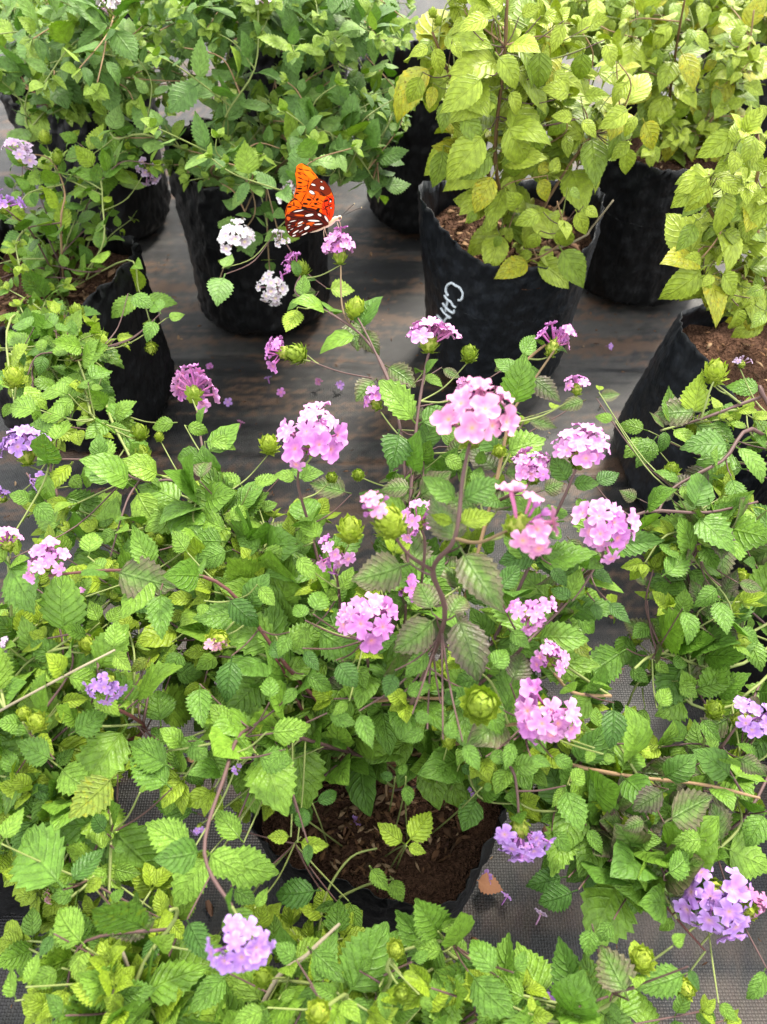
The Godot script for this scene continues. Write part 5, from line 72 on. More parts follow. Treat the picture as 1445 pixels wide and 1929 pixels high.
	[[319,252,-594,38,52,6],[323,273,-583,38,52,6],[316,274,-585,38,52,6],[339,263,-596,38,52,6],[346,271,-623,40,56,6],[356,319,-674,40,56,6],[314,300,-605,40,56,6],[294,336,-612,40,56,6],[314,286,-678,40,56,6],[366,237,-656,40,56,6],[316,349,-605,40,56,6],[284,375,-603,40,56,6],[335,257,-657,40,56,6],[363,271,-633,40,56,6],[308,302,-617,40,56,6],[326,275,-596,40,56,6],[332,288,-634,40,56,6],[369,294,-671,40,56,6],[286,377,-581,40,56,6],[328,337,-679,40,56,6],[304,371,-649,40,56,6],[333,347,-655,40,56,6],[271,415,-583,40,56,6]],
	[[186,272,-305,30,46,2],[209,271,-293,30,46,2],[196,243,-302,30,46,2],[230,252,-264,30,46,2],[224,212,-339,30,46,2],[236,259,-269,30,46,2],[183,262,-292,30,46,2],[241,237,-348,30,46,2],[278,215,-349,30,46,2],[186,267,-260,30,46,2],[207,220,-356,30,46,2],[216,213,-315,30,46,2],[196,278,-309,30,46,2],[234,277,-320,30,46,2],[172,279,-287,30,46,2],[243,235,-276,30,46,2],[203,209,-303,30,46,2],[247,252,-392,30,46,0],[232,285,-336,30,46,0],[247,273,-356,30,46,0],[230,270,-360,30,46,0],[255,272,-338,30,46,0],[282,261,-433,28,40,0],[252,284,-413,28,40,0],[279,283,-416,28,40,0],[289,263,-441,28,40,0],[282,245,-460,28,40,0],[218,209,-167,28,42,2],[238,197,-193,28,42,2],[227,196,-177,28,42,2],[236,187,-168,28,42,2],[233,196,-171,28,42,2],[231,182,-168,28,42,2],[209,229,-283,28,42,1],[253,195,-281,28,42,1],[207,226,-263,28,42,1],[198,231,-254,28,42,1],[200,237,-264,28,42,1],[182,210,-263,28,42,1],[222,239,-280,28,42,1],[205,204,-305,28,42,1]],
	[[-227,229,-238,32,50,0],[-215,225,-194,32,50,0],[-224,252,-213,32,50,0],[-175,215,-209,32,50,0],[-190,215,-219,32,50,0],[-223,257,-177,32,50,0],[-193,239,-203,32,50,0],[-207,257,-185,32,50,0],[-185,221,-211,32,50,0],[-198,258,-216,32,50,0],[-221,219,-187,32,50,0],[-224,230,-221,32,50,0],[-198,217,-225,32,50,0],[-227,230,-206,32,50,0],[-196,225,-197,32,50,0],[-176,210,-195,32,50,0],[-188,201,-208,32,50,0],[-209,207,-232,32,50,0],[-226,229,-149,30,46,1],[-213,235,-150,30,46,1],[-191,235,-150,30,46,1],[-199,223,-130,30,46,1],[-181,232,-128,30,46,1],[-234,267,-236,28,42,0],[-198,292,-239,28,42,0],[-234,246,-279,28,42,0],[-260,234,-269,28,42,0],[-232,264,-277,28,42,0],[-209,290,-234,28,42,0],[-217,277,-240,28,42,0],[-209,259,-263,28,42,0],[-229,232,-260,28,42,0],[-198,295,-222,28,42,0],[-215,254,-165,28,42,1],[-215,252,-172,28,42,1],[-230,232,-174,28,42,1],[-225,226,-187,28,42,1],[-187,284,-221,32,46,0],[-252,248,-259,32,46,0],[-222,265,-251,32,46,0],[-150,248,-255,32,46,0],[-196,288,-260,32,46,0],[-198,283,-223,32,46,0],[-162,265,-243,32,46,0],[-220,286,-229,32,46,0],[-181,261,-268,32,46,0],[-182,243,-291,32,46,0],[-235,254,-283,32,46,0],[-256,230,-291,32,46,0],[-193,223,-299,32,46,0],[-198,285,-265,32,46,0],[-205,216,-119,36,54,0],[-211,213,-117,36,54,0],[-196,220,-102,36,54,0],[-218,212,-123,36,54,0],[-213,225,-121,36,54,0],[-191,240,-104,36,54,0],[-203,191,-112,36,54,0],[-222,220,-123,36,54,0],[-182,221,-101,36,54,0],[-191,213,-118,36,54,0],[-204,211,-124,36,54,0],[-158,222,-117,36,54,0],[-188,203,-191,34,48,0],[-191,218,-168,34,48,0],[-193,214,-196,34,48,0],[-174,208,-192,34,48,0],[-172,213,-201,34,48,0],[-224,204,-175,36,54,0],[-229,212,-162,36,54,0],[-222,242,-168,36,54,0],[-212,215,-172,36,54,0],[-199,256,-146,36,54,0],[-212,253,-155,36,54,0],[-235,220,-151,36,54,0],[-186,246,-143,36,54,0],[-226,256,-211,34,50,0],[-191,270,-200,34,50,0],[-243,242,-235,34,50,0],[-218,262,-228,34,50,0],[-214,239,-244,34,50,0],[-213,230,-237,34,50,0],[-221,279,-198,34,50,0],[-198,249,-239,34,50,0],[-208,253,-234,34,50,0],[-174,276,-203,34,50,0]],
	[[-34,240,-53,32,46,0],[-56,214,-48,32,46,0],[-23,220,-63,32,46,0],[50,238,-50,32,46,0],[-52,208,-63,32,46,0],[-9,237,-51,32,46,0],[40,193,-58,32,46,0],[-6,237,-50,32,46,0],[41,227,-52,32,46,0],[-3,226,-50,32,46,0],[5,230,-64,32,46,0],[-31,196,-51,32,46,0],[19,229,-44,32,46,0],[-42,237,-45,32,46,0],[-14,208,-65,32,46,0],[-36,216,-62,32,46,0],[-1,193,-46,32,46,0],[-14,197,-74,32,46,0],[24,245,-51,32,46,0],[-33,213,-72,32,46,0],[-8,249,-41,32,46,0],[-29,196,-62,32,46,0],[-148,228,-59,32,46,0],[-132,268,-56,32,46,0],[-132,257,-55,32,46,0],[-123,263,-41,32,46,0],[-134,251,-60,32,46,0],[-129,267,-48,32,46,0],[-173,228,-44,32,46,0],[-128,223,-52,32,46,0],[-165,242,-47,32,46,0],[-135,260,-57,32,46,0],[-161,251,-44,32,46,0],[-155,259,-50,32,46,0],[-156,223,-57,32,46,0],[-124,250,-53,32,46,0],[-146,241,-55,32,46,0],[-118,254,-51,32,46,0],[56,228,-39,28,42,1],[31,215,-49,28,42,1],[79,183,-43,28,42,1],[73,232,-40,28,42,1],[54,231,-50,28,42,1],[71,235,-42,28,42,1],[39,213,-56,28,42,1],[73,225,-52,28,42,1],[194,173,-43,28,42,1],[176,188,-46,28,42,1],[-181,214,-87,34,50,0],[-173,209,-78,34,50,0],[-193,230,-72,34,50,0],[-161,221,-89,34,50,0],[-142,235,-79,34,50,0],[-136,233,-72,34,50,0],[-194,228,-75,34,50,0],[-187,227,-72,34,50,0],[-185,208,-89,34,50,0],[-34,184,-94,32,46,0],[-70,209,-81,32,46,0],[-43,182,-79,32,46,0],[-62,192,-79,32,46,0],[-75,183,-90,32,46,0],[-23,192,-82,32,46,0],[-55,182,-88,32,46,0],[-23,214,-78,32,46,0],[-126,236,-96,34,48,0],[-126,244,-96,34,48,0],[-119,212,-87,34,48,0],[-137,209,-102,34,48,0],[-115,227,-107,34,48,0]],
	[[464,285,-1284,40,60,7],[317,276,-1312,40,60,7],[578,224,-1437,40,60,7],[427,232,-1367,40,60,7],[491,244,-1321,40,60,7],[586,234,-1424,40,60,7],[347,230,-1430,40,60,7],[365,296,-1255,40,60,7],[368,252,-1391,40,60,7],[359,279,-1290,40,60,7],[518,230,-1380,40,60,7],[398,214,-1443,40,60,7],[518,254,-1412,40,60,7],[556,286,-1277,40,60,7],[560,265,-1302,36,56,7],[662,197,-1368,36,56,7],[606,195,-1389,36,56,7],[468,291,-1263,36,56,7],[587,154,-1388,36,56,7],[494,215,-1286,36,56,7],[462,246,-1332,36,56,7],[610,209,-1396,36,56,7],[498,220,-1256,36,56,7],[641,223,-1421,36,56,7],[601,218,-1306,36,56,7],[604,198,-1382,36,56,7],[451,282,-1269,36,56,7],[660,221,-1380,36,56,7],[522,277,-1263,36,56,7],[507,223,-1278,36,56,7],[590,254,-1323,36,56,7],[524,275,-1300,36,56,7],[594,249,-1326,36,56,7],[569,268,-1289,36,56,7],[485,241,-1323,36,56,7],[613,196,-1424,36,56,7],[493,177,-1417,36,56,7],[525,261,-1342,36,56,7],[548,285,-1274,36,56,7],[517,270,-1296,36,56,7],[243,299,-1214,40,60,7],[256,216,-1387,40,60,7],[283,292,-1244,40,60,7],[384,213,-1374,40,60,7],[274,285,-1234,40,60,7],[370,292,-1217,40,60,7],[213,216,-1292,40,60,7],[348,277,-1291,40,60,7],[229,254,-1333,40,60,7],[254,239,-1397,40,60,7],[254,299,-1202,40,60,7],[309,277,-1205,40,60,7],[280,224,-1307,40,60,7],[203,237,-1321,40,60,7],[342,249,-1361,40,60,7],[420,226,-1381,40,60,7],[184,257,-1320,40,60,7],[248,290,-1238,40,60,7],[390,207,-1388,40,60,7],[236,266,-1203,40,60,7],[297,212,-1390,40,60,7],[294,199,-1324,40,60,7],[188,242,-1240,40,60,7],[221,262,-1269,40,60,7],[253,246,-1366,40,60,7],[209,243,-1312,40,60,7]],
]

const ROOTS := [
	[2,155,-198],
	[-360,165,-730],
	[-440,170,-1160],
	[-155,170,-935],
	[-150,170,-1370],
	[154,165,-816],
	[385,170,-1010],
	[420,160,-620],
	[400,160,-360],
	[-330,150,-210],
	[-100,155,30],
	[620,170,-1360],
]

const FALLEN := [
	[-232,4,-788],
	[-85,4,-758],
	[-133,4,-738],
	[-178,4,-683],
	[-152,4,-765],
	[-57,4,-752],
	[-199,4,-720],
	[64,4,-215],
	[85,4,-156],
	[127,4,-129],
	[311,4,-829],
	[127,4,-71],
	[-17,4,-846],
	[101,4,-142],
]

const BUTTERFLY := [
	[-46.9,341.0,-580.1],
	[640.1],
]

const LETTERS := [
	[2365,144,2401,148,2404,154,2375,159,2330,163,2272,163,2225,161,2189,157,2172,153,2184,147,2220,145],
	[2421,142,2373,139,2327,137,2288,133,2252,133],
	[2365,138,2375,132,2388,125,2389,120],
	[2451,128,2386,126,2327,125,2272,124,2265,128],
	[2488,118,2430,117,2368,116,2311,115,2365,112,2398,106,2413,101],
	[2565,102,2508,102,2449,101],
]

# ------------------------------------------------------------------ helpers
var rng := RandomNumberGenerator.new()
var taken := {}
var eye := Vector3(0, 0.70, 0)
var M := {}
var leaf_meshes := []      # rugose crenate lantana leaves
var low_leaves := []
var big_leaves := []       # larger drooping shrub leaves
var low_big := []
var young_leaves := []
var floret_meshes := []
var bud_mesh: ArrayMesh
var calyx_mesh: ArrayMesh
var cup_mesh: ArrayMesh

func lin(r: float, g: float, b: float) -> Color:
	return Color(r, g, b).linear_to_srgb()

func numbered(called: String) -> String:
	var n: int = taken.get(called, 0)
	taken[called] = n + 1
	return called if n == 0 else "%s_%03d" % [called, n]

func thing(called: String, label: String, category: String, where := Vector3.ZERO, group := "") -> Node3D:
	var o := Node3D.new()
	o.name = numbered(called)
	add_child(o)
	o.position = where
	o.set_meta("label", label)
	o.set_meta("category", category)
	if group != "":
		o.set_meta("group", group)
	return o

func part(called: String, mesh: Mesh, material: Material, parent: Node3D, tr := Transform3D.IDENTITY) -> MeshInstance3D:
	var o := MeshInstance3D.new()
	o.name = called
	o.mesh = mesh
	if material:
		o.material_override = material
	o.transform = tr
	parent.add_child(o, true)
	return o

func tri(st: SurfaceTool, a: int, b: int, c: int) -> void:
	st.add_index(a); st.add_index(b); st.add_index(c)

func grid_mesh(pts: Array, uvs: Array, rows: int, cols: int, cols_rgb: Array = []) -> ArrayMesh:
	var st := SurfaceTool.new()
	st.begin(Mesh.PRIMITIVE_TRIANGLES)
	for i in rows * cols:
		if cols_rgb.size():
			st.set_color(cols_rgb[i])
		st.set_uv(uvs[i])
		st.add_vertex(pts[i])
	for r in rows - 1:
		for c in cols - 1:
			var a := r * cols + c
			tri(st, a, a + cols, a + 1)
			tri(st, a + 1, a + cols, a + cols + 1)
	st.generate_normals()
	return st.commit()

# a tapered tube along points
func tube(st: SurfaceTool, p: PackedVector3Array, r0: float, r1: float, sides := 6, base := 0) -> int:
	var n := p.size()
	var side := Vector3.RIGHT
	for i in n:
		var t: Vector3 = (p[mini(i + 1, n - 1)] - p[maxi(i - 1, 0)]).normalized()
		if t.length() < 0.5:
			t = Vector3.UP
		side = side - t * side.dot(t)
		if side.length() < 0.05:
			side = t.cross(Vector3.FORWARD)
		side = side.normalized()
		var up := t.cross(side)
		var r := lerpf(r0, r1, float(i) / maxf(1, n - 1)) * (1.0 + 0.10 * sin(i * 2.3 + p[0].x * 300.0) if n > 4 else 1.0)
		for k in sides:
			var a := TAU * k / sides
			st.set_uv(Vector2(float(k) / sides, float(i) * 0.3))
			st.add_vertex(p[i] + (side * cos(a) + up * sin(a)) * r)
	for i in n - 1:
		for k in sides:
			var a := base + i * sides + k
			var b := base + i * sides + (k + 1) % sides
			tri(st, a, b, a + sides)
			tri(st, b, b + sides, a + sides)
	# round off the end
	st.set_uv(Vector2.ZERO)
	st.add_vertex(p[n - 1] + (p[n - 1] - p[n - 2]).normalized() * r1 * 0.7)
	var e := base + n * sides
	for k in sides:
		tri(st, base + (n - 1) * sides + k, base + (n - 1) * sides + (k + 1) % sides, e)
	return e + 1

func smooth(p: PackedVector3Array, per: int) -> PackedVector3Array:
	var out := PackedVector3Array()
	var n := p.size()
	for i in n - 1:
		var a := p[maxi(i - 1, 0)]
		var b := p[i]
		var c := p[i + 1]
		var d := p[mini(i + 2, n - 1)]
		for k in per:
			out.append(b.cubic_interpolate(c, a, d, float(k) / per))
	out.append(p[n - 1])
	return out

func frame(y: Vector3, turn := 0.0) -> Basis:
	y = y.normalized()
	var x := y.cross(Vector3(0.31, 0.2, 0.93)).normalized()
	return Basis(x, y, x.cross(y)).rotated(y, turn)

# ------------------------------------------------------------------ textures and materials
func noise(freq: float, sd: int, kind := FastNoiseLite.TYPE_SIMPLEX_SMOOTH, oct := 4) -> FastNoiseLite:
	var n := FastNoiseLite.new()
	n.noise_type = kind
	n.frequency = freq
	n.seed = sd
	n.fractal_octaves = oct
	n.fractal_type = FastNoiseLite.FRACTAL_FBM if oct > 1 else FastNoiseLite.FRACTAL_NONE
	return n

func tex(img: Image) -> ImageTexture:
	img.generate_mipmaps()
	return ImageTexture.create_from_image(img)

# the blade: veins rise obliquely from the midrib, puffed tissue between, fine net over it
func leaf_images(veins: float, slope: float, net: float) -> Array:
	var w := 128
	var h := 192
	var hi := Image.create(w, h, false, Image.FORMAT_RGB8)
	var al := Image.create(w, h, false, Image.FORMAT_RGB8)
	var br := Image.create(w, h, false, Image.FORMAT_RGB8)
	var old := Image.create(w, h, false, Image.FORMAT_RGB8)
	var cells := noise(0.085, 5, FastNoiseLite.TYPE_CELLULAR, 1)
	cells.cellular_return_type = FastNoiseLite.RETURN_DISTANCE2_SUB
	var mot := noise(0.03, 9)
	var fine := noise(0.2, 11)
	for y in h:
		var v := 1.0 - float(y) / h
		for x in w:
			var s := absf(float(x) / w * 2.0 - 1.0)
			var p := (v - slope * pow(s, 1.25) - 0.05 * (1.0 if x > w / 2 else 0.0) + 0.012 * mot.get_noise_2d(x * 1.3, y * 1.3)) * veins
			var q := absf(fposmod(p, 1.0) - 0.5) * 2.0     # 1 on a vein
			var puff := pow(1.0 - pow(q, 5.0), 0.8)
			var rib := smoothstep(0.0, 0.10, s)
			var c := clampf(cells.get_noise_2d(x, y) * 0.5 + 0.9, 0.0, 1.0)
			var hh := puff * rib * (1.0 - net + net * c)
			hi.set_pixel(x, y, Color(hh, hh, hh))
			var vein := maxf(pow(q, 10.0) * 0.8, 1.0 - smoothstep(0.0, 0.06, s))
			var k := 0.86 + 0.16 * mot.get_noise_2d(x, y) + 0.10 * fine.get_noise_2d(x, y)
			var base := Color(k * 0.95, k, k * 0.92).lerp(Color(1.0, 1.0, 0.85), vein * 0.2)
			al.set_pixel(x, y, base)
			# bronzed: purplish brown where the tissue is raised and towards the margin
			var b := clampf(smoothstep(0.15, 0.95, s + 0.35 * mot.get_noise_2d(x * 1.5 + 40, y * 1.5)) * 0.75 + 0.3 * hh * (0.5 + mot.get_noise_2d(x + 200, y)), 0.0, 1.0)
			br.set_pixel(x, y, Color(0.80 * k, 1.0 * k, 0.62 * k).lerp(Color(0.88 * k, 0.76 * k, 0.84 * k), b))
			var o := clampf(smoothstep(0.25, 0.6, mot.get_noise_2d(x * 0.8 + 90, y * 0.8) + s * 0.25), 0.0, 1.0)
			var spot := smoothstep(0.42, 0.5, fine.get_noise_2d(x * 0.4 + 300, y * 0.4))
			old.set_pixel(x, y, base.lerp(Color(1.0, 0.92, 0.55), o * 0.7).lerp(Color(0.45, 0.33, 0.2), spot * 0.8))
	return [tex(al), tex(hi), tex(br), tex(old)]

func leaf_material(c: Color, t: Texture2D, height: Texture2D, relief: float, rough: float, through: Color) -> StandardMaterial3D:
	var m := StandardMaterial3D.new()
	m.albedo_color = c
	m.albedo_texture = t
	m.heightmap_enabled = true
	m.heightmap_texture = height
	m.heightmap_scale = relief
	m.roughness = rough
	m.metallic_specular = 0.38
	m.backlight_enabled = true
	m.backlight = through
	m.cull_mode = BaseMaterial3D.CULL_DISABLED
	return m

func plain(c: Color, rough: float, spec := 0.4) -> StandardMaterial3D:
	var m := StandardMaterial3D.new()
	m.albedo_color = c
	m.roughness = rough
	m.metallic_specular = spec
	m.cull_mode = BaseMaterial3D.CULL_DISABLED
	return m

func make_materials() -> void:
	var la := leaf_images(8.0, 0.26, 0.5)
	var lb := leaf_images(6.5, 0.34, 0.75)
	var ca := leaf_images(7.0, 0.30, 0.12)
	var thin := Color(0.50, 0.60, 0.14)
	# lantana: dark, mid, bright, young, bronze, deep bronze, ageing
	var g := [lin(.075, .165, .026), lin(.150, .275, .038), lin(.225, .365, .046), lin(.36, .46, .040), lin(.225, .25, .125), lin(.15, .15, .095), lin(.26, .32, .045)]
	M.leaf = []
	for i in g.size():
		M.leaf.append(leaf_material(g[i], la[2] if i == 4 or i == 5 else la[3] if i == 6 else la[0], (lb[1] if i == 1 or i == 2 else la[1]), 0.085, 0.42, thin))
	# variants so that neighbours differ
	M.leaf.append(leaf_material(lin(.115, .225, .034), la[0], la[1], 0.08, 0.5, thin))
	M.leaf.append(leaf_material(lin(.19, .325, .044), la[0], la[1], 0.09, 0.42, thin))
	M.leaf.append(leaf_material(lin(.135, .24, .034), la[3], la[1], 0.10, 0.45, thin))
	M.leaf.append(leaf_material(lin(.27, .40, .050), lb[0], lb[1], 0.09, 0.42, thin))
	# cooler green of the white-flowered plants
	var w := [lin(.125, .225, .055), lin(.175, .295, .075), lin(.245, .37, .095), lin(.32, .43, .060)]
	M.white_leaf = []
	for c in w:
		M.white_leaf.append(leaf_material(c, la[0], la[1], 0.06, 0.5, thin))
	# yellow-green shrubs
	var y := [lin(.45, .51, .060), lin(.37, .44, .048), lin(.24, .32, .036), lin(.46, .44, .04)]
	M.shrub_leaf = []
	for i in y.size():
		M.shrub_leaf.append(leaf_material(y[i], ca[3] if i == 3 else ca[0], ca[1], 0.065, 0.45, Color(0.42, 0.45, 0.10)))
	M.stem = [plain(lin(.15, .10, .05), .6), plain(lin(.10, .055, .05), .55), plain(lin(.27, .17, .09), .75), plain(lin(.10, .035, .03), .55), plain(lin(.20, .24, .07), .55), plain(lin(.13, .075, .03), .7), plain(lin(.30, .25, .17), .8)]
	# petals carry their own dye in vertex colours
	M.petal = []
	for c in [lin(.62, .31, .54), lin(.53, .22, .50), lin(.44, .20, .34), lin(.66, .32, .48), lin(.42, .26, .57), lin(.50, .29, .32), lin(.44, .36, .45), lin(.82, .82, .78)]:
		var m := plain(c, .55, .25)
		m.vertex_color_use_as_albedo = true
		m.backlight_enabled = true
		m.backlight = Color(.35, .3, .35)
		M.petal.append(m)
	M.bud = leaf_material(lin(.50, .56, .07), la[0], la[1], 0.03, .5, thin)
	M.bud_dark = leaf_material(lin(.34, .42, .045), la[0], la[1], 0.03, .5, thin)
	M.calyx = plain(lin(.32, .36, .06), .6)
	# black polythene with dust
	var n := noise(0.012, 21)
	var f := noise(0.035, 22)
	var sc0 := noise(0.3, 23)
	var img := Image.create(512, 512, false, Image.FORMAT_RGB8)
	var hg := Image.create(512, 512, false, Image.FORMAT_RGB8)
	var r2 := Image.create(512, 512, false, Image.FORMAT_RGB8)
	var im2 := Image.create(512, 512, false, Image.FORMAT_RGB8)
	for yy in 512:
		for xx in 512:
			var d := clampf(0.5 + n.get_noise_2d(xx, yy) * 1.1, 0, 1)
			var s := smoothstep(0.15, 0.5, f.get_noise_2d(xx, yy * 0.45) + 0.3 * sc0.get_noise_2d(xx, yy)) * smoothstep(0.5, 0.8, d)
			var v := 0.06 + 0.03 * d * d + 0.02 * s
			img.set_pixel(xx, yy, Color(v * 0.93, v * 0.98, v * 1.06))
			im2.set_pixel(xx, yy, Color(v * 1.35, v * 1.52, v * 1.75))
			var hv := clampf(0.5 + 0.5 * n.get_noise_2d(xx * 2.0, yy * 0.7), 0, 1)
			hg.set_pixel(xx, yy, Color(hv, hv, hv))
			var rv := 0.34 + 0.16 * d + 0.1 * s
			r2.set_pixel(xx, yy, Color(rv, rv, rv))
	var b := StandardMaterial3D.new()
	b.albedo_texture = tex(img)
	b.roughness_texture = tex(r2)
	b.roughness_texture_channel = BaseMaterial3D.TEXTURE_CHANNEL_RED
	b.heightmap_enabled = true
	b.heightmap_texture = tex(hg)
	b.heightmap_scale = 0.16
	b.metallic_specular = 0.4
	b.cull_mode = BaseMaterial3D.CULL_DISABLED
	M.bag = b
	M.bag_grey = b.duplicate()
	M.bag_grey.albedo_texture = tex(im2)
	# coir and bark soil
	var sn := noise(0.06, 31)
	var sc := noise(0.14, 32, FastNoiseLite.TYPE_CELLULAR, 2)
	var si := Image.create(256, 256, false, Image.FORMAT_RGB8)
	var sh := Image.create(256, 256, false, Image.FORMAT_RGB8)
	for yy in 256:
		for xx in 256:
			var a := clampf(0.5 + 0.6 * sn.get_noise_2d(xx, yy), 0, 1)
			var c := clampf(0.5 + 0.7 * sc.get_noise_2d(xx, yy * 1.7), 0, 1)
			si.set_pixel(xx, yy, Color(0.22, 0.155, 0.12).lerp(Color(0.52, 0.39, 0.31), a * 0.6 + c * 0.4))
			sh.set_pixel(xx, yy, Color(c, c, c).lerp(Color(a, a, a), 0.4))
	var so := StandardMaterial3D.new()
	so.albedo_texture = tex(si)
	so.heightmap_enabled = true
	so.heightmap_texture = tex(sh)
	so.heightmap_scale = 0.6
	so.roughness = 0.95
	so.metallic_specular = 0.2
	M.soil = so
	M.chip = plain(Color.WHITE, .9, .2)
	M.chip.vertex_color_use_as_albedo = true

# ------------------------------------------------------------------ plant pieces
func leaf_mesh(wide: float, teeth: int, tooth: float, droop: float, fold: float, wave: float, stalk: float, sd: int, twist := 0.0, pa := 0.64, pb := 1.12) -> ArrayMesh:
	var r := RandomNumberGenerator.new()
	r.seed = sd
	var rows := teeth * 2 + 1
	var s := [-1.0, -0.6, -0.22, 0.0, 0.22, 0.6, 1.0]
	var top: float = pow(pa / (pa + pb), pa) * pow(pb / (pa + pb), pb)
	var pts := []
	var uvs := []
	var cz := stalk
	var cy := 0.0
	var ph := r.randf() * TAU
	var bend := r.randf_range(-0.16, 0.16)
	for i in rows:
		var t := float(i) / (rows - 1)
		var ang := -droop * (t - 0.25) * 1.6
		if i > 0:
			cz += cos(ang) * (1.0 - stalk) / (rows - 1)
			cy += sin(ang) * (1.0 - stalk) / (rows - 1)
		var hw := wide * 0.5 * pow(t, pa) * pow(1.0 - t, pb) / top
		for k in s:
			var ed: float = hw * k
			var fwd := 0.0
			if absf(k) == 1.0 and i > 0 and i < rows - 1:
				if i % 2 == 1:
					ed *= 1.0 + tooth
					ed += k * tooth * 0.03
					fwd = tooth * 0.10
				else:
					ed *= 1.0 - tooth * 0.5
			var lift: float = absf(ed) * fold + wave * hw * absf(k) * sin(t * 9.0 + ph + k * 1.3) - absf(k) * absf(k) * hw * 0.18
			var tw := twist * t * t
			var ex := ed * cos(tw) - lift * sin(tw)
			lift = lift * cos(tw) + ed * sin(tw)
			pts.append(Vector3(ex + bend * t * t * 0.5, cy + lift * cos(ang), cz + fwd - lift * sin(ang)))
			uvs.append(Vector2(k * 0.5 + 0.5, 1.0 - t))
	var st := SurfaceTool.new()
	st.begin(Mesh.PRIMITIVE_TRIANGLES)
	for i in pts.size():
		st.set_uv(uvs[i])
		st.add_vertex(pts[i])
	var nc := s.size()
	for i in rows - 1:
		for k in nc - 1:
			var a := i * nc + k
			tri(st, a, a + nc, a + 1)
			tri(st, a + 1, a + nc, a + nc + 1)
	tube(st, PackedVector3Array([Vector3.ZERO, Vector3(0, -0.012, stalk * 0.6), Vector3(0, 0.0, stalk + 0.03)]), 0.020, 0.013, 4, pts.size())
	st.generate_normals()
	return st.commit()

func floret_mesh(cup: float, sd: int, open := 1.0) -> ArrayMesh:
	var r := RandomNumberGenerator.new()
	r.seed = sd
	var st := SurfaceTool.new()
	st.begin(Mesh.PRIMITIVE_TRIANGLES)
	var n := 0
	st.set_color(Color(1.3, .95, .25))
	st.set_uv(Vector2.ZERO)
	st.add_vertex(Vector3(0, -0.10, 0))
	n = 1
	var lobes := 5 if sd % 2 == 0 else 4
	var rings := [0.16, 0.45, 0.78, 1.0]
	var per := 30
	var size := []
	for l in lobes:
		size.append(r.randf_range(0.82, 1.12))
	for j in rings.size():
		for k in per:
			var a := TAU * k / per
			var l := int(floor(a / TAU * lobes + 0.5)) % lobes
			var u := absf(fposmod(a / TAU * lobes + 0.5, 1.0) - 0.5) * 2.0
			var rad: float = 1.0 - 0.46 * pow(u, 3.5)
			rad = lerpf(1.0, rad * size[l], smoothstep(0.1, 0.9, rings[j])) * rings[j] * open
			var y: float = cup * rings[j] * rings[j] + 0.10 * sin(a * lobes * 2.0 + sd) * rings[j] * rings[j] - 0.05 * (1.0 - u) * rings[j]
			if j == rings.size() - 1:
				y += r.randf_range(-0.06, 0.03)
			var pale: float = rings[j]
			var c := Color(.62, .36, .66).lerp(Color(1, 1, 1), pow(pale, 1.3)) if j > 0 else Color(1.0, .85, .70)
			st.set_color(c)
			st.set_uv(Vector2.ZERO)
			st.add_vertex(Vector3(cos(a) * rad, y, sin(a) * rad))
	for k in per:
		tri(st, 0, 1 + k, 1 + (k + 1) % per)
	for j in rings.size() - 1:
		for k in per:
			var a := 1 + j * per + k
			var b := 1 + j * per + (k + 1) % per
			tri(st, a, a + per, b)
			tri(st, b, a + per, b + per)
	n = 1 + rings.size() * per
	st.set_color(Color(.85, .55, .72))
	tube(st, PackedVector3Array([Vector3(0, -0.04, 0), Vector3(0.03, -0.7, 0), Vector3(0.0, -1.5, 0.02)]), 0.15, 0.10, 5, n)
	st.generate_normals()
	return st.commit()

# a closed head: many pointed scales round an egg
func make_bud(rows: int, sd: int) -> ArrayMesh:
	var r := RandomNumberGenerator.new()
	r.seed = sd
	var st := SurfaceTool.new()
	st.begin(Mesh.PRIMITIVE_TRIANGLES)
	var n := 0
	for i in 7:
		var th := PI * (0.03 + 0.94 * i / 6.0)
		for k in 9:
			st.set_uv(Vector2(k / 8.0, i / 6.0))
			st.add_vertex(Vector3(sin(th) * cos(TAU * k / 8.0) * 0.36, -cos(th) * 0.40, sin(th) * sin(TAU * k / 8.0) * 0.36))
	for i in 6:
		for k in 8:
			tri(st, i * 9 + k, i * 9 + k + 1, (i + 1) * 9 + k)
			tri(st, i * 9 + k + 1, (i + 1) * 9 + k + 1, (i + 1) * 9 + k)
	n = 63
	for row in rows:
		var th := lerpf(0.35, 2.5, float(row) / (rows - 1))     # from the base upwards
		var count := 7 if row < rows - 2 else 5
		for k in count:
			var a := TAU * (k + 0.5 * (row % 2)) / count + r.randf_range(-.15, .15)
			var outd := Vector3(cos(a), 0, sin(a))
			var side := Vector3(-sin(a), 0, cos(a))
			var b := outd * sin(th) * 0.34 + Vector3.UP * (-cos(th) * 0.38)
			var up := (outd * cos(th) + Vector3.UP * sin(th)).normalized()
			var nn := (outd * sin(th) - Vector3.UP * cos(th)).normalized()
			var len := r.randf_range(0.26, 0.38)
			var w := 0.135
			var flare := r.randf_range(0.03, 0.17)
			var v := [b - side * w * 0.6, b + side * w * 0.6, b + up * len * 0.45 - side * w + nn * 0.05, b + up * len * 0.45 + side * w + nn * 0.05, b + up * len * 0.5 + nn * 0.10, b + up * len + nn * flare]
			for p in v:
				st.set_uv(Vector2(0.3 + 0.4 * r.randf(), r.randf()))
				st.add_vertex(p)
			for t in [[0, 2, 4], [0, 4, 1], [1, 4, 3], [2, 5, 4], [4, 5, 3]]:
				tri(st, n + t[0], n + t[1], n + t[2])
			n += 6
	st.generate_normals()
	return st.commit()

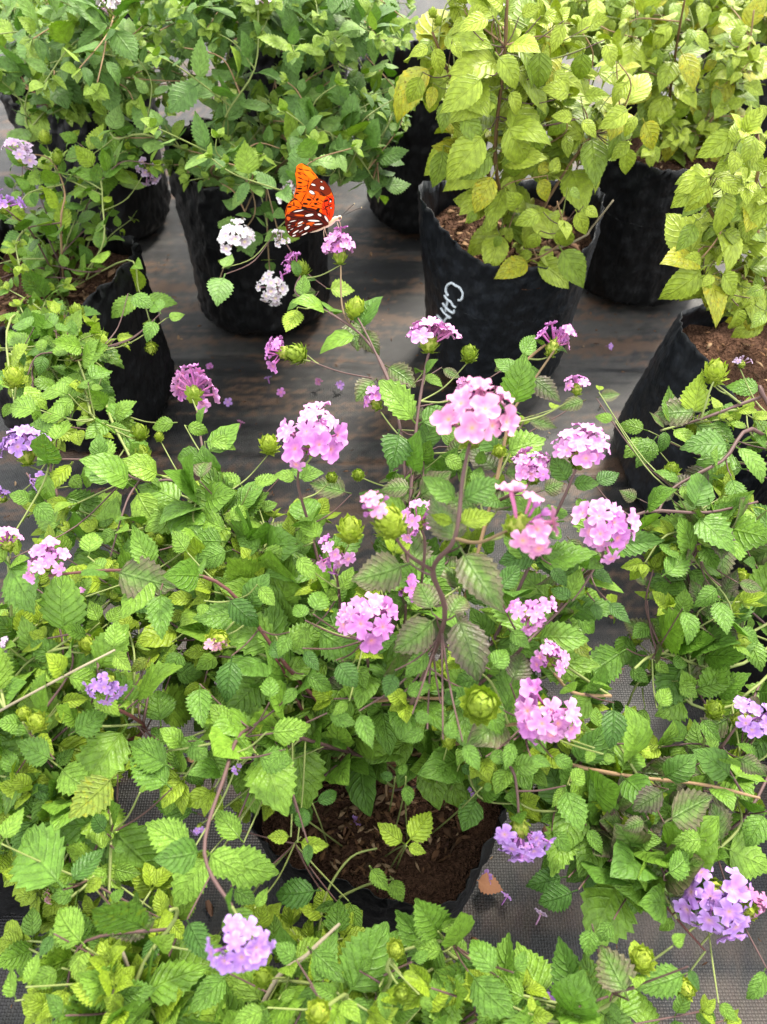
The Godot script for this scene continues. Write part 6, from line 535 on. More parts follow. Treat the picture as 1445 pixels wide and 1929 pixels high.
func make_calyx() -> ArrayMesh:
	var st := SurfaceTool.new()
	st.begin(Mesh.PRIMITIVE_TRIANGLES)
	var prof := [[0.03, -0.27], [0.07, -0.24], [0.11, -0.18], [0.125, -0.10], [0.10, 0.0], [0.03, 0.04]]
	for p in prof:
		for k in 11:
			var a := TAU * k / 10.0
			var f: float = 1.0 + 0.12 * cos(a * 5.0)
			st.set_uv(Vector2.ZERO)
			st.add_vertex(Vector3(cos(a) * p[0] * f, p[1], sin(a) * p[0] * f))
	for i in prof.size() - 1:
		for k in 10:
			tri(st, i * 11 + k, i * 11 + k + 1, (i + 1) * 11 + k)
			tri(st, i * 11 + k + 1, (i + 1) * 11 + k + 1, (i + 1) * 11 + k)
	st.generate_normals()
	return st.commit()

func make_pieces() -> void:
	var lr := RandomNumberGenerator.new()
	lr.seed = 99
	for i in 16:
		leaf_meshes.append(leaf_mesh(lr.randf_range(0.46, 0.64), 8 + i % 4, lr.randf_range(0.09, 0.15), lr.randf_range(-0.25, 1.0), lr.randf_range(0.08, 0.5), lr.randf_range(0.02, 0.10), lr.randf_range(0.10, 0.17), 100 + i, lr.randf_range(-0.5, 0.5), lr.randf_range(0.55, 0.72), lr.randf_range(0.95, 1.3)))
	for i in 4:
		low_leaves.append(leaf_mesh([0.54, 0.60, 0.64, 0.56][i], 4, 0.06, [0.3, 0.6, 0.1, 0.7][i], [0.25, 0.3, 0.15, 0.35][i], 0.04, 0.14, 140 + i))
	for i in 6:
		big_leaves.append(leaf_mesh([0.50, 0.56, 0.52, 0.58, 0.48, 0.54][i], 11, 0.045, [0.5, 0.8, 0.35, 0.65, 0.95, 0.45][i], [0.25, 0.15, 0.35, 0.3, 0.2, 0.28][i], 0.05, 0.13, 160 + i, [0.3, -0.4, 0.0, 0.5, -0.2, 0.1][i], 0.66, 1.2))
	for i in 3:
		low_big.append(leaf_mesh([0.50, 0.56, 0.52][i], 5, 0.03, [0.5, 0.8, 0.35][i], 0.25, 0.05, 0.13, 180 + i, 0.0, 0.66, 1.2))
	for i in 3:
		young_leaves.append(leaf_mesh(0.52, 6, 0.08, [-0.5, -0.2, 0.2][i], 0.5, 0.04, 0.10, 190 + i))
	for i in 5:
		floret_meshes.append(floret_mesh([0.10, 0.22, -0.08, 0.32, 0.05][i], 200 + i))
	floret_meshes.append(floret_mesh(0.9, 210, 0.45))
	bud_mesh = make_bud(7, 220)
	calyx_mesh = make_calyx()
	cup_mesh = make_bud(4, 231)

# ------------------------------------------------------------------ a plant
var P := {}      # the plant in hand: node, leaf list, style

func begin_plant(called: String, label: String, category: String, id: int, style: String, group: String) -> void:
	var r: Array = ROOTS[id]
	var root := Vector3(r[0], r[1], r[2]) * 0.001
	P = {"node": thing(called, label, category, root, group), "root": root, "leaves": [], "style": style, "id": id}

func pick_leaf(kind: int, rank: int) -> Array:      # [mesh list, low list, material]
	if P.style == "shrub":
		return [big_leaves, low_big, M.shrub_leaf[clampi(kind, 0, 3)]]
	if P.style == "white":
		return [leaf_meshes, low_leaves, M.white_leaf[clampi(kind, 0, 3)]]
	return [young_leaves if rank == 2 else leaf_meshes, low_leaves, M.leaf[kind]]

func add_leaf(base: Vector3, dir: Vector3, up: Vector3, size: float, kind: int, hero: bool, rank := 0) -> void:
	var z := dir.normalized()
	var x := up.cross(z)
	if x.length() < 0.1:
		x = Vector3.RIGHT.cross(z)
	x = x.normalized()
	var y := z.cross(x)
	var set := pick_leaf(kind, rank)
	var wide := size * rng.randf_range(0.92, 1.1)
	var tr := Transform3D(Basis(x * wide, y * size, z * size), base)
	var see: float = size / maxf(0.2, eye.distance_to(base)) * (0.35 + absf(y.dot((eye - base).normalized()))) * (3.0 if hero else 1.0) * (0.5 + clampf(base.y / 0.3, 0.0, 1.3))
	P.leaves.append([see, tr, set[0][rng.randi() % set[0].size()], set[1][rng.randi() % set[1].size()], set[2]])

func mix_kind(mix: int) -> int:
	var t: Array = [[1, 10, 2, 2, 8, 8, 3, 10, 1, 9], [7, 1, 1, 8, 7, 8, 1, 2, 2], [1, 8, 4, 7, 8, 1, 5, 2, 4], [4, 4, 5, 7, 1, 4, 8], [1, 2, 2, 8, 10, 7, 3, 9], [0, 1, 1, 2, 2, 1, 3], [0, 0, 1, 1, 2, 0, 3], [1, 2, 2, 1, 0, 2, 3]][mix]
	return t[rng.randi() % t.size()]

# leaf pairs, each pair square to the one before, along a stem's outer part
func leafy(pts: PackedVector3Array, from: float, step: float, l0: float, l1: float, mix: int, tip := true) -> void:
	var total := 0.0
	for i in pts.size() - 1:
		total += pts[i].distance_to(pts[i + 1])
	var at_len := total * from
	var run := 0.0
	var node := rng.randi() % 2
	var spin := rng.randf() * PI
	for i in pts.size() - 1:
		var seg := pts[i].distance_to(pts[i + 1])
		var t := (pts[i + 1] - pts[i]).normalized()
		while at_len <= run + seg and seg > 0.0:
			var p := pts[i].lerp(pts[i + 1], (at_len - run) / seg)
			var side := t.cross(Vector3.UP)
			if side.length() < 0.1:
				side = Vector3.RIGHT
			side = side.normalized().rotated(t, spin + node * PI * 0.5 + rng.randf_range(-0.25, 0.25))
			var near_tip := clampf((total - at_len) / 0.05, 0.5, 1.0)
			for s in [-1.0, 1.0]:
				var d: Vector3 = (side * s + t * rng.randf_range(0.25, 0.7) + Vector3.UP * rng.randf_range(0.0, 0.35)).normalized()
				if P.style == "shrub":
					d = (d + Vector3.DOWN * rng.randf_range(0.3, 1.1)).normalized()
				var up := (Vector3.UP + Vector3(rng.randf_range(-.5, .5), 0, rng.randf_range(-.3, .6))).normalized()
				if P.style == "shrub":
					up = (up + Vector3(0, 0.3, 0.5) - d * 0.2).normalized()
				var k := mix_kind(mix)
				add_leaf(p, d, up, rng.randf_range(l0, l1) * near_tip, k, false)
			node += 1
			at_len += step * rng.randf_range(0.8, 1.25)
		run += seg
	if tip:
		var e := pts[pts.size() - 1]
		var t := (e - pts[pts.size() - 2]).normalized()
		var a := rng.randf() * PI
		for k in 4:
			var side := frame(t, a + k * PI * 0.5).x
			var kind: int = {"shrub": 0, "white": 3}.get(P.style, 3)
			add_leaf(e, (side * (0.9 if k < 2 else 0.5) + t).normalized(), (t + Vector3.UP).normalized(), l0 * rng.randf_range(0.38, 0.62), kind, false, 2)

func stem_part(p: PackedVector3Array, r0: float, r1: float, colour: int) -> void:
	var st := SurfaceTool.new()
	st.begin(Mesh.PRIMITIVE_TRIANGLES)
	var q := PackedVector3Array()
	for v in p:
		q.append(v - P.root)
	tube(st, q, r0 * 0.78, r1 * 0.72, 6)
	st.generate_normals()
	part("stem", st.commit(), M.stem[colour], P.node)

func flower_head(p: Vector3, axis: Vector3, d: float, n: int, col: int) -> void:
	var h := part("flower_head", calyx_mesh, M.calyx, P.node, Transform3D(frame(axis, rng.randf() * TAU).scaled_local(Vector3(d * rng.randf_range(1.02, 1.2), d * rng.randf_range(.85, 1.08), d * rng.randf_range(.92, 1.1))), p - P.root))
	part("bracts", cup_mesh, M.bud_dark, h, Transform3D(Basis.from_scale(Vector3(.34, .40, .34)), Vector3(0, -.12, 0)))
	var dirs := []
	dirs.append(Vector3(0.08, 1, 0))
	for k in 5:
		var a := TAU * (k + rng.randf_range(-.15, .15)) / 5.0
		dirs.append(Vector3(cos(a) * sin(.68), cos(.68), sin(a) * sin(.68)))
	for k in 9:
		var a := TAU * (k + rng.randf_range(-.25, .25)) / 9.0
		var th := 1.28 + rng.randf_range(-.12, .14)
		dirs.append(Vector3(cos(a) * sin(th), cos(th), sin(a) * sin(th)))
	n = mini(n, 14)
	while dirs.size() > n:
		dirs.remove_at(rng.randi() % dirs.size())
	for v in dirs:
		var dir: Vector3 = v.normalized()
		var at_r := 0.335 + rng.randf_range(-.10, .08)
		var size := rng.randf_range(0.140, 0.185)
		var y := (dir + Vector3(rng.randf_range(-.2, .2), 0.30, rng.randf_range(-.2, .2))).normalized()
		var b := frame(y, rng.randf() * TAU).scaled_local(Vector3(size, size * rng.randf_range(1.0, 1.25), size * rng.randf_range(0.88, 1.0)))
		var tint := col
		if col == 0 and rng.randf() < 0.25:
			tint = 1
		part("floret", floret_meshes[rng.randi() % 5], M.petal[tint], h, Transform3D(b, dir * at_r))
	# closed florets in the middle
	for k in (4 if n > 5 else 5):
		var a := rng.randf() * TAU
		var th := rng.randf_range(0.2, 1.2)
		var dir := Vector3(cos(a) * sin(th), cos(th), sin(a) * sin(th))
		part("floret", floret_meshes[5], M.petal[1 if col < 2 or col == 3 else col], h, Transform3D(frame(dir, a).scaled_local(Vector3.ONE * 0.11), dir * 0.20))

func grow(mix: int, l0: float, l1: float, step: float) -> void:
	var id: int = P.id
	var root: Vector3 = P.root
	var all_pts := []
	for s in STEMS[id]:
		var p := PackedVector3Array()
		for i in range(4, s.size(), 3):
			p.append(Vector3(s[i], s[i + 1], s[i + 2]) * 0.001)
		p = smooth(p, 5)
		stem_part(p, s[0] * 0.001, s[1] * 0.001, s[2])
		if s[3] > 0:
			all_pts.append(p)
			var total := 0.0
			for i in p.size() - 1:
				total += p[i].distance_to(p[i + 1])
			leafy(p, maxf(0.25, 1.0 - s[3] * step / total), step, l0, l1, mix, false)
	for s in SHOOTS[id]:
		var tip := Vector3(s[0], s[1], s[2]) * 0.001
		# leave from a stem that passes underneath where there is one, else from the crown
		var from := root + Vector3(rng.randf_range(-.02, .02), 0.0, rng.randf_range(-.02, .02))
		var best := 0.13
		for q in all_pts:
			for v in q:
				var dd: float = v.distance_to(tip)
				if dd < best and dd > 0.05 and v.y < tip.y + 0.01:
					best = dd
					from = v
		var mid := from.lerp(tip, 0.55) + Vector3(rng.randf_range(-.015, .015), from.distance_to(tip) * rng.randf_range(0.02, 0.13), rng.randf_range(-.015, .015))
		var p := smooth(PackedVector3Array([from, mid, tip]), 5)
		var total := from.distance_to(mid) + mid.distance_to(tip)
		stem_part(p, 0.0012, 0.0007, 4 if rng.randf() < 0.6 else 1 if P.style == "lantana" else 2)
		leafy(p, maxf(0.15, 1.0 - 0.11 / total), step, s[3] * 0.001, s[4] * 0.001, s[5])
	for l in LEAVES[id]:
		var b := Vector3(l[0], l[1], l[2]) * 0.001
		var t := Vector3(l[3], l[4], l[5]) * 0.001
		var d := t - b
		var up := (Vector3.UP * 1.0 + Vector3(rng.randf_range(-.3, .3), 0, 0.45 + rng.randf_range(-.3, .3))).normalized()
		if P.style == "shrub":
			up = (Vector3(rng.randf_range(-.5, .5), 0.9, 0.9)).normalized()
		add_leaf(b, d, up, d.length(), l[6], true, 2 if l[6] == 3 and P.style == "lantana" and d.length() < 0.025 else 0)
	for h in HEADS[id]:
		flower_head(Vector3(h[0], h[1], h[2]) * 0.001, Vector3(h[3], h[4], h[5]), h[6] * 0.001, h[7], h[8])
	for h in BUDS[id]:
		part("flower_bud", bud_mesh, M.bud if rng.randf() < 0.7 else M.bud_dark, P.node, Transform3D(frame(Vector3(h[3], h[4], h[5]), rng.randf() * TAU).scaled_local(Vector3.ONE * h[6] * 0.00088), Vector3(h[0], h[1], h[2]) * 0.001 - root))
	# the leaves that show largest are parts of their own, the rest one mass
	var all: Array = P.leaves
	all.sort_custom(func(a, b): return a[0] > b[0])
	var rest := {}
	for i in all.size():
		var e: Array = all[i]
		var tr: Transform3D = e[1]
		tr.origin -= root
		if i < 290:
			part("leaf", e[2], e[4], P.node, tr)
		else:
			if not rest.has(e[4]):
				var st := SurfaceTool.new()
				st.begin(Mesh.PRIMITIVE_TRIANGLES)
				rest[e[4]] = st
			rest[e[4]].append_from(e[3], 0, tr)
	if rest.size():
		var mesh := ArrayMesh.new()
		for k in rest:
			rest[k].commit(mesh)
			mesh.surface_set_material(mesh.get_surface_count() - 1, k)
		var o := part("foliage", mesh, null, P.node)
		o.set_meta("kind", "stuff")
	print(P.node.name, " leaves ", all.size(), " parts ", P.node.get_child_count())

# ------------------------------------------------------------------ grow bags
var bag_noise := FastNoiseLite.new()
var bag_fold := FastNoiseLite.new()

func bag_point(b: Dictionary, a: float, y: float) -> Vector3:
	var rim: float = rim_height(b, a)
	var v := clampf(y / rim, 0.0, 1.0)
	var n: float = 2.0 + b.sq * 3.0
	var ca: float = a - b.yaw
	var r: float = lerpf(b.r0, b.r1, v) / pow(pow(absf(cos(ca)), n) + pow(absf(sin(ca)), n), 1.0 / n)
	r *= 1.0 + 0.035 * sin(PI * v)                                         # filled out in the middle
	if v < 0.09:
		r *= 1.0 - 0.16 * pow(1.0 - v / 0.09, 2.0)
	# the flat seam of the tube stands out left and right towards the open top
	r += b.seam * pow(absf(cos(ca)), 14.0) * smoothstep(0.25, 1.0, v)
	var c := Vector3(cos(a), 0, sin(a))
	var f: float = bag_fold.get_noise_3d(c.x * 2.4 + b.sd, y * 9.0 + c.z * 0.8, c.z * 2.4)
	var f2: float = bag_fold.get_noise_3d(c.x * 4.5 + b.sd + 50.0, y * 34.0 - c.x * 2.0, c.z * 4.5)
	var g: float = bag_noise.get_noise_3d(c.x * 12.0 + b.sd, y * 60.0, c.z * 12.0)
	var loose: float = 0.45 + 0.9 * pow(absf(v - 0.45) / 0.55, 2.0)
	r += b.wr * (g * 1.3 + 0.75 * pow(1.0 - minf(1.0, absf(f) * 3.0), 2.0) + 0.5 * pow(1.0 - minf(1.0, absf(f2) * 3.0), 2.0)) * loose
	return Vector3(b.x + c.x * r + b.lx * v, y, b.z + c.z * r + b.lz * v)

func rim_height(b: Dictionary, a: float) -> float:
	var ca: float = a - b.yaw
	return b.h + b.rim * (pow(absf(cos(ca)), 4.0) - 0.35) + b.tip * cos(a - b.tip_a) + 0.004 * bag_noise.get_noise_2d(cos(a) * 40.0 + b.sd, sin(a) * 40.0)

func make_bag(label: String, b: Dictionary, chips: int) -> Node3D:
	var base := Vector3(b.x, 0, b.z)
	var o := thing("grow_bag", label, "grow bag", base, "black nursery grow bags standing on the mat")
	var rows := 44
	var cols := 133
	var pts := []
	var uvs := []
	for i in rows:
		var v := float(i) / (rows - 1)
		for k in cols:
			var a := TAU * k / (cols - 1)
			var y := rim_height(b, a) * v
			pts.append(bag_point(b, a, y) - base + Vector3(0, 0.002, 0))
			uvs.append(Vector2(k * 4.0 / (cols - 1), v * 1.6))
	# lip, then down inside
	for i in 9:
		var v := 1.0 - float(i) / 8.0 * 0.5
		for k in cols:
			var a := TAU * k / (cols - 1)
			var y := rim_height(b, a) * v
			var p := bag_point(b, a, y) - base
			var inw := Vector3(p.x - b.lx, 0, p.z - b.lz).normalized() * (0.0006 if i == 0 else 0.0016)
			pts.append(p - inw + Vector3(0, 0.0025 if i == 0 else 0.002, 0))
			uvs.append(Vector2(k * 4.0 / (cols - 1), 1.6 + i * 0.1))
	part("bag_wall", grid_mesh(pts, uvs, rows + 9, cols), M.bag_grey if b.get("grey", false) else M.bag, o)
	# underside
	var st := SurfaceTool.new()
	st.begin(Mesh.PRIMITIVE_TRIANGLES)
	st.set_uv(Vector2.ZERO)
	st.add_vertex(Vector3(0, 0.0022, 0))
	for k in cols:
		st.set_uv(Vector2(k * 0.1, 0.3))
		st.add_vertex(pts[k])
	for k in cols - 1:
		tri(st, 0, k + 1, k + 2)
	st.generate_normals()
	part("bag_base", st.commit(), M.bag, o)
	# soil
	var sn := noise(60.0, int(b.sd) + 3)
	pts = []
	uvs = []
	var rings := 14
	for i in rings:
		for k in 41:
			var a := TAU * k / 40.0
			var edge := bag_point(b, a, b.soil) - base
			var p := Vector3(b.lx, 0, b.lz) * 0.8 + (edge - Vector3(b.lx, 0, b.lz) * 0.8) * (float(i) / (rings - 1)) * 0.985
			p.y = b.soil + 0.006 * sn.get_noise_2d(p.x, p.z) * 2.0 + 0.006 * (1.0 - float(i) / rings)
			pts.append(p)
			uvs.append(Vector2(p.x, p.z) * 14.0)
	part("soil", grid_mesh(pts, uvs, rings, 41), M.soil, o)
	if chips > 0:
		var ct := SurfaceTool.new()
		ct.begin(Mesh.PRIMITIVE_TRIANGLES)
		var n := 0
		for i in chips:
			var a := rng.randf() * TAU
			var rr: float = sqrt(rng.randf()) * b.r1 * 0.88
			var c := Vector3(b.lx * 0.8 + cos(a) * rr, b.soil + 0.008 + rng.randf() * 0.004, b.lz * 0.8 + sin(a) * rr)
			n = flake(ct, c, rng.randf_range(.004, .012), n, b.get("litter", 0.0))
		ct.generate_normals()
		var m := part("mulch", ct.commit(), M.chip, o)
		m.set_meta("kind", "stuff")
	return o

# one curled fibre or bark flake
func flake(st: SurfaceTool, c: Vector3, len: float, n: int, leafy_part := 0.0) -> int:
	var d := Vector3(rng.randf_range(-1, 1), rng.randf_range(-.25, .35), rng.randf_range(-1, 1)).normalized()
	var s := d.cross(Vector3.UP).normalized() * len * rng.randf_range(0.10, 0.22)
	var col := Color(.16, .085, .045).lerp(Color(.05, .03, .02), rng.randf())
	if rng.randf() < leafy_part:
		s *= 2.6
		len *= 1.7
		col = Color(.26, .16, .09).lerp(Color(.10, .055, .035), rng.randf())
	elif rng.randf() < 0.12:
		col = Color(.30, .20, .12)
	var up := d.cross(s).normalized() * len * rng.randf_range(-.2, .2)
	var h := d * len * 0.5
	var t := Vector3(0, -0.0012, 0)
	for v in [c - h - s * 0.5, c - h + s * 0.5, c - s + up, c + s + up, c + h - s * 0.3, c + h + s * 0.3, c + t]:
		st.set_color(col)
		st.set_uv(Vector2.ZERO)
		st.add_vertex(v)
	for f in [[0, 2, 1], [1, 2, 3], [2, 4, 3], [3, 4, 5], [0, 1, 6], [5, 4, 6], [0, 6, 2], [2, 6, 4], [1, 3, 6], [3, 5, 6]]:
		tri(st, n + f[0], n + f[1], n + f[2])
	return n + 7

func make_bags() -> void:
	bag_noise.noise_type = FastNoiseLite.TYPE_SIMPLEX_SMOOTH
	bag_noise.frequency = 0.08
	bag_noise.seed = 41
	bag_fold.noise_type = FastNoiseLite.TYPE_SIMPLEX_SMOOTH
	bag_fold.frequency = 1.0
	bag_fold.seed = 43
	var d := {"r0": .086, "r1": .088, "h": .215, "sq": .15, "yaw": 0.0, "seam": .008, "wr": .0065, "lx": 0.0, "lz": 0.0, "rim": .012, "tip": 0.0, "tip_a": 0.0, "soil": .165, "sd": 1.0}
	make_bag("black grow bag of the purple lantana, square mouth showing brown soil", d.merged({"x": .002, "z": -.193, "r0": .074, "r1": .078, "h": .168, "sq": .9, "yaw": .36, "soil": .122, "wr": .004, "rim": .010, "tip": .008, "tip_a": -1.2, "sd": 11.0}, true), 700)
	var ca := d.merged({"x": .147, "z": -.825, "r0": .086, "r1": .092, "h": .208, "yaw": -.12, "seam": .014, "rim": .034, "soil": .172, "wr": .0035, "tip": .006, "tip_a": PI, "sd": 21.0, "grey": true, "litter": .28}, true)
	var bag := make_bag("black grow bag with white handwritten letters on its wall", ca, 420)
	# the handwriting: paint strokes lying on the wall
	for s in LETTERS:
		var p := PackedVector3Array()
		for i in range(0, s.size(), 2):
			var a: float = s[i] * 0.001
			var q := bag_point(ca, a, s[i + 1] * 0.001)
			p.append(q + Vector3(cos(a), 0, sin(a)) * 0.0006 - Vector3(ca.x, 0, ca.z))
		p = smooth(p, 4)
		var st := SurfaceTool.new()
		st.begin(Mesh.PRIMITIVE_TRIANGLES)
		tube(st, p, 0.0016, 0.0014, 6)
		st.generate_normals()
		part("letter_stroke", st.commit(), M.paint, bag)
	make_bag("black grow bag standing behind the lettered one, right of it", d.merged({"x": .375, "z": -1.005, "h": .215, "r0": .088, "r1": .092, "sd": 31.0, "soil": .18}, true), 120)
	make_bag("black grow bag under the white lantana", d.merged({"x": -.168, "z": -.935, "h": .228, "r0": .086, "r1": .088, "sd": 41.0}, true), 60)
	make_bag("black grow bag at the left with reddish soil under light green lantana", d.merged({"x": -.372, "z": -.725, "h": .205, "r0": .095, "r1": .092, "sq": .25, "yaw": .3, "sd": 51.0, "rim": .02, "soil": .168, "litter": .2}, true), 300)
	make_bag("black grow bag behind the left one, deep in shade", d.merged({"x": -.435, "z": -1.15, "h": .22, "sd": 61.0}, true), 60)
	make_bag("black grow bag in the second row at the upper left", d.merged({"x": -.50, "z": -1.42, "h": .22, "sd": 71.0}, true), 40)
	make_bag("black grow bag between the white lantana and the yellow-green shrub", d.merged({"x": .065, "z": -1.185, "h": .22, "sd": 81.0}, true), 60)
	make_bag("slate black grow bag at the right edge with pointed upper corner", d.merged({"x": .392, "z": -.605, "h": .195, "r0": .112, "r1": .084, "sq": .35, "yaw": -.15, "seam": .02, "rim": .035, "sd": 91.0, "grey": true, "soil": .155, "wr": .003}, true), 120)
	make_bag("black grow bag at the lower right edge under green leaves", d.merged({"x": .405, "z": -.345, "h": .205, "r0": .10, "r1": .095, "sd": 101.0, "soil": .165}, true), 60)
	make_bag("black grow bag at the lower left edge", d.merged({"x": -.325, "z": -.215, "h": .20, "r0": .09, "r1": .088, "sd": 111.0, "soil": .155}, true), 80)
	make_bag("black grow bag at the bottom edge of the picture", d.merged({"x": -.10, "z": .035, "h": .19, "r0": .088, "r1": .09, "sd": 121.0, "soil": .16}, true), 200)
	make_bag("far black grow bag at the top showing dark soil", d.merged({"x": -.155, "z": -1.36, "h": .21, "sd": 131.0, "soil": .18}, true), 80)
	make_bag("far black grow bag at the upper right corner", d.merged({"x": .62, "z": -1.36, "h": .215, "sd": 141.0}, true), 0)

# ------------------------------------------------------------------ the ground
func make_ground() -> void:
	# woven ground cover: tape warp and weft
	var w := Image.create(256, 256, false, Image.FORMAT_RGB8)
	var hh := Image.create(256, 256, false, Image.FORMAT_RGB8)
	var fz := noise(0.05, 51)
	for y in 256:
		for x in 256:
			var tx := float(x) / 16.0
			var ty := float(y) / 16.0
			var over := (int(tx) + int(ty)) % 2 == 0
			var u := absf(fposmod(tx, 1.0) - 0.5) * 2.0
			var v := absf(fposmod(ty, 1.0) - 0.5) * 2.0
			var hgt := (1.0 - pow(u, 3.0)) * (0.65 + 0.35 * cos(v * PI * 0.5)) if over else (1.0 - pow(v, 3.0)) * 0.7 * (0.65 + 0.35 * cos(u * PI * 0.5))
			var k := 0.80 + 0.12 * (1.0 if over else 0.5) + 0.16 * fz.get_noise_2d(x, y)
			if hgt < 0.12:
				k *= 0.8
			w.set_pixel(x, y, Color(k, k, k))
			hh.set_pixel(x, y, Color(hgt, hgt, hgt))
	var m := StandardMaterial3D.new()
	m.albedo_texture = tex(w)
	m.vertex_color_use_as_albedo = true
	m.heightmap_enabled = true
	m.heightmap_texture = tex(hh)
	m.heightmap_scale = 0.04
	m.roughness = 0.5
	m.metallic_specular = 0.45
	# uneven sheet; dust, a painted sheen patch and washed-in soil in streaks along it
	var big := noise(2.2, 61)
	var streak := noise(1.0, 62)
	var grit := noise(55.0, 63)
	var cx := []
	var n := 441
	for i in n:
		var t := float(i) / (n - 1) * 2.0 - 1.0
		cx.append(t * 0.95 + signf(t) * pow(absf(t), 9.0) * 11.0)
	var pts := []
	var uvs := []
	var cols := []
	for j in n:
		for i in n:
			var x: float = cx[i]
			var z: float = cx[j] - 0.75
			var y := 0.0025 * big.get_noise_2d(x * 1.4, z * 3.0)
			# creases running across
			for c in [[-.62, .05, .0045, 20.0], [-.545, -.03, .0035, 31.0], [-.80, .04, .003, 47.0], [-.30, .1, .003, 61.0]]:
				var zz: float = z - c[0] - c[1] * x - 0.012 * big.get_noise_2d(x * 2.0 + c[3], 0.0)
				y += c[2] * exp(-zz * zz / 0.00006)
			pts.append(Vector3(x, y - 0.004, z))
			uvs.append(Vector2(x, z) * 27.0)
			var s := streak.get_noise_2d(x * 2.2, z * 13.0)
			var s2 := streak.get_noise_2d(x * 4.0 + 30.0, z * 38.0 + 8.0)
			var g := grit.get_noise_2d(x, z * 1.6)
			var s3 := streak.get_noise_2d(x * 7.0 + 11.0, z * 90.0 + 3.0)
			var dust_and_sheen := clampf(0.20 + 1.0 * s + 0.6 * s2 + 0.35 * s3 + 0.35 * g + 1.0 * exp(-pow((x - .27) / .13, 2.0) - pow((z + .80) / .14, 2.0)) * (0.8 + s2 + s3), 0.0, 1.0)  # streaky dust, plus a pale patch at right painting the sky sheen as colour
			var earth := smoothstep(0.10, 0.42, 0.8 * streak.get_noise_2d(x * 3.0 + 70.0, z * 15.0) + 0.5 * s2 + 0.45 * g + 0.05)
			var c := Color(.011, .011, .0115).lerp(Color(.062, .058, .053), dust_and_sheen)
			c = c.lerp(Color(.095, .055, .033), earth * lerpf(0.3, 0.95, smoothstep(-0.36, -0.52, z + 0.25 * s2)))
			var k := 1.0 + 0.25 * g
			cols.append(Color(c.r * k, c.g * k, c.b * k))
	var st := SurfaceTool.new()
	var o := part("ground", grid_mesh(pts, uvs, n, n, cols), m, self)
	o.set_meta("kind", "structure")
	o.set_meta("label", "dark woven ground cover mat dusted with brown soil")
	# crumbs and dry bits
	var ct := SurfaceTool.new()
	ct.begin(Mesh.PRIMITIVE_TRIANGLES)
	var q := 0
	for i in 700:
		var p := Vector3(rng.randf_range(-.45, .45), 0.001, -rng.randf_range(.0, 1.1))
		q = flake(ct, p, rng.randf_range(.002, .008), q, 0.10)
	ct.generate_normals()
	var l := part("litter", ct.commit(), M.chip, self)
	l.set_meta("kind", "stuff")
	l.set_meta("label", "brown crumbs and dry leaf bits scattered over the mat")
	l.set_meta("category", "litter")
	for f in FALLEN:
		var b := frame(Vector3(rng.randf_range(-1, 1), 0.6, rng.randf_range(-1, 1)), rng.randf() * TAU).scaled_local(Vector3.ONE * rng.randf_range(.005, .0068))
		var t := thing("fallen_floret", "small fallen lilac floret lying on the ground mat", "flower", Vector3(f[0], f[1] , f[2]) * 0.001, "fallen florets on the ground mat")
		part("corolla", floret_meshes[rng.randi() % 5], M.petal[[1, 6, 2, 4][rng.randi() % 4]], t, Transform3D(b, Vector3(0, .003, 0)))

# ------------------------------------------------------------------ the butterfly
func wing(outline: Array, origin: Vector2, k: float, sag: float) -> ArrayMesh:
	# outline in drawing units; the blade is slightly arched and has two faces
	var poly := PackedVector2Array()
	var c := PackedVector2Array()
	for p in outline:
		c.append(Vector2(p[0], p[1]))
	var n := c.size()
	for i in n:
		for s in 3:
			poly.append(c[i].cubic_interpolate(c[(i + 1) % n], c[(i - 1 + n) % n], c[(i + 2) % n], s / 3.0))
	var mid := Vector2.ZERO
	for p in poly:
		mid += p / poly.size()
	var st := SurfaceTool.new()
	st.begin(Mesh.PRIMITIVE_TRIANGLES)
	var rings := [0.0, 0.35, 0.7, 1.0]
	var m := poly.size()
	for f in rings:
		for p in poly:
			var q: Vector2 = mid.lerp(p, f)
			var v := (q - origin) * k
			st.set_uv(Vector2((q.x - 240.0) / 660.0, (q.y - 170.0) / 860.0))
			st.add_vertex(Vector3(v.x, -v.y, sag * (1.0 - f * f) + 0.02 * v.x * v.x * 40.0))
	for r in rings.size() - 1:
		for i in m:
			var a := r * m + i
			var b := r * m + (i + 1) % m
			tri(st, a, a + m, b)
			tri(st, b, a + m, b + m)
	st.generate_normals()
	return st.commit()

func blot(img: Image, cx: float, cy: float, rx: float, ry: float, ang: float, c: Color) -> void:
	var s := img.get_width() / 660.0
	var t := img.get_height() / 860.0
	var reach := maxf(rx, ry) + 3.0
	for y in range(maxi(0, int((cy - reach - 170.0) * t)), mini(img.get_height(), int((cy + reach - 170.0) * t) + 1)):
		for x in range(maxi(0, int((cx - reach - 240.0) * s)), mini(img.get_width(), int((cx + reach - 240.0) * s) + 1)):
			var d := Vector2(x / s + 240.0 - cx, y / t + 170.0 - cy).rotated(-ang)
			var e := sqrt(d.x * d.x / (rx * rx) + d.y * d.y / (ry * ry))
			var a := clampf((1.0 - e) * minf(rx, ry) * 0.35, 0.0, 1.0)
			if a > 0.0:
				img.set_pixel(x, y, img.get_pixel(x, y).lerp(c, a))

func line(img: Image, pts: Array, w: float, c: Color) -> void:
	for i in pts.size() - 1:
		var a := Vector2(pts[i][0], pts[i][1])
		var b := Vector2(pts[i + 1][0], pts[i + 1][1])
		blot(img, (a.x + b.x) / 2, (a.y + b.y) / 2, a.distance_to(b) / 2 + w, w, (b - a).angle(), c)

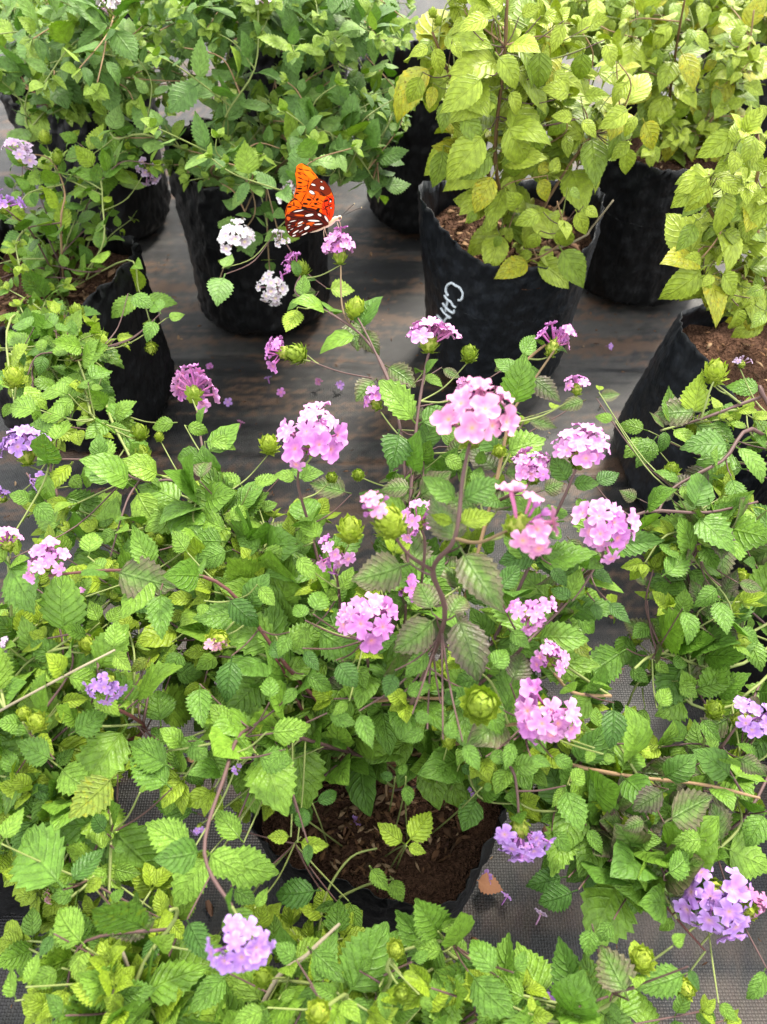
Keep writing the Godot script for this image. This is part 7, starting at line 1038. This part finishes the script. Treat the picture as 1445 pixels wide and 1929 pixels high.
func make_butterfly() -> void:
	var black := Color(.10, .045, .03)
	var silver := Color(.93, .84, .80)
	var near := Image.create(660, 860, false, Image.FORMAT_RGB8)
	near.fill(Color(.90, .35, .04))
	blot(near, 830, 700, 120, 170, 0.0, Color(.88, .20, .05))
	blot(near, 690, 420, 170, 95, 0.5, Color(.42, .13, .05))
	blot(near, 640, 525, 60, 50, 0.0, Color(.80, .32, .06))
	# hind wing ground
	for b in [[480, 840, 255, 175, -.2], [330, 850, 115, 155, 0], [640, 780, 190, 75, .5], [430, 720, 180, 55, .05]]:
		blot(near, b[0], b[1], b[2], b[3], b[4], Color(.30, .075, .04))
	for b in [[300, 700, 30, 24, 0], [300, 770, 24, 28, 0], [440, 742, 74, 12, .1], [430, 845, 60, 30, -.3], [560, 850, 60, 24, -.1]]:
		blot(near, b[0], b[1], b[2], b[3], b[4], Color(.78, .30, .08))
	for l in [[[740, 860], [560, 800], [400, 770], [270, 740]], [[740, 870], [560, 860], [400, 850], [262, 830]], [[740, 880], [560, 900], [420, 930], [290, 960]], [[740, 870], [620, 770], [480, 700], [340, 690]], [[730, 885], [600, 930], [470, 980]], [[760, 840], [640, 720], [470, 665]], [[400, 850], [340, 900], [280, 950]], [[420, 780], [340, 820], [262, 860]], [[560, 905], [470, 950], [380, 1000]]]:
		line(near, l, 7.0, black)
	for b in [[555, 745, 58, 15, -.12], [605, 812, 84, 11, .1], [680, 748, 27, 14, .6], [762, 800, 50, 12, 1.05], [655, 856, 62, 9, -.03], [515, 893, 42, 17, -.5], [440, 828, 44, 10, -.4], [430, 862, 48, 6, -.35], [350, 806, 56, 6, -.2], [375, 935, 54, 9, -.5], [350, 980, 30, 9, -.3], [480, 965, 50, 8, -.4], [430, 690, 76, 8, -.15], [300, 850, 26, 5, -.2], [288, 930, 10, 11, 0], [330, 900, 30, 5, -.4], [300, 880, 24, 4, -.3], [440, 930, 40, 5, -.5]]:
		blot(near, b[0], b[1], b[2] + 10, b[3] + 7, b[4], black)
		blot(near, b[0], b[1], b[2], b[3], b[4], silver)
	# fore wing marks
	for b in [[628, 405, 32, 11, .3], [732, 445, 26, 18, .5], [605, 490, 38, 18, .5], [728, 375, 14, 7, .4], [822, 600, 11, 11, 0], [825, 678, 15, 6, .1]]:
		blot(near, b[0], b[1], b[2] + 8, b[3] + 6, b[4], black)
		blot(near, b[0], b[1], b[2], b[3], b[4], silver)
	for b in [[565, 570, 34, 15, .2], [665, 572, 22, 15, -.5], [642, 622, 22, 15, 0], [515, 617, 38, 14, .1], [665, 692, 28, 20, -.6], [770, 590, 32, 14, -.3], [825, 575, 26, 12, .5], [775, 660, 28, 10, -.4], [825, 640, 16, 8, 0], [500, 662, 44, 13, .2], [740, 530, 24, 8, .6], [600, 650, 24, 8, .2]]:
		blot(near, b[0], b[1], b[2], b[3], b[4], black)
	for l in [[[690, 480], [770, 530], [835, 580]], [[690, 570], [760, 620], [835, 660]], [[560, 640], [680, 670], [760, 700], [800, 770]], [[560, 520], [640, 590], [740, 640], [800, 740]], [[660, 500], [600, 590], [560, 640]], [[745, 600], [760, 700], [790, 800]], [[700, 470], [790, 560], [810, 700], [800, 800]], [[600, 600], [700, 640], [790, 720]], [[870, 660], [865, 560], [830, 450], [770, 370], [690, 335]], [[870, 640], [860, 740], [815, 820]], [[690, 335], [620, 365], [560, 470], [490, 610], [465, 670]]]:
		line(near, l, 5.0, black)
	var far := Image.create(660, 860, false, Image.FORMAT_RGB8)
	far.fill(Color(.93, .38, .03))
	blot(far, 600, 280, 120, 60, .8, Color(.96, .46, .06))
	for l in [[[445, 235], [520, 255], [600, 270]], [[435, 280], [500, 290], [560, 330]], [[430, 330], [520, 370], [590, 390]], [[420, 430], [500, 440], [570, 430]], [[410, 490], [480, 500], [540, 500]], [[600, 270], [660, 330], [700, 400]], [[510, 185], [600, 230], [680, 330]], [[420, 400], [415, 480], [390, 560], [300, 640], [258, 760]], [[435, 215], [415, 300], [420, 420]], [[580, 340], [540, 500], [450, 640]], [[385, 560], [440, 600], [480, 650]], [[310, 630], [380, 650], [470, 690]]]:
		line(far, l, 6.0, black)
	for b in [[465, 395, 34, 12, .2], [455, 462, 36, 13, .05], [420, 515, 28, 13, 0], [400, 575, 26, 12, .3], [375, 630, 10, 30, 0], [320, 660, 32, 13, 0], [350, 590, 40, 9, -.2], [300, 740, 22, 18, 0], [470, 300, 26, 7, .3], [470, 345, 28, 8, .3], [480, 250, 22, 6, .3]]:
		blot(far, b[0], b[1], b[2], b[3], b[4], black)
	var mats := []
	for img in [near, far]:
		var m := StandardMaterial3D.new()
		m.albedo_texture = tex(img)
		m.roughness = 0.7
		m.metallic_specular = 0.2
		m.backlight_enabled = true
		m.backlight = Color(.3, .25, .15)
		m.cull_mode = BaseMaterial3D.CULL_DISABLED
		mats.append(m)
	var at: Array = BUTTERFLY[0]
	var k: float = BUTTERFLY[1][0] * 0.001 / 1457.0 / 6.568
	var o := thing("butterfly", "orange butterfly with silver spotted underwings perched on pink lantana flower head", "butterfly", Vector3(at[0], at[1], at[2]) * 0.001)
	o.rotation = Vector3(deg_to_rad(-20), deg_to_rad(4), 0)
	var org := Vector2(760, 900)
	var fore := [[795, 845], [850, 750], [872, 640], [860, 530], [820, 430], [760, 365], [690, 335], [635, 352], [590, 410], [555, 480], [520, 560], [480, 630], [470, 680], [600, 720], [700, 780]]
	var hind := [[785, 860], [740, 765], [640, 700], [480, 652], [350, 690], [285, 720], [255, 790], [260, 880], [280, 955], [330, 1000], [410, 1000], [500, 968], [620, 928], [730, 888]]
	var ffore := [[795, 845], [760, 500], [670, 325], [600, 235], [510, 185], [440, 215], [415, 300], [422, 400], [400, 490], [385, 565], [470, 665], [640, 760]]
	var fhind := [[785, 860], [620, 600], [470, 560], [385, 560], [310, 620], [270, 700], [258, 780], [300, 850], [500, 880], [690, 880]]
	part("hindwing", wing(hind, org, k, 0.0006), mats[0], o, Transform3D(Basis(Vector3.RIGHT, 0.05), Vector3(0, 0, .0030)))
	part("forewing", wing(fore, org, k, 0.0006), mats[0], o, Transform3D(Basis(Vector3.RIGHT, 0.03), Vector3(0, 0, .0014)))
	part("hindwing", wing(fhind, org, k, 0.0006), mats[1], o, Transform3D(Basis(Vector3.RIGHT, -0.10), Vector3(0, 0, -.0022)))
	part("forewing", wing(ffore, org, k, 0.0006), mats[1], o, Transform3D(Basis(Vector3.RIGHT, -0.13), Vector3(0, 0, -.0034)))
	# body: abdomen, thorax and head in one lathe
	var P2 := func(x: float, y: float, z := 0.0) -> Vector3: return Vector3((x - 760.0) * k, (900.0 - y) * k, z)
	var spine := [[540, 950, 14], [580, 942, 24], [640, 928, 30], [700, 908, 32], [745, 888, 30], [785, 868, 44], [830, 842, 50], [868, 820, 40], [885, 812, 24], [905, 808, 34], [930, 806, 32], [948, 808, 12]]
	var st := SurfaceTool.new()
	st.begin(Mesh.PRIMITIVE_TRIANGLES)
	for i in spine.size():
		var c: Vector3 = P2.call(spine[i][0], spine[i][1])
		for j in 9:
			var a := TAU * j / 8.0
			st.set_uv(Vector2(j / 8.0, i / 11.0))
			st.set_color(Color(.55, .36, .22) if j % 4 < 2 else Color(.75, .62, .50))
			st.add_vertex(c + Vector3(0.35 * sin(a), sin(a), 0) * spine[i][2] * k + Vector3(0, 0, cos(a) * spine[i][2] * k))
	for i in spine.size() - 1:
		for j in 8:
			tri(st, i * 9 + j, i * 9 + j + 1, (i + 1) * 9 + j)
			tri(st, i * 9 + j + 1, (i + 1) * 9 + j + 1, (i + 1) * 9 + j)
	st.generate_normals()
	var bm := plain(Color.WHITE, .8, .2)
	bm.vertex_color_use_as_albedo = true
	part("body", st.commit(), bm, o)
	var dark := plain(lin(.03, .02, .015), .4)
	var sp := SphereMesh.new()
	sp.radius = 20 * k
	sp.height = 40 * k
	sp.radial_segments = 12
	sp.rings = 6
	for z in [1.0, -1.0]:
		part("eye", sp, plain(lin(.10, .05, .03), .2, .6), o, Transform3D(Basis(), P2.call(925.0, 800.0, z * 26 * k)))
	for e in [[[935, 785, .0008], [1000, 730, .002], [1060, 675, .003], [1110, 633, .004]], [[945, 785, -.0006], [1040, 755, -.002], [1120, 725, -.003], [1200, 703, -.004]]]:
		var s2 := SurfaceTool.new()
		s2.begin(Mesh.PRIMITIVE_TRIANGLES)
		var p := PackedVector3Array()
		for v in e:
			p.append(P2.call(float(v[0]), float(v[1]), v[2]))
		tube(s2, smooth(p, 3), 2.6 * k, 4.2 * k, 5)
		s2.generate_normals()
		var an := part("antenna", s2.commit(), dark, o)
		sp = SphereMesh.new()
		sp.radius = 7 * k
		sp.height = 18 * k
		sp.radial_segments = 8
		sp.rings = 4
		part("club", sp, plain(lin(.45, .35, .2), .6), an, Transform3D(Basis(), p[3]))
	var legm := plain(lin(.50, .36, .25), .7)
	for e in [[[740, 895, .0006], [718, 960, .002], [722, 1035, .0015]], [[890, 850, .001], [905, 905, .002], [935, 960, .001]], [[915, 840, -.001], [930, 890, -.003], [925, 965, -.0035]], [[750, 895, -.0006], [735, 960, -.003], [760, 1030, -.0035]]]:
		var s3 := SurfaceTool.new()
		s3.begin(Mesh.PRIMITIVE_TRIANGLES)
		var p := PackedVector3Array()
		for v in e:
			p.append(P2.call(float(v[0]), float(v[1]), v[2]))
		tube(s3, smooth(p, 3), 5.5 * k, 3.5 * k, 5)
		s3.generate_normals()
		part("leg", s3.commit(), legm, o)

# ------------------------------------------------------------------ the scene
func _ready() -> void:
	rng.seed = 4711
	# camera: a phone held at waist height, tilted down
	var cam := Camera3D.new()
	cam.name = "camera"
	cam.position = eye
	cam.rotation_degrees = Vector3(-52, 0, 0)
	cam.fov = 67.0
	cam.near = 0.02
	cam.far = 60.0
	var att := CameraAttributesPhysical.new()
	att.frustum_focal_length = 5.6
	att.exposure_aperture = 2.4
	att.frustum_focus_distance = 0.56
	add_child(cam)
	cam.attributes = att
	cam.fov = 67.0
	cam.current = true
	# bright even sky through thin cloud
	var env := Environment.new()
	env.background_mode = Environment.BG_SKY
	var sky := Sky.new()
	var sm := ProceduralSkyMaterial.new()
	sm.sky_top_color = Color(.90, .91, .92)
	sm.sky_horizon_color = Color(.95, .95, .94)
	sm.sky_curve = 0.15
	sm.ground_bottom_color = Color(.25, .25, .22)
	sm.ground_horizon_color = Color(.45, .46, .42)
	sm.sky_energy_multiplier = 0.82
	sm.sun_angle_max = 25.0
	sky.sky_material = sm
	env.sky = sky
	env.tonemap_mode = Environment.TONE_MAPPER_LINEAR
	env.tonemap_exposure = 5.5
	env.sdfgi_enabled = true
	env.ssao_enabled = true
	env.ssil_enabled = true
	var we := WorldEnvironment.new()
	we.name = "sky"
	we.environment = env
	add_child(we)
	var sun := DirectionalLight3D.new()
	sun.name = "sun"
	sun.rotation_degrees = Vector3(-48, 152, 0)
	sun.light_energy = 0.5
	sun.light_angular_distance = 14.0
	sun.light_color = Color(1.0, .97, .92)
	sun.shadow_enabled = true
	add_child(sun)

	make_materials()
	M.paint = plain(lin(.62, .68, .74), .6)
	make_pieces()
	print("materials ", Time.get_ticks_msec())
	make_ground()
	make_bags()
	print("bags ", Time.get_ticks_msec())

	begin_plant("lantana_plant", "sprawling purple lantana with bronzed leaves filling the middle, butterfly on it", "plant", 0, "lantana", "lantana plants")
	grow(1, .026, .042, .030)
	begin_plant("lantana_plant", "light green lantana with lilac heads spilling out of the left bag", "plant", 1, "lantana", "lantana plants")
	grow(4, .026, .04, .028)
	begin_plant("lantana_plant", "leafy lantana with a white flower head in the upper left corner", "plant", 2, "white", "lantana plants")
	grow(5, .03, .046, .03)
	begin_plant("lantana_plant", "white-flowered lantana behind the butterfly", "plant", 3, "white", "lantana plants")
	grow(5, .028, .044, .03)
	begin_plant("lantana_plant", "small-leaved green lantana at the top middle beside the gap", "plant", 4, "white", "lantana plants")
	grow(5, .03, .044, .03)
	begin_plant("lantana_shrub", "upright yellow-green shrub growing in the lettered bag", "shrub", 5, "shrub", "yellow-green shrubs")
	grow(6, .044, .066, .034)
	begin_plant("lantana_shrub", "yellow-green shrub with brown main stem at the upper right", "shrub", 6, "shrub", "yellow-green shrubs")
	grow(7, .038, .056, .032)
	begin_plant("lantana_shrub", "yellow-green shrub with hanging leaves cut by the right edge", "shrub", 7, "shrub", "yellow-green shrubs")
	grow(6, .042, .056, .03)
	begin_plant("lantana_plant", "lantana with green seed heads over the bags at the right edge", "plant", 8, "lantana", "lantana plants")
	grow(2, .028, .042, .03)
	begin_plant("lantana_plant", "bright green lantana over the dark bag at the lower left", "plant", 9, "lantana", "lantana plants")
	grow(0, .028, .044, .03)
	begin_plant("lantana_plant", "green lantana along the bottom edge below the soil-filled bag", "plant", 10, "lantana", "lantana plants")
	grow(0, .028, .042, .03)
	begin_plant("lantana_shrub", "farthest yellow-green shrub in the upper right corner", "shrub", 11, "shrub", "yellow-green shrubs")
	grow(7, .036, .056, .03)
	make_butterfly()
	var sf := thing("fallen_floret", "single lilac floret lying on the brown soil inside the square bag mouth", "flower", Vector3(-.020, .128, -.165), "fallen florets")
	part("corolla", floret_meshes[1], M.petal[4], sf, Transform3D(frame(Vector3(.8, .55, -.4), 1.0).scaled_local(Vector3(.0045, .0075, .0045)), Vector3(0, .005, 0)))
	# a spotted yellow leaf and a dry brown one lie on the mat
	var fl := thing("fallen_leaf", "spotted yellow-green leaf lying on the grey mat below the soil", "leaf", Vector3(.058, .004, -.085))
	part("blade", leaf_meshes[2], M.leaf[6], fl, Transform3D(Basis(Vector3.UP, -1.9).scaled_local(Vector3.ONE * .030), Vector3(0, .002, 0)))
	var dl := thing("fallen_leaf", "dry brown leaf on the mat beside the square bag mouth", "leaf", Vector3(.075, .004, -.155))
	part("blade", leaf_meshes[4], plain(lin(.22, .10, .05), .8), dl, Transform3D(Basis(Vector3.UP, 1.2).scaled_local(Vector3.ONE * .026), Vector3(0, .004, 0)))
	print("done ", Time.get_ticks_msec())
